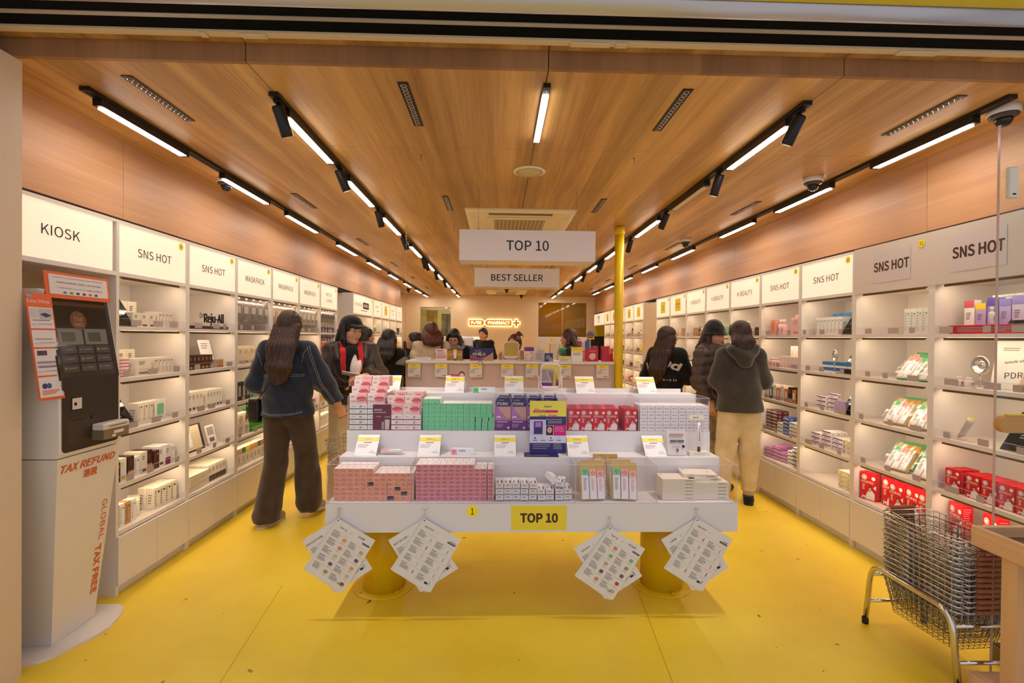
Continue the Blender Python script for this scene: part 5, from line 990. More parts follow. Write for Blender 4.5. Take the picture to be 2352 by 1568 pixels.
# ---------------------------------------------------------------- tax refund kiosk
KW = mat('kiosk_white', '#e6dcd0', .35); KO = mat('kiosk_orange', '#e0622a', .45); KD = mat('kiosk_dark', '#2c211b', .35)
kx, ky = -1.90, 2.163
t = thing('refund_kiosk', 'white tax refund kiosk with a dark touch screen on a flat base plate', 'kiosk', (kx, ky, 0))
def kp(b, name, par=t, label=None):
    b.v = [(x-kx, y-ky, z) for x, y, z in b.v]; return b.obj(name, par, label=label)
b = MB(); pl_ = [(-2.33, 2.10), (-2.02, 2.125), (-1.965, 2.15), (-1.93, 2.19), (-1.868, 2.34), (-1.86, 2.40), (-1.885, 2.50), (-1.925, 2.575), (-1.96, 2.60), (-2.33, 2.60)]
b.loft([[(x, y, z) for x, y in pl_] for z in (0, .012)], KW, smooth=False); kp(b, 'base_plate')
bot = [(-2.34, 2.25), (-2.0, 2.25), (-2.0, 2.485), (-2.34, 2.485)]; top = [(-2.34, 2.165), (-1.9, 2.165), (-1.9, 2.508), (-2.34, 2.508)]
b = MB(); b.loft([[(x, y, .0125) for x, y in bot], [(x, y, .872) for x, y in top]], KW, smooth=False); kp(b, 'pedestal_body')
o = V((-2.0, 2.25, .0125)); ux = V((0, 1, 0)); uy = V((.1, 0, .8595)).normalized(); F = frame(o, ux, uy)
b = MB(); b.text(F, 'TAX REFUND', .088, .815, .033, KO, .0015, .03, w=.30, shear=.25); b.text(F, '退税', .10, .765, .036, KO, .0015, .03)
b.text(F, 'GLOBAL', .225-.012, .50, .030, KO, .0015, 0, w=.20, rot=-PI/2+.02); b.text(F, 'TAX FREE', .205, .255, .032, KO, .0015, .04, w=.24, rot=-PI/2+.02); kp(b, 'orange_lettering')
# head: rounded white shell, lower black fascia, leaning screen
b = MB(); prof = [(-2.30, .876), (-1.905, .876), (-1.895, .90), (-1.897, 1.215), (-1.962, 1.60), (-1.985, 1.615), (-2.10, 1.615), (-2.30, 1.30)]
b.loft([[(x, y, z) for x, z in prof] for y in (2.165, 2.508)], KW, smooth=False); kp(b, 'head_shell')
Ff = frame((-1.8945, 2.165, .876), (0, 1, 0), (0, 0, 1)); b = MB(); b.rrect(Ff, .014, .02, .331, .33, .02, KD, .001); b.rect(Ff, .014, .30, .331, .34, KD, .0011)
b.rrect(Ff, .042, .05, .19, .16, .004, mat('kiosk_dark2', '#3a2c24', .4), .0015); b.rect(Ff, .06, .155, .135, .158, M_DARK, .002); b.rect(Ff, .16, .15, .175, .165, M_DARK, .002); kp(b, 'service_panel', label='dark brown lower panel')
b = MB(); b.rrect(Ff, .058, .2, .12, .262, .004, M_INK, .002); b.rrect(Ff, .064, .206, .114, .256, .003, mat('scanner_face', '#d9cfc4', .3), .003); b.disc(Ff, .080, .230, .008, M_INK, .004, 14); kp(b, 'camera_window')
b = MB(); M = frame((-1.8935, 2.335, .925), (0, 1, 0), (0, 0, 1)); b.bev(0, .155, -.055, 0, 0, .05, mat('scanner_bronze', '#8b7a5c', .35, .4), .006, M @ Matrix.Rotation(0, 4, 'X') @ Matrix(((1, 0, 0, 0), (0, 0, 1, 0), (0, -1, 0, 0), (0, 0, 0, 1)))); 
b2 = MB(); b2.box(-1.893, -1.838, 2.335, 2.49, .925, .968, mat('scanner_bronze', '#8b7a5c', .35, .4)); kp(b2, 'passport_scanner'); b2 = MB(); b2.bev(-1.893, -1.835, 2.333, 2.493, .9685, 1.0, mat('scanner_top', '#d8ccbc', .35), .005); b2.rect(frame((-1.834, 2.36, .985), (0, 1, 0), (0, 0, 1)), 0, -.002, .11, .001, M_DARK); kp(b2, 'scanner_lid')
b2 = MB(); Fq = frame((-1.8375, 2.335, .945), (0, 1, 0), (0, 0, 1)); b2.rect(Fq, .06, .0, .12, .014, mat('orange_note', '#f0d9cc', .5)); b2.rect(Fq, .05, -.014, .07, -.003, M_PAPER); kp(b2, 'scanner_label')
sx = V((0, 1, 0)); sy = (V((-1.962, 0, 1.60))-V((-1.897, 0, 1.215))).normalized(); Fs = frame(V((-1.897, 2.165, 1.215)), sx, sy); SH = .39
b = MB(); b.rect(Fs, .004, .0, .339, SH, M_INK, .0012); scr = mat('kiosk_screen', '#2a2724', .08); b.rrect(Fs, .012, .012, .318, SH-.008, .004, scr, .002)
b.disc(Fs, .15, .27, .044, mat('screen_orange', '#6e4424', .15), .003, 32); b.text(Fs, 'TAX', .15, .276, .020, mat('screen_pale', '#a89684', .3), .004, .01); b.text(Fs, 'FREE', .15, .251, .016, mat('screen_pale', '#a89684', .3), .004, .01); b.text(Fs, 'GLOBAL', .15, .299, .009, mat('screen_dim', '#7a6a5a', .3), .004)
b.rect(Fs, .012, .335, .318, .352, mat('screen_band', '#4e3424', .15), .0026)
for x0 in (.03, .17): b.rrect(Fs, x0, .158, x0+.13, .232, .004, mat('screen_tile', '#6f6c64', .2), .003); b.rect(Fs, x0+.02, .172, x0+.09, .215, mat('screen_map', '#3f4434', .2), .0036)
for r in range(3):
    for c in range(3): b.rect(Fs, .03+c*.095, .118-r*.042, .115+c*.095, .152-r*.042, mat('screen_tile2', '#3c3a3a', .2), .003); b.disc(Fs, .045+c*.095, .135-r*.042, .007, P(['#7a2c34', '#4a4f7a', '#8a6a2a'][(r+c) % 3]), .0036, 12); b.rect(Fs, .058+c*.095, .133-r*.042, .1+c*.095, .138-r*.042, mat('screen_dim', '#7a6a5a', .3), .0036)
kp(b, 'touch_screen', label='dark glossy touch screen')
t2 = thing('notice_board', 'orange-framed notice with Easy 3Step instructions at the left of the kiosk screen', 'notice', (-1.93, 2.07, 1.11))
def np_(b, nm, par): b.v = [(x+1.93, y-2.07, z-1.11) for x, y, z in b.v]; return b.obj(nm, par)
Fn = frame(V((-1.890, 2.073, 1.14)), sx, (V((-1.953, 0, 1.575))-V((-1.890, 0, 1.115))).normalized()); W = .118; H = .455
b = MB(); b.box(0, W, -.006, 0, 0, H, KO, Fn @ Matrix(((1, 0, 0, 0), (0, 0, 1, 0), (0, -1, 0, .0), (0, 0, 0, 1)))) if False else b.box(0, W, 0, H, -.004, 0, KO, Fn); np_(b, 'board', t2)
b = MB(); b.rrect(Fn, .003, H-.018, .028, H-.008, .004, mat('notice_blue', '#5aa8d8', .5), .001); b.text(Fn, 'Easy 3Step', .054, H-.036, .017, M_PAPER, .001, .006, w=.10)
hs = [(.305, .395), (.225, .298), (.105, .218), (.012, .098)]
for i, (a, c) in enumerate(hs):
    b.rect(Fn, .004, a, W-.006, c, mat('notice_paper', '#ddd2d0', .5), .001)
    if i < 3: b.text(Fn, 'Step.%d' % (i+1), .020, a+.015, .007, mat('notice_blue', '#5aa8d8', .5), .002); b.text(Fn, ['Scan Passport', 'Select option', 'Scan Tax Refund form'][i], .072, a+.018, .006, M_INK, .002, w=.06); b.rect(Fn, .038, a+.006, .0385, a+.024, M_GREYT, .0016)
    b.lines(Fn, .015, a+(.03 if i < 3 else .01), .10, a+(.036 if i < 3 else .03), 1 if i < 3 else 4, M_GREYT if i < 3 else KO, .0018)
b.rect(Fn, .05, .345, .108, .39, P('#b8b0aa'), .0016); b.poly(Fn, [(.05, .365), (.075, .373), (.106, .362), (.08, .352)], P('#26386a'), .002); b.rect(Fn, .008, .35, .045, .39, P('#c9bcc0'), .0016)
b.rect(Fn, .015, .19, .06, .21, P('#4a3a44'), .0016); b.rect(Fn, .01, .155, .11, .165, P('#9a8a9a'), .0016); b.rect(Fn, .01, .14, .11, .147, P('#9a8a9a'), .0016); b.disc(Fn, .03, .06, .012, P('#26386a'), .0016, 10); b.disc(Fn, .05, .06, .012, P('#3d5a7a'), .0016, 10)
np_(b, 'printed_panels', t2)
t3 = thing('notice_board', 'orange-framed multilingual notice on top of the kiosk', 'notice', (-1.97, 2.20, 1.6))
def nq_(b, nm): b.v = [(x+1.97, y-2.20, z-1.6) for x, y, z in b.v]; return b.obj(nm, t3)
Fn = frame(V((-1.952, 2.17, 1.578)), sx, (V((-1.965, 0, 1.70))-V((-1.952, 0, 1.578))).normalized()); W = .348; H = .118
b = MB(); b.box(0, W, 0, H, -.004, 0, KO, Fn); nq_(b, 'board'); b = MB(); b.rrect(Fn, .018, .018, W-.012, H-.012, .006, mat('notice_paper', '#ddd2d0', .5), .001)
b.text(Fn, 'This KIOSK does not provide Cash Refunds, Credit Card Refunds ONLY', W/2, .094, .007, M_INK, .002, w=.27, res=1); b.text(Fn, '-本机器不支持现金退税, 仅限银行卡, 微信, 银行卡退税。', W/2, .072, .008, M_INK, .002, w=.25, res=1); b.text(Fn, '・このキオスクはクレジットカードへの還付のみ可能です', W/2, .048, .008, M_INK, .002, w=.26, res=1)
for i, c in enumerate(('#3d7fc0', '#3aa83a', '#26386a', '#26386a', '#d8432a', '#1f4a7a')): b.rect(Fn, .085+i*.034, .023, .101+i*.034, .033, P(c), .002)
nq_(b, 'printed_text')
# ---------------------------------------------------------------- wire baskets on a chrome stand
t = thing('basket_stand', 'chrome tube stand holding a stack of wire baskets, right of the entrance', 'stand', (2.0, 2.15, 0))
def sp(b, nm): b.v = [(x-2.0, y-2.15, z) for x, y, z in b.v]; return b.obj(nm, t)
def arc_u(x, y0, y1, zt, spread):
    p = [(x, y0-spread, .012), (x, y0-spread*.1, zt-.08)]
    for k in range(1, 6): a = PI/2*k/5; p.append((x, y0+.07*(1-math.cos(a)), zt-.07+.07*math.sin(a)))
    for k in range(0, 5): a = PI/2*k/5; p.append((x, y1-.07+.07*math.sin(a), zt-.07+.07*math.cos(a)))
    p += [(x, y1+spread*.1, zt-.08), (x, y1+spread, .012)]; return p
for x in (1.862, 2.165):
    b = MB(); b.tube(arc_u(x, 1.93, 2.37, .315, .03), .0125, M_CHROME, 14); o = sp(b, 'side_frame')
    for y in (1.90, 2.40): b = MB(); b.lathe([(.014, 0), (.015, .004), (.015, .03), (.013, .032)], M_BLACK, (x-2.0, y-2.15, 0), 14); b.obj('rubber_foot', o)
for y, z in ((2.385, .12), (2.37, .26), (1.915, .12), (1.93, .26)): b = MB(); b.cyl((1.862, y, z), (2.165, y, z), .008, M_CHROME, 10); sp(b, 'cross_bar')
def basket(h=.2, L=.38, W=.26, open_=False):
    t = thing('wire_basket', '', 'basket'); b = MB(); tb = .80
    def rect(z, k, c=.03):
        l, w = L/2*k, W/2*k; p = []
        for sx_, sy_, a in ((1, 1, 0), (-1, 1, 90), (-1, -1, 180), (1, -1, 270)):
            for q in range(3): r = R_(a+45*q); p.append((sx_*(w-c)+c*math.cos(r), sy_*(l-c)+c*math.sin(r), z))
        return p
    b.tube(rect(0, 1), .0034, M_CHROME, 6, True); b.obj('rim', t); b = MB()
    for i in range(1, 7): k = 1-(1-tb)*i/6; b.tube(rect(-h*i/6, k, .025), .0015, M_STEEL, 4, True)
    for i in range(12):
        f = -1+2*(i+.5)/12
        for s in (-1, 1): b.tube([(s*W/2, f*L/2*.95, 0), (s*W/2*tb, f*L/2*tb*.95, -h), (0, f*L/2*tb*.95, -h)], .0013, M_STEEL, 4)
    for i in range(8):
        f = -1+2*(i+.5)/8
        for s in (-1, 1): b.tube([(f*W/2*.95, s*L/2, 0), (f*W/2*tb*.95, s*L/2*tb, -h), (f*W/2*tb*.95, 0, -h)], .0013, M_STEEL, 4)
    b.obj('wire_body', t)
    for s in (-1, 1):      # two folded carrying handles with turned wooden grips
        b = MB(); yy = s*(L/2+.004)
        if open_: b.tube([(-W/2-.004, 0, .0), (-W/2*.8, s*.005, .16), (-W/2*.75, s*.006, .168), (W/2*.75, s*.006, .168), (W/2*.8, s*.005, .16), (W/2+.004, 0, 0)], .0024, M_CHROME, 6); o = b.obj('handle', t); b = MB(); b.cyl((-.06, s*.006, .168), (.06, s*.006, .168), .009, M_PINE, 10); b.obj('wooden_grip', o)
        else: b.tube([(-W/2-.004, s*.03, .004), (-W*.36, yy, .006), (-.07, yy+s*.006, .008), (.07, yy+s*.006, .008), (W*.36, yy, .006), (W/2+.004, s*.03, .004)], .0024, M_CHROME, 6); o = b.obj('handle', t); b = MB(); b.cyl((-.058, yy+s*.008, .008), (.058, yy+s*.008, .008), .0095, mat('brown_grip', '#9a5a38', .5), 10); b.obj('wooden_grip', o)
    return t
BK_ = basket(.17)
for k in range(14): put(BK_, (2.005+.002*(k % 3), 2.135+.003*(k % 2), .305+k*.0225), 0, 'chrome wire basket nested in the stack on the stand' if k < 13 else 'chrome wire basket, topmost of the stack on the stand', 'wire baskets nested on the stand' if k < 13 else None, rot=(0, 0, R_(4)))
# ---------------------------------------------------------------- pine table, tumbler, glass door
t = thing('pine_table', 'rough pine table with a rimmed top at the right edge', 'table', (2.1, 1.8, 0))
def pp(b, nm): b.v = [(x-2.1, y-1.8, z) for x, y, z in b.v]; return b.obj(nm, t)
b = MB(); b.box(1.915, 1.937, 1.35, 1.912, .605, .68, M_PINEZ if False else wood_mat('pine_rail', '#cf9b66', '#e6bd8c', 'y', .5, 1)); pp(b, 'side_rail'); b = MB(); b.box(1.9375, 2.43, 1.89, 1.912, .62, .68, M_PINE); pp(b, 'back_rail'); b = MB(); b.box(1.9375, 2.43, 1.35, 1.8895, .625, .64, mat('worn_tray', '#6a4a30', .6)); pp(b, 'table_top')
b = MB(); b.box(1.94, 2.0, 1.755, 1.815, .10, .6245, M_PINEZ); pp(b, 'leg'); b = MB(); b.box(1.90, 1.94, 1.35, 1.90, .02, .10, wood_mat('pine_rail', '#cf9b66', '#e6bd8c', 'y', .5, 1)); pp(b, 'lower_rail'); b = MB(); b.box(1.9405, 2.43, 1.35, 1.90, .03, .095, M_PINE); pp(b, 'lower_shelf'); b = MB(); b.box(1.945, 1.995, 1.76, 1.81, 0, .0295, M_PINEZ); pp(b, 'foot')
t = thing('tumbler', 'lilac tumbler with a big loop handle on the pine table', 'tumbler', (2.07, 1.72, .641)); LI = mat('lilac_enamel', '#c89ae0', .3)
b = MB(); b.lathe([(.034, 0), (.036, .01), (.037, .05), (.045, .09), (.047, .19), (.048, .2)], LI, n=28); b.obj('cup', t); b = MB(); b.lathe([(.049, .201), (.049, .215), (.03, .222)], mat('lilac_lid', '#dcc0ea', .3), n=28); b.obj('lid', t)
b = MB(); b.tube([(-.043, 0, .175), (-.075, 0, .182), (-.092, 0, .172), (-.098, 0, .13), (-.09, 0, .10), (-.07, 0, .085), (-.044, 0, .08)], .0095, LI, 10); b.obj('loop_handle', t)
t = thing('door_panel', 'frameless glass sliding door panel at the right edge', 'door', (2.03, 1.93, 0))
b = MB(); b.box(0, .40, 0, .010, .02, 2.3, M_GLASS); b.box(-.0015, 0, 0, .010, .02, 2.3, mat('glass_edge', '#c9a89a', .2)); b.obj('pane', t)
b = MB(); b.bev(.018, .056, -.022, -.0005, 2.0, 2.125, mat('device_cream', '#ddd0bc', .4), .004); b.box(.03, .044, -.023, -.0222, 2.012, 2.018, M_DARK); b.obj('door_sensor', t)
b = MB(); pts = [(.395, -.034), (.395, .034)]+[(-.02+.034-.034*math.cos(R_(a))*1 if False else .014-.034*math.sin(R_(a)), .034*math.cos(R_(a))) for a in range(0, 181, 15)]
b.loft([[(x, y, 1.09+z) for x, z in pts] for y in (-.034, -.008)], wood_mat('handle_oak', '#b8803c', '#cc9650', 'x', .4, 1), smooth=False); b.obj('wooden_handle', t)
b = MB(); pts2 = [(.395, .0345), (.395, .040), (.02, .040), (.02, .0345)]; b.loft([[(x, y, 1.09+z) for x, z in pts2] for y in (-.03, -.012)], mat('handle_yellow', '#e0c000', .4), smooth=False); b.obj('yellow_edge', t)
b = MB(); b.bev(2.22, 2.42, 2.0, 2.12, 0, .07, mat('olive_metal', '#7a6a30', .4, .3), .004); b.box(2.225, 2.415, 2.005, 2.115, .0702, .076, M_BLACK); single(b, 'floor_box', 'olive metal box on the floor behind the pine table leg', 'box')
# ---------------------------------------------------------------- second island and what stands on it
t = thing('display_island', 'second cream display island with price cards hanging on its glass front', 'display table', (.125, 4.8, 0))
def i2(b, nm): b.v = [(x-.125, y-4.8, z) for x, y, z in b.v]; return b.obj(nm, t)
A0, A1 = -.90, 1.15; ZT = 1.165
b = MB(); b.box(A0, A1, 4.83, 5.22, .5, ZT, mat('island_cream', '#dfc9b4', .4)); i2(b, 'body')
b = MB(); b.box(A0, A1, 4.80, 5.22, ZT+.0005, ZT+.022, M_WHITE2); i2(b, 'counter_top')
b = MB(); b.box(A0, A1, 4.4, 4.8, .44, .58, M_WHITE2); b.box(A0+.05, A1, 4.62, 4.829, .5805, .905, mat('island_cream', '#dfc9b4', .4)); i2(b, 'lower_tier')
b = MB(); b.box(A0, A1, 4.803, 4.806, .906, ZT, M_CLEAR); b.box(A0, A0+.004, 4.806, 4.83, .906, ZT, M_EDGE); b.box(A1-.004, A1, 4.806, 4.83, .906, ZT, M_EDGE); i2(b, 'glass_front')
for x in (-.6, .85): b = MB(); b.lathe([(.12, 0), (.12, .44)], M_YPAINT, (x, 5.0, 0), 32); i2(b, 'pedestal')
for i, px in enumerate((951, 1013, 1093, 1165, 1222, 1298, 1384)):
    x = atY(px, 858, 4.79).x; b = MB(); w, h = .122, .13; b.box(-w/2, w/2, 0, .001, 0, h, mat('card_shade', '#ddd3ca', .5)); M = frame((0, 0, h/2), (1, 0, 0), (0, 0, 1))
    b.rect(M, -w/2, h/2-.036, w/2, h/2-.002, M_YEL, .0008); b.text(M, 'BEST', 0, h/2-.019, .013, M_BROWNINK, .0014, .006); b.lines(M, -.03, .012, .03, .018, 1, M_GREYT, .001); b.lines(M, -.05, -.03, .0, .004, 3, M_GREYT, .001, .3); b.rect(M, .01, -.054, .05, -.048, M_GREYT, .001)
    single(b, 'price_card', 'yellow and white BEST price card, '+['first from the left', 'second from the left, behind the standee', 'third from the left', 'fourth from the left', 'fifth from the left', 'sixth from the left, right of the mirror', 'rightmost'][i], 'price card', (x, 4.795, ZT-h-.004))
ZC2 = ZT+.0228
def onc(px, Y): return (atY(px, 830, Y).x, Y, ZC2)
def std(name, label, px0, px1, py0, Y, art, base='#efe8e4', d=.03, cat='box', top=None):
    x0, x1 = atY(px0, 830, Y).x, atY(px1, 830, Y).x; w = x1-x0; h = atY((px0+px1)/2, py0, Y).z-ZC2
    b = MB(); b.box(-w/2, w/2, 0, d, 0, h, mat('carton_'+base.lstrip('#'), base, .4)); M = frame((0, 0, h/2), (1, 0, 0), (0, 0, 1)); art(b, M, w, h); single(b, name, label, cat, ((x0+x1)/2, Y, ZC2))
def gen(acc, n=4, bar=None):
    def f(b, M, w, h):
        b.lines(M, -w*.4, -h*.35, w*.35, h*.3, n, P(acc), .0008, .45)
        if bar: b.rect(M, -w*.5, h*.34, w*.5, h*.5, P(bar), .0009)
    return f
std('carton', 'long lilac and white carton on the left end of the second island', 938, 979, 829, 4.84, gen('#8a7fb8', 2, '#b9a7d8'), '#e6def0', .05); std('carton', 'white carton behind the lilac one on the second island', 953, 990, 821, 4.95, gen('#c9bfc8', 2), '#efeae8', .06)
std('leaflet_stand', 'pink and white leaflet stand on the second island, left of the framed display', 1001, 1026, 801, 4.84, lambda b, M, w, h: (b.rect(M, -w*.46, -h*.2, w*.46, h*.02, P('#f0a090'), .0008), b.rect(M, -w*.4, h*.28, w*.2, h*.42, P('#d9788a'), .0008), b.lines(M, -w*.45, -h*.3, w*.45, -h*.22, 1, P('#7a1c2c'), .001), b.lines(M, -w*.4, .0, w*.4, h*.2, 3, M_LTEXT, .0008)), '#eee0dc', .01, 'leaflet stand')
x0, x1 = atY(1027, 830, 4.95).x, atY(1063, 830, 4.95).x; t = thing('framed_display', 'dark-framed gold display panel on the second island', 'display', ((x0+x1)/2, 4.95, ZC2)); w = x1-x0; b = MB(); b.box(-w/2, w/2, 0, .02, 0, .11, mat('plum_frame', '#3a3050', .4)); b.obj('frame', t); b = MB(); M = frame((0, 0, .055), (1, 0, 0), (0, 0, 1)); b.rect(M, -w/2, -.055, w/2-.006, .045, P('#b88a2c'), .001); b.rect(M, -w/2, -.01, w/2-.006, .02, P('#caa04a'), .0014); b.obj('panel', t)
t = thing('tube', 'white and yellow tube standing before the framed display', 'tube', onc(1045, 4.90)); b = MB(); b.loft([[(-.018, -.002, .11), (.018, -.002, .11), (.018, .002, .11), (-.018, .002, .11)], [(-.009, -.009, .022), (.009, -.009, .022), (.009, .009, .022), (-.009, .009, .022)]][::-1], wht, smooth=False); b.obj('tube_body', t); b = MB(); b.lathe([(.011, 0), (.010, .021)], M_GREYT, n=12); b.obj('cap', t); b = MB(); b.box(-.0175, .0175, -.0045, -.003, .085, .108, M_YEL); b.obj('yellow_band', t)
def a_arex(b, M, w, h):
    b.rect(M, -w/2, -h/2, w/2, h/2, P('#2e2a5e'), .0004); b.poly(M, [(-w/2, -h/2), (w/2, -h/2), (w/2, -h*.25), (-w*.1, -h*.36), (-w/2, -h*.12)], P('#b8304a'), .0008); b.poly(M, [(-w/2, -h*.05), (-w*.1, -h*.3), (w*.2, -h*.2), (w*.5, h*.2), (w*.5, -h*.25), (-w*.1, -h*.36), (-w/2, -h*.16)], P('#6a7a9a'), .001)
    b.poly(M, [(w*.1, -h*.3), (w*.5, h*.15), (w*.5, -h*.5), (w*.0, -h*.5)], P('#c99070'), .0012); b.text(M, '아렉스', -w*.1, h*.0, h*.3, P('#f0dcb0'), .0018, .014, w=w*.56, shear=.2); b.text(M, '신신파스', -w*.15, h*.27, h*.13, P('#e8b8b8'), .0018, 0, w=w*.3, shear=.2)
std('picture_sign', 'blue and red product sign with Korean lettering on the second island', 1079, 1133, 799, 4.95, a_arex, '#2e2a5e', .012, 'sign')
table_mirror('square table mirror with a cream frame on the second island', onc(1174, 4.86), .155, .175, 0, 16, mat('cream_plastic', '#ead7c0', .35))
t = thing('pot', 'purple-lidded floral tub on the second island, right of the cream mirror', 'tub', onc(1215, 5.0)); b = MB(); b.lathe([(.045, 0), (.05, .01), (.05, .10)], mat('floral_white', '#f0dcd0', .4), n=24); rg = random.Random(3)
for i in range(16): a = rg.uniform(PI, 2*PI); zz = rg.uniform(.02, .09); b.disc(frame((.0505*math.cos(a), .0505*math.sin(a), zz), (-math.sin(a), math.cos(a), 0), (0, 0, 1)), 0, 0, .006, P('#e8843a'), .001, 8)
b.obj('tub_body', t); b = MB(); b.lathe([(.052, .101), (.052, .135), (.045, .14)], mat('purple_lid', '#7a3a9a', .4), n=24); b.obj('lid', t)
std('leaflet_stand', 'grey text leaflet stand on the second island', 1228, 1250, 802, 4.9, lambda b, M, w, h: (b.text(M, 'VEER', 0, h*.36, h*.09, M_INK, .001), b.lines(M, -w*.4, -h*.4, w*.35, h*.2, 7, M_LTEXT, .0008)), '#d5ccc6', .01, 'leaflet stand')
std('carton', 'dark blue carton with a round badge on the second island', 1251, 1270, 811, 4.84, lambda b, M, w, h: (b.text(M, '리안', -w*.1, h*.15, h*.2, M_PAPER, .001, .012), b.rect(M, -w*.35, -h*.05, w*.3, h*.02, P('#e8c840'), .001), b.disc(M, w*.22, -h*.3, w*.2, M_PAPER, .001, 14), b.disc(M, w*.22, -h*.3, w*.12, P('#2c4fa0'), .0014, 12), b.lines(M, -w*.38, -h*.3, w*.0, -h*.1, 2, M_LTEXT, .001)), '#1f3f8a')
std('card_box', 'short yellow and white card holder on the second island', 1284, 1312, 818, 4.82, lambda b, M, w, h: (b.rect(M, -w/2, h*.1, w/2, h/2, M_YEL, .0008), b.text(M, 'P✓RE', -w*.2, h*.3, h*.12, M_INK, .0014), b.lines(M, -w*.4, -h*.4, w*.4, 0, 3, M_LTEXT, .0008)), '#f0ebe6', .05, 'card holder')
std('paper_bag', 'tall yellow-topped white paper bag on the second island', 1313, 1338, 797, 4.82, lambda b, M, w, h: (b.rect(M, -w/2, h*.18, w/2, h/2, M_YEL, .0008), b.text(M, 'P✓RE', -w*.15, h*.4, h*.07, M_INK, .0014), b.lines(M, -w*.4, -h*.1, w*.4, h*.12, 3, M_LTEXT, .0008)), '#f0ebe6', .04, 'bag')
std('carton', 'coral carton behind the tall paper bag', 1336, 1344, 805, 4.95, gen('#f0a0a0', 3), '#e05a5a')
def a_redc(b, M, w, h): b.text(M, '홍삼영양제', 0, h*.3, h*.07, M_PAPER, .001, .01, w=w*.6); b.disc(M, 0, -h*.12, w*.28, P('#f0c8b8'), .001, 20); b.disc(M, w*.2, h*.05, w*.09, M_PAPER, .0016, 10); b.disc(M, w*.2, h*.05, w*.04, M_INK, .002, 8)
std('carton', 'red carton with a pale round emblem on the second island', 1347, 1374, 800, 4.95, a_redc, '#d3122a', .05); std('carton', 'dark red carton behind the one with an emblem', 1357, 1374, 794, 5.04, lambda b, M, w, h: b.text(M, 'PDRN', 0, h*.42, h*.06, M_PAPER, .001, .012), '#b01028', .03)
std('carton', 'plain red acrylic-fronted carton at the right end of the second island', 1383, 1408, 801, 4.95, lambda b, M, w, h: b.rect(M, w*.1, h*.1, w*.45, h*.45, P('#e8808a'), .001), '#cf2a3a', .05); std('carton', 'rose carton behind the plain red one, right end of the second island', 1381, 1400, 795, 5.04, gen('#f0a0a8', 1), '#d84a58', .03)
t = thing('badge', 'round black and white badge on the counter edge of the second island', 'badge', (atY(1103, 841, 4.79).x, 4.794, ZT+.005)); b = MB(); M = frame((0, 0, 0), (1, 0, 0), (0, 0, 1)); b.disc(M, 0, 0, .021, M_INK, .002, 24); b.disc(M, 0, 0, .016, M_PAPER, .0028, 24); b.text(M, '✓1', 0, 0, .012, M_INK, .0036, .01); b.obj('disc', t)
# printed standee of a man with red speech panels, on the top ledge of the first island
t = thing('standee', 'small cut-out standee of a man in white beside red panels on the top ledge', 'standee', (atY(1048, 895, 3.10).x, 3.105, 1.078)); b = MB(); M = frame((0, 0, 0), (1, 0, 0), (0, 0, 1)); rs = mat('standee_red', '#c04a5a', .45)
b.rrect(M, -.055, .02, .03, .108, .01, P('#a8283a'), 0); b.rrect(M, -.05, .024, .026, .104, .008, rs, .0006)
for k in range(3): b.disc(M, -.044, .036+k*.028, .011, M_PAPER, .001, 14); b.rect(M, -.028, .04+k*.02, .016, .052+k*.02, P('#f0a098'), .001)
b.poly(M, [(.0, .0), (.068, .0), (.066, .05), (.052, .078), (.02, .078), (.004, .05)], M_PAPER, .0014); b.disc(M, .034, .105, .019, P('#3a2a22'), .0014, 18, .022); b.disc(M, .034, .099, .015, skin, .002, 16, .018); b.box(-.055, .068, .001, .003, 0, .04, rs); b.box(-.03, .03, -.02, .02, 0, .002, M_CLEAR); b.obj('cut_out', t)
# ---------------------------------------------------------------- back of the shop
def boxth(name, label, cat, x0, x1, y0, y1, z0, z1, m, extra=None):
    b = MB(); b.bev(x0, x1, y0, y1, z0, z1, m, .006)
    if extra: extra(b)
    return single(b, name, label, cat)
pA, pB = atY(1236, 773, 9.0), atY(1347, 773, 9.0)
def num3(b):
    p = atY(1267, 780, 8.995); M = frame((0, 8.9995, 0), (1, 0, 0), (0, 0, 1)); b.disc(M, p.x, p.z, .036, M_YEL2, .001, 24); b.text(M, '3', p.x, p.z, .035, M_INK, .002, .01); q = atY(1330, 779, 9.0); b.text(M, 'FR', q.x, q.z, .035, M_BROWNINK, .002, .01)
boxth('display_island', 'third white display island with a round 3 sticker, far back right', 'display table', pA.x, pB.x, 9.0, 9.5, 0, pA.z, M_WHITE, num3)
for i, (px0, px1, py0, c) in enumerate(((1242, 1262, 790, '#e8dcc8'), (1264, 1279, 789, '#d9c9b4'), (1286, 1292, 790, '#cfc0a8'), (1326, 1337, 783, '#b8283a'), (1337, 1345, 786, '#c8b8d8'), (1346, 1357, 783, '#3a6ab0'))):
    p0, p1 = atY(px0, 830, 8.7), atY(px1, 830, 8.7); z1 = atY(px0, py0, 8.7).z; boxth('carton', ['cream cartons block left of the 3 sticker', 'beige carton under the 3 sticker', 'narrow tan carton right of the 3 sticker', 'red carton on the third island', 'lilac carton on the third island', 'blue and white carton at the right of the third island'][i], 'box', p0.x, p1.x, 8.75, 8.85, .9, z1, P(c))
b = MB(); p0, p1 = atY(1236, 830, 8.7), atY(1356, 830, 8.7); b.bev(p0.x, p1.x, 8.6, 8.98, 0, .899, M_WHITE, .006); single(b, 'low_cabinet', 'low white cabinet in front of the third island', 'cabinet')
p0, p1 = atY(1008, 772, 10.2), atY(1085, 772, 10.2); boxth('checkout_counter', 'white checkout counter panel behind the woman with glasses', 'counter', p0.x, p1.x, 10.2, 10.7, 0, p0.z, M_WHITE)
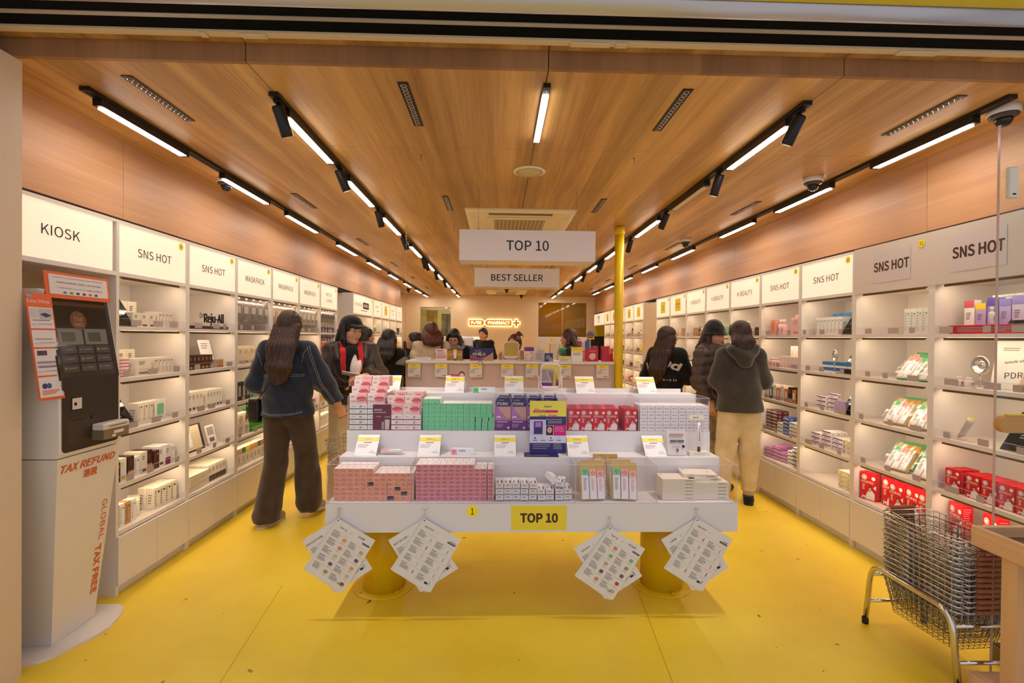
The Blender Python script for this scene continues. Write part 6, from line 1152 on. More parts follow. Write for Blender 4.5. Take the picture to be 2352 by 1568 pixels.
p0, p1 = atY(1085, 773, 10.4), atY(1102, 773, 10.4); boxth('checkout_counter', 'lit white cabinet left of the standing man', 'cabinet', p0.x+.01, p1.x, 10.4, 10.8, 0, p0.z, M_SIGN)
p = atY(1070, 789, 10.0); t = thing('till_screen', 'grey checkout monitor showing a list', 'monitor', (p.x, 10.0, 1.05)); b = MB(); b.bev(-.16, .16, 0, .02, .02, .36, mat('screen_grey', '#b8aeb0', .3), .004); M = frame((0, 0, .2), (1, 0, 0), (0, 0, 1)); b.lines(M, -.12, -.1, .0, .1, 5, M_GREYT, .0008); b.rect(M, .02, -.09, .13, .0, P('#4a4a6a')); b.obj('monitor', t); b = MB(); b.box(-.05, .05, 0, .08, -.02, .0, M_BLACK); b.cyl((0, .03, 0), (0, .03, .1), .012, M_BLACK, 8); b.obj('stand', t)
b = MB(); b.bev(p.x-.3, p.x+.5, 9.85, 10.15, 0, 1.029, M_WHITE, .006); single(b, 'till_desk', 'white desk under the checkout monitor', 'desk')
p0, p1 = atY(1357, 772, 12.2), atY(1387, 772, 12.2); boxth('refrigerator', 'black upright refrigerator in the far right passage', 'refrigerator', p0.x, p1.x, 12.2, 12.8, 0, p0.z, M_BLACK)
b = MB(); p = atY(1375, 740, 12.95)
for k in range(6): b.cyl((p.x-.06+.035*k, 12.95, 0), (p.x-.06+.035*k, 12.95, 1.9), .02, mat('yellow_curtain', '#e8c800', .8), 8)
single(b, 'curtain', 'narrow yellow curtain behind the black refrigerator', 'curtain')
p0, p1 = atY(927, 783, 12.9), atY(960, 783, 12.9); boxth('low_partition', 'black low partition in the back left recess', 'partition', p0.x, p1.x, 12.9, 13.0, 0, p0.z, M_BLACK)
t = thing('pole_sign', 'small blue and yellow picture sign on a stick behind the red cartons', 'sign', (atY(1356, 770, 6.0).x, 6.0, 0)); p = atY(1356, 770, 6.0); b = MB(); M = frame((0, 0, p.z), (1, 0, 0), (0, 0, 1)); b.box(-.05, .05, .0005, .004, p.z-.05, p.z-.015, M_YEL); b.poly(M, [(.05*math.cos(R_(a)), -.015+.065*math.sin(R_(a))) for a in range(0, 181, 15)], P('#5a7aa8'), .001); b.poly(M, [(-.04, -.012), (.04, -.012), (.02, .02), (0, .005), (-.02, .025)], P('#a8524a'), .002); b.lines(M, -.04, -.045, .04, -.02, 1, M_BROWNINK, .002); b.obj('board', t)
b = MB(); b.cyl((0, .006, .9), (0, .006, p.z), .004, M_PAPER, 6); b.box(-.06, .06, -.05, .05, 0, .9, M_WHITE); b.obj('stand', t)
# ---------------------------------------------------------------- people
class Field:
    """smooth union of tapered capsules and ellipsoids on a grid, turned into one closed surface"""
    def __init__(s, vox): s.vox = vox; s.ops = []
    def cap(s, a, b, ra, rb, k=.02, sq=(1, 1, 1), sub=False): s.ops.append(('c', np.array(a, float), np.array(b, float), ra, rb, k, np.array(sq, float), sub)); return s
    def ell(s, c, r, k=.02, M=None, sub=False): s.ops.append(('e', np.array(c, float), np.array(r, float), None if M is None else np.array(M), 0, k, None, sub)); return s
    def chain(s, pts, rs, k=.02, sq=(1, 1, 1)):
        for i in range(len(pts)-1): s.cap(pts[i], pts[i+1], rs[i], rs[i+1], k, sq)
        return s
    def bounds(s, o):
        if o[0] == 'c':
            r = max(o[3], o[4]); m = np.minimum(o[1], o[2])-r*np.maximum(o[6], 1); x = np.maximum(o[1], o[2])+r*np.maximum(o[6], 1)
        else:
            r = o[2] if o[3] is None else np.full(3, o[2].max()); m = o[1]-r; x = o[1]+r
        return m-.03-o[5], x+.03+o[5]
    def surface(s, cuts=(), disp=None, T=None):
        bs = [s.bounds(o) for o in s.ops if not o[7]]; lo = np.min([b[0] for b in bs], 0); hi = np.max([b[1] for b in bs], 0); v = s.vox
        n = np.ceil((hi-lo)/v).astype(int)+2; F = np.full(n, .05, np.float32); ax = [lo[i]+v*np.arange(n[i]) for i in range(3)]
        for o in s.ops:
            m, x = s.bounds(o); i0 = np.clip(((m-lo)/v).astype(int), 0, n-1); i1 = np.clip(((x-lo)/v).astype(int)+2, 1, n); sl = tuple(slice(i0[i], i1[i]) for i in range(3))
            X, Y, Z = np.meshgrid(*[ax[i][sl[i]] for i in range(3)], indexing='ij', sparse=True)
            if o[0] == 'c':
                q = o[6]; a = o[1]/q; b = o[2]/q; d = b-a; L = d@d+1e-9; px, py, pz = X/q[0]-a[0], Y/q[1]-a[1], Z/q[2]-a[2]
                t = np.clip((px*d[0]+py*d[1]+pz*d[2])/L, 0, 1); D = np.sqrt((px-t*d[0])**2+(py-t*d[1])**2+(pz-t*d[2])**2)-(o[3]+(o[4]-o[3])*t); D = D*min(q)
            else:
                px, py, pz = X-o[1][0], Y-o[1][1], Z-o[1][2]
                if o[3] is not None: M = o[3]; px, py, pz = M[0][0]*px+M[1][0]*py+M[2][0]*pz, M[0][1]*px+M[1][1]*py+M[2][1]*pz, M[0][2]*px+M[1][2]*py+M[2][2]*pz
                r = o[2]; k0 = np.sqrt((px/r[0])**2+(py/r[1])**2+(pz/r[2])**2); k1 = np.sqrt((px/r[0]**2)**2+(py/r[1]**2)**2+(pz/r[2]**2)**2)+1e-6; D = k0*(k0-1)/k1
            A = F[sl]; k = o[5]
            if o[7]: h = np.clip(.5-.5*(A+D)/k, 0, 1); F[sl] = A*(1-h)-D*h+k*h*(1-h)
            else: h = np.clip(.5+.5*(A-D)/k, 0, 1); F[sl] = A*(1-h)+D*h-k*h*(1-h)
        X, Y, Z = np.meshgrid(*ax, indexing='ij', sparse=True)
        if disp is not None: F = F+disp(X, Y, Z).astype(np.float32)
        for ct in cuts:
            p, nn = ct[0], np.array(ct[1], float); nn /= np.linalg.norm(nn); pl_ = ((X-p[0])*nn[0]+(Y-p[1])*nn[1]+(Z-p[2])*nn[2])
            F = np.maximum(F, pl_) if len(ct) < 3 else np.where((X-p[0])**2+(Y-p[1])**2+(Z-p[2])**2 < ct[2]**2, np.maximum(F, pl_), F)
        F[0] = F[-1] = .05; F[:, 0] = F[:, -1] = .05; F[:, :, 0] = F[:, :, -1] = .05
        S = F < 0; nx, ny, nz = [a-1 for a in F.shape]; cnt = np.zeros((nx, ny, nz), int); acc = np.zeros((nx, ny, nz, 3))
        for axis in range(3):
            for u in (0, 1):
                for w_ in (0, 1):
                    o0 = [0, 0, 0]; oth = [a for a in range(3) if a != axis]; o0[oth[0]] = u; o0[oth[1]] = w_; o1 = list(o0); o1[axis] = 1
                    c0 = tuple(slice(o0[i], o0[i]+(nx, ny, nz)[i]) for i in range(3)); c1 = tuple(slice(o1[i], o1[i]+(nx, ny, nz)[i]) for i in range(3))
                    ch = S[c0] != S[c1]; f0 = F[c0][ch]; f1 = F[c1][ch]; t = f0/(f0-f1); p = np.tile(np.array(o0, float), (len(t), 1)); p[:, axis] += t; acc[ch] += p; cnt[ch] += 1
        act = cnt > 0; idx = np.full(cnt.shape, -1, int); idx[act] = np.arange(act.sum()); ijk = np.argwhere(act)
        P_ = lo+v*(ijk+acc[act]/cnt[act][:, None]); quads = []
        for axis in range(3):
            oth = [a for a in range(3) if a != axis]; sl0 = [slice(1, (nx, ny, nz)[i]) for i in range(3)]; sl0[axis] = slice(0, (nx, ny, nz)[axis]); s1 = list(sl0); s1[axis] = slice(1, (nx, ny, nz)[axis]+1)
            a0 = S[tuple(sl0)]; a1 = S[tuple(s1)]; e = np.argwhere(a0 != a1); off = np.array([sl0[i].start for i in range(3)]); inside = a0[a0 != a1]; e = e+off
            d1 = np.zeros(3, int); d1[oth[0]] = 1; d2 = np.zeros(3, int); d2[oth[1]] = 1
            g = lambda q: idx[q[:, 0], q[:, 1], q[:, 2]]
            Q = np.stack([g(e-d1-d2), g(e-d2), g(e), g(e-d1)], 1); flip = inside if axis != 1 else ~inside
            Q[~flip] = Q[~flip][:, ::-1]; quads.append(Q)
        Q = np.concatenate(quads); Q = Q[(Q >= 0).all(1)]
        if T is not None: P_ = P_@np.array(T.to_3x3()).T+np.array(T.translation)
        return P_, Q
def npmesh(name, parts, sub=0):     # parts: list of (verts, quads, material)
    vs_ = []; fs = []; mi = []; mats = []; base = 0
    for P_, Q, m in parts:
        if m not in mats: mats.append(m)
        vs_ += P_.tolist(); fs += (Q+base).tolist(); mi += [mats.index(m)]*len(Q); base += len(P_)
    me = bpy.data.meshes.new(name); me.from_pydata(vs_, [], fs)
    for m in mats: me.materials.append(m)
    me.polygons.foreach_set('material_index', mi); me.polygons.foreach_set('use_smooth', [True]*len(fs)); me.update(); return me
def cloth(name, col, rough=.8, bump=.25, scale=60, sheen=.3, c2=None, spec=.3):
    m = mat(name, col, rough, spec=spec); N, L, B = nodes(m); B.inputs['Sheen Weight'].default_value = sheen
    tc = N.new('ShaderNodeTexCoord'); n = N.new('ShaderNodeTexNoise'); n.inputs['Scale'].default_value = scale; n.inputs['Detail'].default_value = 4; L.new(tc.outputs['Object'], n.inputs[0])
    bp = N.new('ShaderNodeBump'); bp.inputs['Strength'].default_value = bump; bp.inputs['Distance'].default_value = .004; L.new(n.outputs[0], bp.inputs['Height']); L.new(bp.outputs[0], B.inputs['Normal'])
    n2 = N.new('ShaderNodeTexNoise'); n2.inputs['Scale'].default_value = 9; L.new(tc.outputs['Object'], n2.inputs[0]); r = N.new('ShaderNodeValToRGB'); r.color_ramp.elements[0].position = .35; r.color_ramp.elements[1].position = .7
    r.color_ramp.elements[0].color = lin(col); r.color_ramp.elements[1].color = lin(c2 or [min(1, int(col[i:i+2], 16)/255*1.18+.01) for i in (1, 3, 5)]); L.new(n2.outputs[0], r.inputs[0]); L.new(r.outputs[0], B.inputs['Base Color']); return m
def hairmat(name, c1, c2):
    m = mat(name, c1, .34, spec=.5); N, L, B = nodes(m); tc = N.new('ShaderNodeTexCoord'); mp = N.new('ShaderNodeMapping'); mp.inputs['Scale'].default_value = (150, 150, 5); L.new(tc.outputs['Object'], mp.inputs[0])
    n = N.new('ShaderNodeTexNoise'); n.inputs['Scale'].default_value = 1.0; n.inputs['Detail'].default_value = 3; n.inputs['Distortion'].default_value = .4; L.new(mp.outputs[0], n.inputs[0])
    r = N.new('ShaderNodeValToRGB'); r.color_ramp.elements[0].position = .35; r.color_ramp.elements[1].position = .72; r.color_ramp.elements[0].color = lin(c1); r.color_ramp.elements[1].color = lin(c2); L.new(n.outputs[0], r.inputs[0]); L.new(r.outputs[0], B.inputs['Base Color'])
    bp = N.new('ShaderNodeBump'); bp.inputs['Strength'].default_value = .5; bp.inputs['Distance'].default_value = .006; L.new(n.outputs[0], bp.inputs['Height']); L.new(bp.outputs[0], B.inputs['Normal']); return m
SKIN = mat('skin', '#d9a283', .5, spec=.35); SKIN.node_tree.nodes['Principled BSDF'].inputs['Subsurface Weight'].default_value = .12; SKIN.node_tree.nodes['Principled BSDF'].inputs['Subsurface Radius'].default_value = (.02, .008, .004)
HB = hairmat('hair_black', '#0d0908', '#2c1d17'); HD = hairmat('hair_dark_brown', '#1c0d09', '#4e2a1c'); HR = hairmat('hair_red_brown', '#381509', '#7a3a20'); HN = hairmat('hair_brown', '#2e1a10', '#6a4428')
LIPS = mat('lips', '#b8584e', .4); EYEW = mat('eye_white', '#e6ddd6', .25); IRIS = mat('iris', '#1d120e', .15); BROW = mat('brow', '#2a1a14', .7)
def folds(a=.004, f=1.0, seed=0):
    return lambda X, Y, Z: a*(np.sin(31*f*Z+9*np.sin(7*X+seed)+6*Y)*np.sin(11*f*X+17*Y+seed)+.5*np.sin(53*f*Z+15*X-22*Y+seed*2))
def creases(a=.004, seed=0):     # long vertical folds of hanging cloth
    return lambda X, Y, Z: a*(np.sin(58*X+26*Y+3*np.sin(4*Z+seed)+seed)*(.4+.6*np.clip((.95-Z)*2, 0, 1))+.6*np.sin(24*Z+30*X+9*Y+seed)*np.exp(-((Z-.47)/.10)**2)+.7*np.sin(40*Z+20*X)*np.exp(-((Z-.10)/.07)**2))
def strands(a=.0035, cx=0, cy=-.01, n=34, seed=0):
    return lambda X, Y, Z: a*np.sin(n*np.arctan2(X-cx, Y-cy+1e-4)+3*np.sin(14*Z+seed)+seed)+a*.6*np.sin(2.3*n*np.arctan2(X-cx, Y-cy+1e-4)+2*np.sin(9*Z))
DEF = dict(pelvis=(0, 0, .90), hipL=(-.085, 0, .86), hipR=(.085, 0, .86), knL=(-.095, .02, .47), knR=(.095, .02, .47), anL=(-.10, -.02, .08), anR=(.10, -.02, .08), toeL=(-.115, .13, .03), toeR=(.115, .13, .03),
           waist=(0, .0, 1.04), chest=(0, .0, 1.23), neck=(0, -.012, 1.385), head=(0, .015, 1.515), shL=(-.150, -.01, 1.335), shR=(.150, -.01, 1.335), elL=(-.215, -.03, 1.08), elR=(.215, -.03, 1.08), wrL=(-.225, .05, .85), wrR=(.225, .05, .85),
           hdL=(0, .15, -1), hdR=(0, .15, -1), pnL=(1, 0, 0), pnR=(-1, 0, 0), curl=.55)
def hand(F, w, d, pn, side, curl, s=1.0):
    # palm and five fingers; d = pointing direction, pn = palm normal, side = direction of the thumb
    w = np.array(w, float); d = np.array(V(d).normalized()); pn = np.array(V(pn)); pn = pn-d*(pn@d); pn /= np.linalg.norm(pn); th = np.cross(d, pn)*side
    F.cap(w-d*.03*s, w+d*.01*s, .025*s, .024*s, .01); 
    for q, o in ((-.026, 0), (-.009, 0), (.009, 0), (.026, 0)): F.cap(w+d*.012*s+th*q*.7*s, w+d*.075*s+th*q*s, .015*s, .0125*s, .008)
    ln = (.060, .074, .080, .072)
    for i, q in enumerate((-.030, -.0105, .0105, .0305)):
        a = w+d*.080*s+th*q*s; dd = d.copy(); L = ln[i]*s; r = .0088*s
        for j, f in enumerate((.45, .32, .25)):
            ang = curl*(.75 if j == 0 else 1.0)*(1+.12*(3-i)*.4); dd = dd*math.cos(ang)+pn*math.sin(ang) if j == 0 else None if False else (lambda u, n_: u*math.cos(ang)+n_*math.sin(ang))(dd, np.cross(np.cross(dd, pn), dd)/max(1e-6, np.linalg.norm(np.cross(np.cross(dd, pn), dd))) if abs(dd@pn) < .999 else -d)
            dd /= np.linalg.norm(dd); b = a+dd*L*f; F.cap(a, b, r, r*.9, .0022); a = b; r *= .9
    a = w+d*.022*s+th*.024*s; b = a+(d*.62+th*.6+pn*.35)*.040*s; c = b+(d*.8+th*.12+pn*.5)*.032*s; F.cap(a-th*.01, b, .0135*s, .0105*s, .008); F.cap(b, c, .0102*s, .0085*s, .003)
def headfield(vox, male=False):
    F = Field(vox); j = 1.06 if male else 1
    F.ell((0, -.012, .028), (.073, .090, .083), .02); F.ell((0, .022, -.03), (.060*j, .066, .082), .03); F.cap((-.040*j, .008, -.062), (-.012, .052, -.094), .022, .017, .03); F.cap((.040*j, .008, -.062), (.012, .052, -.094), .022, .017, .03)
    F.ell((0, .060, -.096), (.018, .018, .014), .02); F.ell((-.034, .052, -.030), (.024, .026, .026), .02); F.ell((.034, .052, -.030), (.024, .026, .026), .02)
    F.cap((-.036, .066, .018), (.036, .066, .018), .012, .012, .02); F.ell((-.031, .092, .000), (.017, .014, .010), .012, sub=True); F.ell((.031, .092, .000), (.017, .014, .010), .012, sub=True)
    F.cap((0, .080, .004), (0, .098, -.028), .0065, .0095, .012); F.ell((-.011, .089, -.033), (.0075, .009, .007), .006); F.ell((.011, .089, -.033), (.0075, .009, .007), .006)
    F.ell((0, .084, -.056), (.021, .010, .0055), .006); F.ell((0, .082, -.066), (.018, .011, .0065), .006); F.cap((-.016, .098, -.061), (.016, .098, -.061), .0045, .0045, .004, sub=True)
    for s in (-1, 1): F.ell((s*.074, -.008, -.012), (.009, .018, .030), .006); F.ell((s*.081, -.004, -.012), (.006, .010, .018), .004, sub=True)
    F.ell((0, -.005, -.08), (.045, .05, .05), .03)
    return F
def headmat(J, yaw, pitch, roll=0, s=1.0):
    return Matrix.Translation(V(J['head'])) @ Matrix.Rotation(R_(-yaw), 4, 'Z') @ Matrix.Rotation(R_(pitch), 4, 'X') @ Matrix.Rotation(R_(roll), 4, 'Y') @ Matrix.Scale(s, 4)
def person(label, x, y, rz, H, J=None, yaw=0, pitch=0, male=False, roll=0, fine=1.0, legs=True, skin=None, fem=1.0):
    j = dict(DEF); j.update(J or {}); s = H/1.65; sk = skin or SKIN; c = j['curl']
    HT = headmat(j, yaw, pitch, roll, 1.0); parts = []
    B = Field(.009*fine)
    B.chain([j['pelvis'], j['waist'], j['chest']], [.108, .088, .100], .04, (1.15, .78, 1)); B.cap(j['shL'], j['shR'], .046, .046, .03, (1, .85, 1))
    B.cap(j['chest'], j['neck'], .07, .050, .03); B.cap(j['neck'], HT @ V((0, -.012, -.055)), .050, .046, .03)
    for S_ in 'LR':
        B.chain([j['sh'+S_], j['el'+S_], j['wr'+S_]], [.044, .036, .026], .02)
        B.chain([j['hip'+S_], j['kn'+S_], j['an'+S_]], [.088, .056, .036], .04)
        B.cap(j['an'+S_], V(j['toe'+S_])+V((0, 0, .0)), .034, .024, .02)
    parts.append((*B.surface(), sk)); parts.append((*headfield(.0042*fine, male).surface(T=HT), sk))
    Hf = Field(.0034*fine)
    for S_, sd in (('L', -1), ('R', 1)): hand(Hf, j['wr'+S_], j['hd'+S_], j['pn'+S_], j.get('th'+S_, -sd), c if not isinstance(c, dict) else c[S_])
    parts.append((*Hf.surface(), sk))
    me = npmesh('person', parts); o = bpy.data.objects.new('person', me); C.objects.link(o); o.location = (x, y, 0); o.rotation_euler.z = R_(rz); o.scale = (s, s, s); tag(o, label, 'person')
    b = MB(); HTi = HT
    for sx_ in (-1, 1):
        b.ball((sx_*.030, .0715, -.001), .0125, EYEW, 12, 8, M=HTi)
    e = b.obj('eyes', o); b = MB()
    for sx_ in (-1, 1): b.ball((sx_*.030, .0785, -.002), .0068, IRIS, 10, 6, M=HTi); b.tube([HTi @ V((sx_*xx, yy, zz)) for xx, yy, zz in ((.016, .082, -.001), (.024, .086, .0048), (.032, .0855, .0055), (.043, .078, .002))], .0014, IRIS, 5); 
    b.obj('irises_and_lashes', o); b = MB()
    for sx_ in (-1, 1): b.tube([HTi @ V((sx_*xx, yy, zz)) for xx, yy, zz in ((.014, .083, .017), (.028, .084, .022), (.044, .075, .018))], .0022, BROW, 5, radii=[.0022, .0026, .0012])
    b.obj('eyebrows', o); b = MB(); b.tube([HTi @ V(p) for p in ((-.020, .085, -.059), (-.008, .0925, -.0565), (0, .0935, -.0575), (.008, .0925, -.0565), (.020, .085, -.059))], .004, LIPS, 6, radii=[.001, .0035, .0032, .0035, .001]); b.tube([HTi @ V(p) for p in ((-.018, .085, -.0625), (0, .0925, -.0665), (.018, .085, -.0625))], .004, LIPS, 6, radii=[.001, .0048, .001]); b.obj('lips', o)
    return o, j, HT
def wear(o, name, F, m, cuts=(), disp=None, T=None, label=None):
    P_, Q = F.surface(cuts, disp, T); c = bpy.data.objects.new(name, npmesh(name, [(P_, Q, m)])); C.objects.link(c); c.parent = o
    if label: c['label'] = label
    return c
def haircut(o, HT, m, length=.0, style='long', vox=.006, seed=0, name='hair', back=(0, -.09), width=.07, part_face=1.0, front=True, J=None, brow=0):
    F = Field(vox); F.ell((0, -.018, .032), (.084, .100, .090), .02); F.ell((0, -.04, -.02), (.078, .070, .085), .03)
    F.ell((0, .105, -.040+brow/2), (.057*part_face, .070, .078+brow/2), .018, sub=True)
    if front: F.cap((-.048, .045, .075), (-.066, .040, .005), .018, .012, .015); F.cap((.048, .045, .075), (.066, .040, .005), .018, .012, .015)
    P1 = wear(o, name, F, m, disp=strands(.0022, n=30, seed=seed), T=HT)
    if length:
        G = Field(vox*1.15); h = HT @ V((0, -.045, 0)); hz = h.z; bx, by = HT.translation.x, HT.translation.y
        zt = hz-.02; zb = hz-length; 
        yy = [-.03, -.03+min(back[1], -.05), back[1]-.075, back[1]-.08]
        for u in (-1, -.33, .33, 1):
            pts = [(bx+back[0]*t+u*width*(1, 1.12, 1.0, .75)[k], h.y+yy[k]+.022*abs(u), zt+(zb-zt)*t+.03*abs(u)*(k == 3)) for k, t in enumerate((0, .35, .7, 1))]; G.chain(pts, [.040, .040, .032, .014], .03)
        if style == 'sides' or style == 'longsides':
            for sx_ in (-1, 1): a = HT @ V((sx_*.074, .004, .02)); G.chain([a, (a.x+sx_*.010, a.y+.00, a.z-.10), (a.x+sx_*.004, a.y+.01, a.z-.17 if style == 'sides' else a.z-length*.7)], [.022, .024, .012], .02)
        c = wear(o, name+'_length', G, m, disp=strands(.003, bx, h.y+.04, 40, seed))
    return P1
def sleeves(F, j, r=(.072, .066, .052), k=.03, puff=0, ext=.01, sides='LR'):
    for S_ in sides:
        a, b, c = V(j['sh'+S_]), V(j['el'+S_]), V(j['wr'+S_]); d = (c-b).normalized(); F.chain([a, b, c+d*ext], [r[0], r[1], r[2]], k)
def cuffcut(j, back=.0, sides='LR'):
    out = []
    for S_ in sides: b, c = V(j['el'+S_]), V(j['wr'+S_]); out.append((c, (c-b).normalized()))
    return out
class _Cuff: pass
def torso(F, j, hem, rh, rc=.135, rs=.07, sq=(1.18, .82, 1), k=.05, back=0):
    F.chain([(0, back, hem), (j['waist'][0], j['waist'][1]+back, max(hem+.05, j['waist'][2])), (j['chest'][0], j['chest'][1]+back, j['chest'][2]+.01)], [rh, (rh+rc)/2*.97, rc], k, sq); F.cap(j['shL'], j['shR'], rs, rs, .03, (1, .9, 1)); F.cap(V(j['neck'])-V((0, 0, .07)), V(j['neck'])-V((0, 0, .015)), .075, .060, .03)
def trousers(o, j, m, rw=.135, rk=.085, ra=.075, top=.97, name='trousers', amp=.005, cuffz=None, seed=0, fine=1.0, rt=.10):
    F = Field(.009*fine); F.cap((j['pelvis'][0], 0, j['pelvis'][2]-.02), (j['pelvis'][0], 0, top), rw, rw*.86, .04, (1.18, .85, 1))
    for S_ in 'LR': F.chain([j['hip'+S_], j['kn'+S_], V(j['an'+S_])], [rt, rk, ra], .03, (1, 1.05, 1))
    z = cuffz if cuffz is not None else .035
    return wear(o, name, F, m, [((0, 0, top), (0, 0, 1)), ((0, 0, z), (0, 0, -1))], creases(amp, seed))
def shoes(o, j, m, sole=None, fine=1.0, top=.10):
    for S_ in 'LR':
        a = V(j['an'+S_]); t = V(j['toe'+S_]); d = (t-a); d.z = 0; d.normalize(); h = a-d*.045; F = Field(.006*fine); z0 = min(a.z-.08, t.z-.03)
        p0 = V((h.x, h.y, a.z-.045)); p1 = V((t.x, t.y, t.z+.002)); F.cap(p0, p1, .038, .034, .02); F.cap(p0+V((0, 0, .01))+d*.01, a+V((0, 0, .0))+d*.02, .038, .036, .03); mid = p0.lerp(p1, .5)+V((0, 0, .012)); F.ell(mid, (.040, .055, .030), .03)
        wear(o, 'shoe', F, m, [((0, 0, min(h.z, a.z)+top-.08), (0, 0, 1))])
        if sole: F = Field(.006*fine); q = V((0, 0, -.026)); F.cap(p0+q, p1+q+V((0, 0, .002)), .040, .036, .02); n = V((0, -1, 0)); wear(o, 'shoe_sole', F, sole, [((p0.x, p0.y, p0.z-.022), (0, (p1.z-p0.z)*-1.0/max(.05, (p1-p0).length)*d.y, 1)), ((p0.x, p0.y, p0.z-.044), (0, (p1.z-p0.z)/max(.05, (p1-p0).length)*d.y, -1))])
def bvh(o): me = o.data; return BVHTree.FromPolygons([v.co for v in me.vertices], [p.vertices for p in me.polygons])
def stitch(o, parent, tree, pts, d, m, r=.0016, dash=True, name='stitching', step=.012):
    # dashes laid on the cloth: pts are points in front of it, d the direction towards it
    out = []
    for i in range(len(pts)-1):
        a, b = V(pts[i]), V(pts[i+1]); n = max(1, int((b-a).length/step))
        for q in range(n):
            hit = [tree.ray_cast(a.lerp(b, (q+f)/n)-V(d)*.3, V(d)) for f in (0, .55 if dash else 1.0)]
            if hit[0][0] and hit[1][0] and (hit[0][0]-hit[1][0]).length < step*3: out.append((hit[0][0]+hit[0][1]*.0012, hit[1][0]+hit[1][1]*.0012))
    b = MB()
    for a, c in out: b.cyl(a, c, r, m, 4)
    if out: b.obj(name, parent)
def project(mb, tree, d, lift=.002):      # lay a flat piece of art on the cloth
    nv = []
    for v in mb.v:
        h = tree.ray_cast(V(v)-V(d)*.3, V(d)); nv.append(tuple(h[0]-V(d)*lift) if h[0] else tuple(v))
    mb.v = nv; return mb
def handbag(o, c, w, h, d, m, rot=0, quilt=True, name='shoulder_bag', chain=None, label=None):
    M = Matrix.Translation(V(c)) @ Matrix.Rotation(R_(rot), 4, 'Z'); b = MB(); n = 8
    rg_ = []
    for k in range(7):
        z = -h/2+h*k/6; e = 1-.10*abs(k-3)/3; rg_.append([(w/2*e*math.cos(a)*(abs(math.cos(a))**-.4 if abs(math.cos(a)) > .05 else 1), d/2*e*math.sin(a)*(abs(math.sin(a))**-.4 if abs(math.sin(a)) > .05 else 1), z) for a in [2*PI*q/20 for q in range(20)]])
    b.loft(rg_, m, M); 
    if quilt:
        for s in (-1, 1):
            for q in range(-4, 5): b.tube([M @ V((max(-w*.45, min(w*.45, q*w*.12+s*t*h*.8)), -d/2-.001 if True else 0, t*h*.8)) for t in (-.5, -.25, 0, .25, .5)], .0012, M_DARK, 4); b.tube([M @ V((max(-w*.45, min(w*.45, q*w*.12+s*t*h*.8)), d/2+.001, t*h*.8)) for t in (-.5, -.25, 0, .25, .5)], .0012, M_DARK, 4)
    b.cyl(M @ V((-.006, -d/2-.006, h*.1)), M @ V((.006, -d/2-.006, h*.1)), .006, M_STEEL, 8); t = b.obj(name, o)
    if label: t['label'] = label
    if chain: b = MB(); b.tube(chain, .0045, m, 8); b.obj('bag_strap', o)
    return t
PTREE = {}
WHT = mat('white_thread', '#dcd8d0', .7)
def gx(px, Y, py=780): return atY(px, py, Y).x
# ---- 1 woman in a denim-blue jacket, seen from behind, basket in her right hand
DEN = cloth('denim_navy', '#161d2e', .85, .4, 90, .4, '#222c42'); BRN = cloth('brown_wool', '#3a2c22', .8, .3, 70, .3, '#4a3a2e')
J1 = dict(elL=(-.235, -.02, 1.08), wrL=(-.17, .17, 1.00), hdL=(.2, 1, .1), pnL=(1, 0, 0), elR=(.262, .02, 1.10), wrR=(.350, .12, .885), hdR=(.25, .3, -1), pnR=(-.3, .9, 0), shL=(-.150, -.01, 1.34), shR=(.150, -.01, 1.34),
          knL=(-.10, .03, .47), anL=(-.145, -.02, .08), toeL=(-.10, .12, .03), knR=(.10, .12, .48), anR=(.10, .17, .13), toeR=(.15, .31, .05), curl={'L': .5, 'R': 1.05}, head=(0, .03, 1.51))
o, j, HT = person('woman seen from behind in a navy jacket with white stitching, carrying a wire basket', gx(662, 3.72), 3.72, 0, 1.63, J1, pitch=-14, yaw=-4)
F = Field(.008); torso(F, j, .80, .176, .128, .060, (1.14, .82, 1)); sleeves(F, j, (.064, .070, .056), .03)
jk = wear(o, 'jacket', F, DEN, [((0, 0, .835), (0, 0, -1)), ((.325, .09, .93), (.25, .3, -1), .12), ((0, 0, 1.425), (0, 0, 1))], folds(.0045))
T1 = bvh(jk); d = (0, 1, 0)
for dz in (0, .012): stitch(jk, o, T1, [(-.15, -.3, 1.13+dz), (0, -.3, 1.138+dz), (.15, -.3, 1.138+dz)], d, WHT)
for dz in (0, .009): stitch(jk, o, T1, [(-.15, -.3, .86+dz), (-.08, -.3, .85+dz), (0, -.3, .85+dz), (.08, -.3, .855+dz), (.15, -.3, .87+dz)], d, WHT)
for dx in (0, .014): stitch(jk, o, T1, [(.17+dx, -.3, 1.36), (.215+dx, -.3, 1.2), (.262+dx, -.3, 1.08), (.33+dx, -.3, .93)], d, WHT)
stitch(jk, o, T1, [(-.19, -.3, 1.31), (-.175, -.3, 1.27), (-.16, -.3, 1.21)], d, WHT); stitch(jk, o, T1, [(.125, -.3, 1.24), (.14, -.3, 1.30), (.18, -.3, 1.35)], d, WHT); stitch(jk, o, T1, [(0, -.3, 1.137), (0, -.3, 1.16)], d, WHT, dash=False)
trousers(o, j, BRN, .120, .086, .104, .90, amp=.005, seed=2, rt=.094, cuffz=.04)
SHW = mat('shoe_taupe', '#b09a86', .6); SOLE = mat('sole_cream', '#ddd0bd', .6); shoes(o, j, SHW, SOLE)
haircut(o, HT, HD, .44, 'long', back=(.0, -.085), width=.062, seed=1)
bagm = mat('black_leather', '#0f0b0a', .3); handbag(o, (-.225, -.04, .875), .07, .17, .10, bagm, 80, chain=[(.08, .02, 1.40), (.04, -.12, 1.30), (-.02, -.155, 1.16), (-.10, -.16, 1.04), (-.17, -.12, .96), (-.235, -.04, .955)])
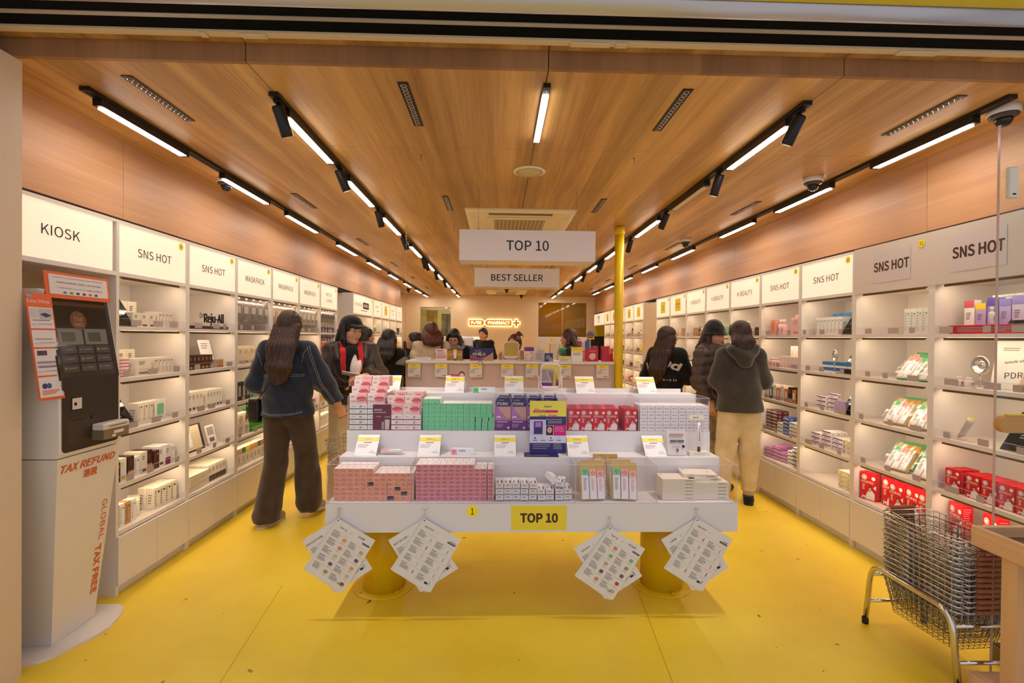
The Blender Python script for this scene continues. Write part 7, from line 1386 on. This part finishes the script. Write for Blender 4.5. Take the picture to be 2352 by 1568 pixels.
# basket she carries
bk = basket(.20, .40, .27, True); mw = o.matrix_world.copy(); bpy.context.view_layer.update(); hnd = o.matrix_world @ V((.385, .165, .80))
put(bk, (hnd.x+.09, hnd.y-.02, hnd.z-.165), 0, 'wire basket with a red pack, carried by the woman in the navy jacket', None, rot=(0, 0, R_(82)))
b = MB(); b.loft([[(x_, y_, z_) for x_, y_ in ((-.07, -.05), (.07, -.05), (.07, .05), (-.07, .05))] for z_ in (0, .03)], red, smooth=False); b.rrect(frame((0, 0, .031), (1, 0, 0), (0, 1, 0)), -.05, -.03, .05, .03, .01, P('#f0c0b8')); single(b, 'snack_pack', 'red pack lying in the carried wire basket', 'pack', (hnd.x+.02, hnd.y-.02, hnd.z-.34), R_(30))
# ---- 2 woman with black cap and leather jacket
LEA = mat('brown_leather', '#43332a', .42, spec=.55); RED = cloth('red_knit', '#c01818', .8, .3, 80); CRE = cloth('cream_cotton', '#d6bd92', .85, .3, 60, .3, '#e2cca4'); BLK = cloth('black_cloth', '#0d0b0b', .85, .2, 80, .2, '#191615')
J2 = dict(elL=(-.235, .02, 1.10), wrL=(-.10, .22, 1.13), hdL=(.95, .35, .05), pnL=(0, 0, -1), elR=(.235, .03, 1.08), wrR=(.10, .22, 1.02), hdR=(-.9, .4, .1), pnR=(0, -.4, 1), curl={'L': .45, 'R': .9}, head=(.0, .045, 1.52))
o, j, HT = person('woman in a black cap and brown leather jacket over a red hood, looking down', gx(806, 4.2), 4.2, 200, 1.60, J2, yaw=-34, pitch=-9)
F = Field(.008); torso(F, j, .88, .15, .14, .072, (1.22, .86, 1)); sleeves(F, j, (.082, .090, .072), .035); jk = wear(o, 'leather_jacket', F, LEA, [((0, 0, .88), (0, 0, -1)), ((0, 0, 1.43), (0, 0, 1)), ((-.115, .205, 1.13), (.75, .6, .05), .11), ((.115, .21, 1.02), (-.75, .6, .1), .11)], folds(.007, .8, 3))
F = Field(.007); F.chain([(0, .045, 1.375), (0, .125, 1.29), (0, .145, 1.15)], [.060, .07, .06], .03, (1, .6, 1)); wear(o, 'black_top', F, BLK)
for s in (-1, 1): F = Field(.006); F.chain([(s*.05, -.04, 1.405), (s*.082, .05, 1.39), (s*.066, .135, 1.32), (s*.07, .168, 1.18)], [.032, .028, .026, .020], .02); wear(o, 'red_hood', F, RED, disp=folds(.004, 1.5))
for s in (-1, 1): F = Field(.006); F.chain([(s*.09, .04, 1.405), (s*.125, .09, 1.37), (s*.11, .15, 1.28)], [.024, .026, .02], .02, (1, .5, 1)); wear(o, 'jacket_collar', F, LEA)
F = Field(.006); F.chain([(-.02, .165, 1.27), (-.03, .18, 1.20), (-.02, .175, 1.10)], [.034, .040, .034], .02, (1, .35, 1)); wear(o, 'white_cloth', F, cloth('white_cloth_soft', '#cfc2b8', .8, .2), disp=lambda X, Y, Z: .004*np.sin(110*X+20*Z))
trousers(o, j, CRE, .115, .085, .095, .95, amp=.006, seed=5, rt=.095); shoes(o, j, mat('shoe_white', '#d8d0c4', .6), SOLE)
haircut(o, HT, HB, .26, 'sides', back=(0, -.03), width=.075, seed=3)
F = Field(.005); F.ell((0, -.008, .052), (.088, .104, .078), .01); F.cap((-.058, .085, .050), (.058, .085, .050), .014, .014, .02, (1, 1, .35)); F.ell((0, .105, .046), (.070, .062, .008), .012)
F2 = wear(o, 'cap', F, BLK, [((0, 0, .030), (0, -.15, -1))], T=HT)
b = MB(); M = frame((-.012, .0905, .085), (1, 0, 0), (0, -.35, 1)); b.rrect(M, -.014, -.012, .014, .012, .003, mat('orange_patch', '#e07a28', .6), .008); b.text(M, 'M', 0, 0, .012, M_INK, .009, .02); b.v = [tuple(HT @ V(v)) for v in b.v]; b.obj('cap_patch', o)
b = MB()
for s in (-1, 1): b.tube([HT @ V((s*.031+.020*math.cos(a), .094+(.0 if abs(math.cos(a)) < .8 else -.004), -.004+.017*math.sin(a))) for a in [k*PI/10 for k in range(20)]], .0009, M_STEEL, 5, True); b.tube([HT @ V((s*.050, .090, 0)), HT @ V((s*.076, .0, 0))], .0009, M_STEEL, 5)
b.tube([HT @ V((-.011, .096, 0)), HT @ V((.011, .096, 0))], .0009, M_STEEL, 5); b.obj('glasses', o)
b = MB(); b.ball(HT @ V((-.084, .004, -.012)), .007, wht); b.cyl(HT @ V((-.086, .01, -.014)), HT @ V((-.084, .016, -.034)), .003, wht, 8); b.obj('earphone', o)
handbag(o, (-.15, .17, .97), .24, .15, .06, bagm, 8, chain=[(-.26, .17, 1.03), (-.2, .1, 1.2), (-.16, .05, 1.38), (-.1, -.1, 1.38)])
b = MB(); Mq = Matrix.Translation((.02, .27, 1.15)) @ Matrix.Rotation(R_(25), 4, 'X') @ Matrix.Rotation(R_(-12), 4, 'Y'); b.bev(-.07, .07, -.035, .035, 0, .008, mat('clear_card', '#d8cdc8', .3), .002, Mq); b.v = [tuple(o.matrix_basis @ V(v)) for v in b.v]; single(b, 'card', 'pale plastic card held by the woman in the black cap', 'card')
b = MB(); Mq = Matrix.Translation((.06, .27, 1.02)) @ Matrix.Rotation(R_(60), 4, 'X'); b.bev(-.075, .075, -.04, .04, 0, .01, bagm, .003, Mq); b.v = [tuple(o.matrix_basis @ V(v)) for v in b.v]; single(b, 'wallet', 'black wallet in the lower hand of the woman in the cap', 'wallet')
# ---- 3 to 10 customers and staff further back
def simple(label, px, Y, rz, H, jm, tm, hm, hl, style, yaw=0, pitch=-5, J=None, front=True, brow=0, r=(.064, .060, .050), body=(.125, .122, .060), hem=.85, part=1.0, seed=0, back=(0, -.06), width=.065, male=False, top='coat', fine=1.35, amp=.005, name=None):
    o, j, HT = person(label, gx(px, Y), Y, rz, H, J, yaw, pitch, male, fine=fine); F = Field(.009*fine/1.2); torso(F, j, hem-.04, *body); sleeves(F, j, r, .035)
    cuts = [((0, 0, hem), (0, 0, -1)), ((0, 0, 1.42), (0, 0, 1))]
    jk = wear(o, top, F, jm, cuts, folds(amp, 1, seed)); trousers(o, j, tm, .112, .078, .072, .93, fine=fine, seed=seed); shoes(o, j, BLK, None, fine)
    haircut(o, HT, hm, hl, style, .006*fine, seed, back=back, width=width, part_face=part, front=front, brow=brow); return o, j, HT, jk
WTOP = cloth('white_knit', '#d8ccc4', .85, .3, 70); GRYH = cloth('grey_hood', '#8f867c', .85, .3, 70)
o3 = simple('woman in a white top, face in profile behind the capped woman', 838, 5.8, -70, 1.55, WTOP, BLK, HB, .20, 'sides', seed=4)
o4 = simple('woman in black with a white headband, seen from behind', 893, 5.45, -8, 1.52, BLK, BLK, HB, .28, 'long', back=(0, -.035), width=.075, seed=6, J=dict(elR=(.21, .04, 1.12), wrR=(.13, .22, 1.15), hdR=(.3, 1, .1), elL=(-.20, .0, 1.10)), body=(.135, .132, .066))
F = Field(.005); F.cap((-.086, -.0, .045), (0, -.0, .122), .008, .008, .01); F.cap((.086, -.0, .045), (0, -.0, .122), .008, .008, .01); F.cap((-.05, 0, .098), (.05, 0, .098), .01, .01, .02); wear(o4[0], 'headband', F, wht, T=o4[2])
p = atY(930, 832, 5.28); b = MB(); b.loft([[(-.10, 0, -.02), (.0, -.02, -.03), (.08, 0, -.03), (.0, .02, -.02)], [(-.07, 0, .02), (.0, -.03, .0), (.06, 0, .01), (0, .03, .02)], [(.0, 0, .065), (.015, -.005, .06), (.03, 0, .055), (.015, .005, .06)]], cloth('grey_felt', '#6e6656', .9, .3), smooth=False); single(b, 'folded_scarf', 'folded grey scarf held by the woman with the headband', 'scarf', (p.x, p.y-.02, p.z))
o5 = simple('woman with a black fringe in a dark coat, in profile facing left', 953, 6.0, 100, 1.50, cloth('dark_olive', '#221c16', .85), BLK, HB, .20, 'sides', seed=7, pitch=6, part=.9)
o6 = simple('woman with a reddish brown bob and cream padded vest, seen from behind', 990, 5.6, 20, 1.61, cloth('cream_padded', '#cdb894', .7, .3, 50, .3, '#dccaa8'), BLK, HR, .17, 'sides', seed=8, back=(0, -.02), width=.075, r=(.07, .066, .054), body=(.135, .13, .068), top='padded_vest', amp=.007)
b = MB(); T6 = bvh(o6[3]); stitch(o6[3], o6[0], T6, [(.12, -.3, 1.40), (.10, -.3, 1.25), (.0, -.3, 1.05), (-.12, -.3, .95)], (0, 1, 0), mat('grey_strap', '#5a5250', .7), .016, False, 'shoulder_strap', .02)
o7 = simple('woman with round glasses and a grey hood looking down at the counter', 1043, 5.95, 180, 1.56, BLK, BLK, HB, .16, 'sides', pitch=-24, seed=9, part=1.05, J=dict(head=(0, .06, 1.49)))
F = Field(.007); F.chain([(-.10, .02, 1.385), (-.05, -.09, 1.40), (.05, -.09, 1.40), (.10, .02, 1.385), (.05, .10, 1.36), (-.05, .10, 1.36), (-.10, .02, 1.385)], [.04]*7, .02); wear(o7[0], 'grey_hood', F, GRYH, disp=folds(.004, 1.5))
b = MB(); HT = o7[2]
for s in (-1, 1): b.tube([HT @ V((s*.031+.021*math.cos(a), .096, -.006+.019*math.sin(a))) for a in [k*PI/10 for k in range(20)]], .0012, M_STEEL, 5, True); b.tube([HT @ V((s*.052, .092, 0)), HT @ V((s*.078, .0, 0))], .0012, M_STEEL, 5)
b.tube([HT @ V((-.011, .098, -.004)), HT @ V((.011, .098, -.004))], .0012, M_STEEL, 5); b.obj('glasses', o7[0])
o8 = simple('man with a bowl haircut in a black sweater, standing before the back wall', 1110, 9.4, 158, 1.62, BLK, BLK, HB, 0, 'short', male=True, part=.95, seed=2, top='sweater', fine=1.7, pitch=0, body=(.125, .13, .066))
o9 = simple('woman with auburn hair in a bun, bent over behind the cream mirror', 1184, 5.55, 160, 1.50, cloth('tan_blouse', '#a87c62', .8), BLK, HR, 0, 'short', pitch=-4, seed=3, yaw=4, part=1.1, front=False, brow=.04, top='blouse', J=dict(head=(0, .05, 1.49)))
F = Field(.006); F.ell((-.035, -.07, .115), (.033, .033, .032), .01); F.cap((-.035, -.06, .09), (-.035, -.07, .115), .02, .025, .02); F.cap((-.06, -.08, .12), (-.10, -.09, .07), .008, .003, .01); wear(o9[0], 'hair_bun', F, HR, disp=strands(.003), T=o9[2])
o10 = simple('woman with long brown hair and a green scarf, in profile facing left', 1308, 5.9, 82, 1.55, cloth('charcoal', '#2e2a28', .85), BLK, HN, .30, 'longsides', seed=5, back=(0, -.03), width=.07)
F = Field(.008); F.chain([(-.11, -.02, 1.36), (-.04, -.11, 1.36), (.06, -.10, 1.36), (.12, .0, 1.35), (.05, .10, 1.33), (-.06, .09, 1.34), (-.11, -.02, 1.36)], [.042]*7, .02); wear(o10[0], 'green_scarf', F, cloth('green_scarf', '#3f9a78', .85), disp=folds(.005, 1.5))
# ---- 11 woman with very long hair, black jacket with white lettering on the back
J11 = dict(elR=(.22, .05, 1.08), wrR=(.20, .22, 1.05), hdR=(0, 1, 0), elL=(-.25, -.01, 1.08), wrL=(-.24, .10, .88))
o, j, HT = person('woman with very long dark hair in a black jacket with white lettering, facing right', gx(1533, 5.0), 5.0, -48, 1.57, J11, yaw=46, pitch=-4)
F = Field(.008); torso(F, j, .72, .15, .135, .068, (1.18, .86, 1)); sleeves(F, j, (.072, .070, .058), .03); jk = wear(o, 'jacket', F, BLK, [((0, 0, .76), (0, 0, -1)), ((0, 0, 1.43), (0, 0, 1)), ((.20, .19, 1.05), (0, 1, 0), .11), ((-.24, .09, .89), (0, .3, -1), .11)], folds(.004))
T = bvh(jk); M = frame((.085, -.4, 1.20), (1, 0, 0), (-.35, 0, 1)); M2 = frame((-.16, -.4, 1.19), (1, 0, 0), (0, 0, 1))
b = MB(); b.text(M, 'nd', .03, .03, .10, mat('felt_cream', '#d9cfc2', .9), 0, .05, w=.16, shear=.2, res=6, rot=-.55); project(b, T, (0, 1, 0), .004).obj('back_lettering', o); b = MB(); b.text(M2, 'W', 0, 0, .075, mat('felt_cream', '#d9cfc2', .9), 0, .03, res=5); project(b, T, (0, 1, 0), .004).obj('back_lettering', o)
b = MB(); b.text(frame((.05, -.4, 1.06), (1, 0, 0), (0, 0, 1)), 'D E S I G N', 0, 0, .018, mat('felt_cream', '#d9cfc2', .9), 0, .02, w=.20); project(b, T, (0, 1, 0), .004).obj('small_lettering', o)
trousers(o, j, BLK, .115, .08, .075, .90); shoes(o, j, BLK); haircut(o, HT, HD, .50, 'long', back=(-.05, -.07), width=.07, seed=2, front=False)
# ---- 12 woman with a black bucket hat and a brown padded coat
PUF = mat('taupe_padded', '#4e3d36', .42, spec=.5); quilt = lambda X, Y, Z: -.010*np.abs(np.sin(38*Z+4*X))+.004*np.sin(20*X+30*Z)
J12 = dict(elL=(-.215, .0, 1.08), wrL=(-.22, .11, .88), elR=(.215, .0, 1.08), wrR=(.20, .12, .88))
o, j, HT = person('woman in a fluffy black bucket hat and brown padded coat', gx(1638, 4.6), 4.6, 212, 1.59, J12, yaw=6, pitch=-2)
F = Field(.008); torso(F, j, .80, .14, .135, .070, (1.18, .86, 1)); sleeves(F, j, (.078, .074, .058), .03); F.chain([(-.08, -.03, 1.40), (0, -.09, 1.41), (.08, -.03, 1.40), (.06, .07, 1.38), (-.06, .07, 1.38)], [.04]*5, .03); wear(o, 'padded_coat', F, PUF, [((0, 0, .78), (0, 0, -1)), ((-.22, .10, .89), (0, .4, -1), .10), ((.20, .11, .89), (0, .4, -1), .10)], quilt)
trousers(o, j, cloth('newsprint_cloth', '#b8a888', .8, .2, 30, .2, '#3a342c'), .115, .085, .085, .93); shoes(o, j, BLK)
haircut(o, HT, HD, .36, 'longsides', back=(0, -.03), width=.075, seed=5, front=False)
F = Field(.006); F.cap((0, -.012, .082), (0, -.012, .045), .078, .098, .02, (1, 1.08, 1)); F.cap((0, -.008, .042), (0, -.008, .012), .098, .118, .02, (1, 1.06, 1)); F.cap((0, -.008, .02), (0, -.008, -.08), .078, .082, .01, (1, 1.05, 1), sub=True)
wear(o, 'bucket_hat', F, cloth('black_fleece', '#0c0a0b', .95, .9, 120, .5), [((0, 0, .004), (0, 0, -1))], lambda X, Y, Z: .0018*np.sin(90*X+40*Y)*np.sin(85*Z+50*Y+30*X), HT)
# ---- 13 woman in a dark grey hoodie and cream sweatpants, seen from behind
HOO = cloth('charcoal_fleece', '#37322e', .9, .35, 80, .5, '#443e39'); CRS = cloth('cream_fleece', '#cdb890', .9, .4, 50, .4, '#decba6')
J13 = dict(shL=(-.145, -.01, 1.33), shR=(.145, -.01, 1.33), elL=(-.20, .0, 1.10), wrL=(-.13, .17, 1.07), hdL=(.5, .9, 0), pnL=(0, 0, -1), elR=(.215, .01, 1.10), wrR=(.25, .20, 1.24), hdR=(.35, .9, .1), pnR=(-.3, .1, -1), knL=(-.10, .03, .49), anL=(-.145, .0, .085), toeL=(-.20, .13, .03), knR=(.09, .0, .48), anR=(.105, .05, .085), toeR=(.15, .20, .035), curl=.5)
o, j, HT = person('woman in a charcoal hoodie and cream sweatpants, seen from behind', gx(1700, 4.15), 4.15, -8, 1.60, J13, pitch=-8, yaw=-8)
F = Field(.008); torso(F, j, .80, .172, .128, .060, (1.18, .84, 1)); sleeves(F, j, (.062, .064, .048), .03); hd = wear(o, 'hoodie', F, HOO, [((0, 0, .83), (0, 0, -1)), ((0, 0, 1.42), (0, 0, 1)), ((.25, .17, 1.215), (.0, .7, .6), .10), ((-.15, .155, 1.07), (.5, .9, 0), .10)], folds(.0045, .8, 4))
F = Field(.007); F.chain([(-.10, .0, 1.40), (-.085, -.09, 1.375), (0, -.135, 1.30), (.085, -.09, 1.375), (.10, .0, 1.40)], [.034, .045, .055, .045, .034], .03); F.cap((0, -.10, 1.36), (0, -.13, 1.27), .07, .05, .03, (1.2, .6, 1)); wear(o, 'hood', F, HOO, disp=folds(.005, 1.2, 2))
trousers(o, j, CRS, .112, .084, .062, .86, name='sweatpants', amp=.0045, seed=7, rt=.100, cuffz=.12)
for S_ in 'LR':
    a = V(j['an'+S_]); F = Field(.006); F.cap(a+V((0, 0, .05)), a+V((0, 0, .015)), .052, .046, .01); wear(o, 'ribbed_cuff', F, CRS, disp=lambda X, Y, Z: .0012*np.sin(160*X)); F = Field(.006); F.cap(a+V((0, 0, .02)), a, .04, .038, .01); wear(o, 'sock', F, mat('sock_tan', '#b89a78', .8))
shoes(o, j, BLK, mat('sole_black', '#141210', .6), top=.07)
haircut(o, HT, HD, .19, 'long', back=(0, -.012), width=.046, seed=8)
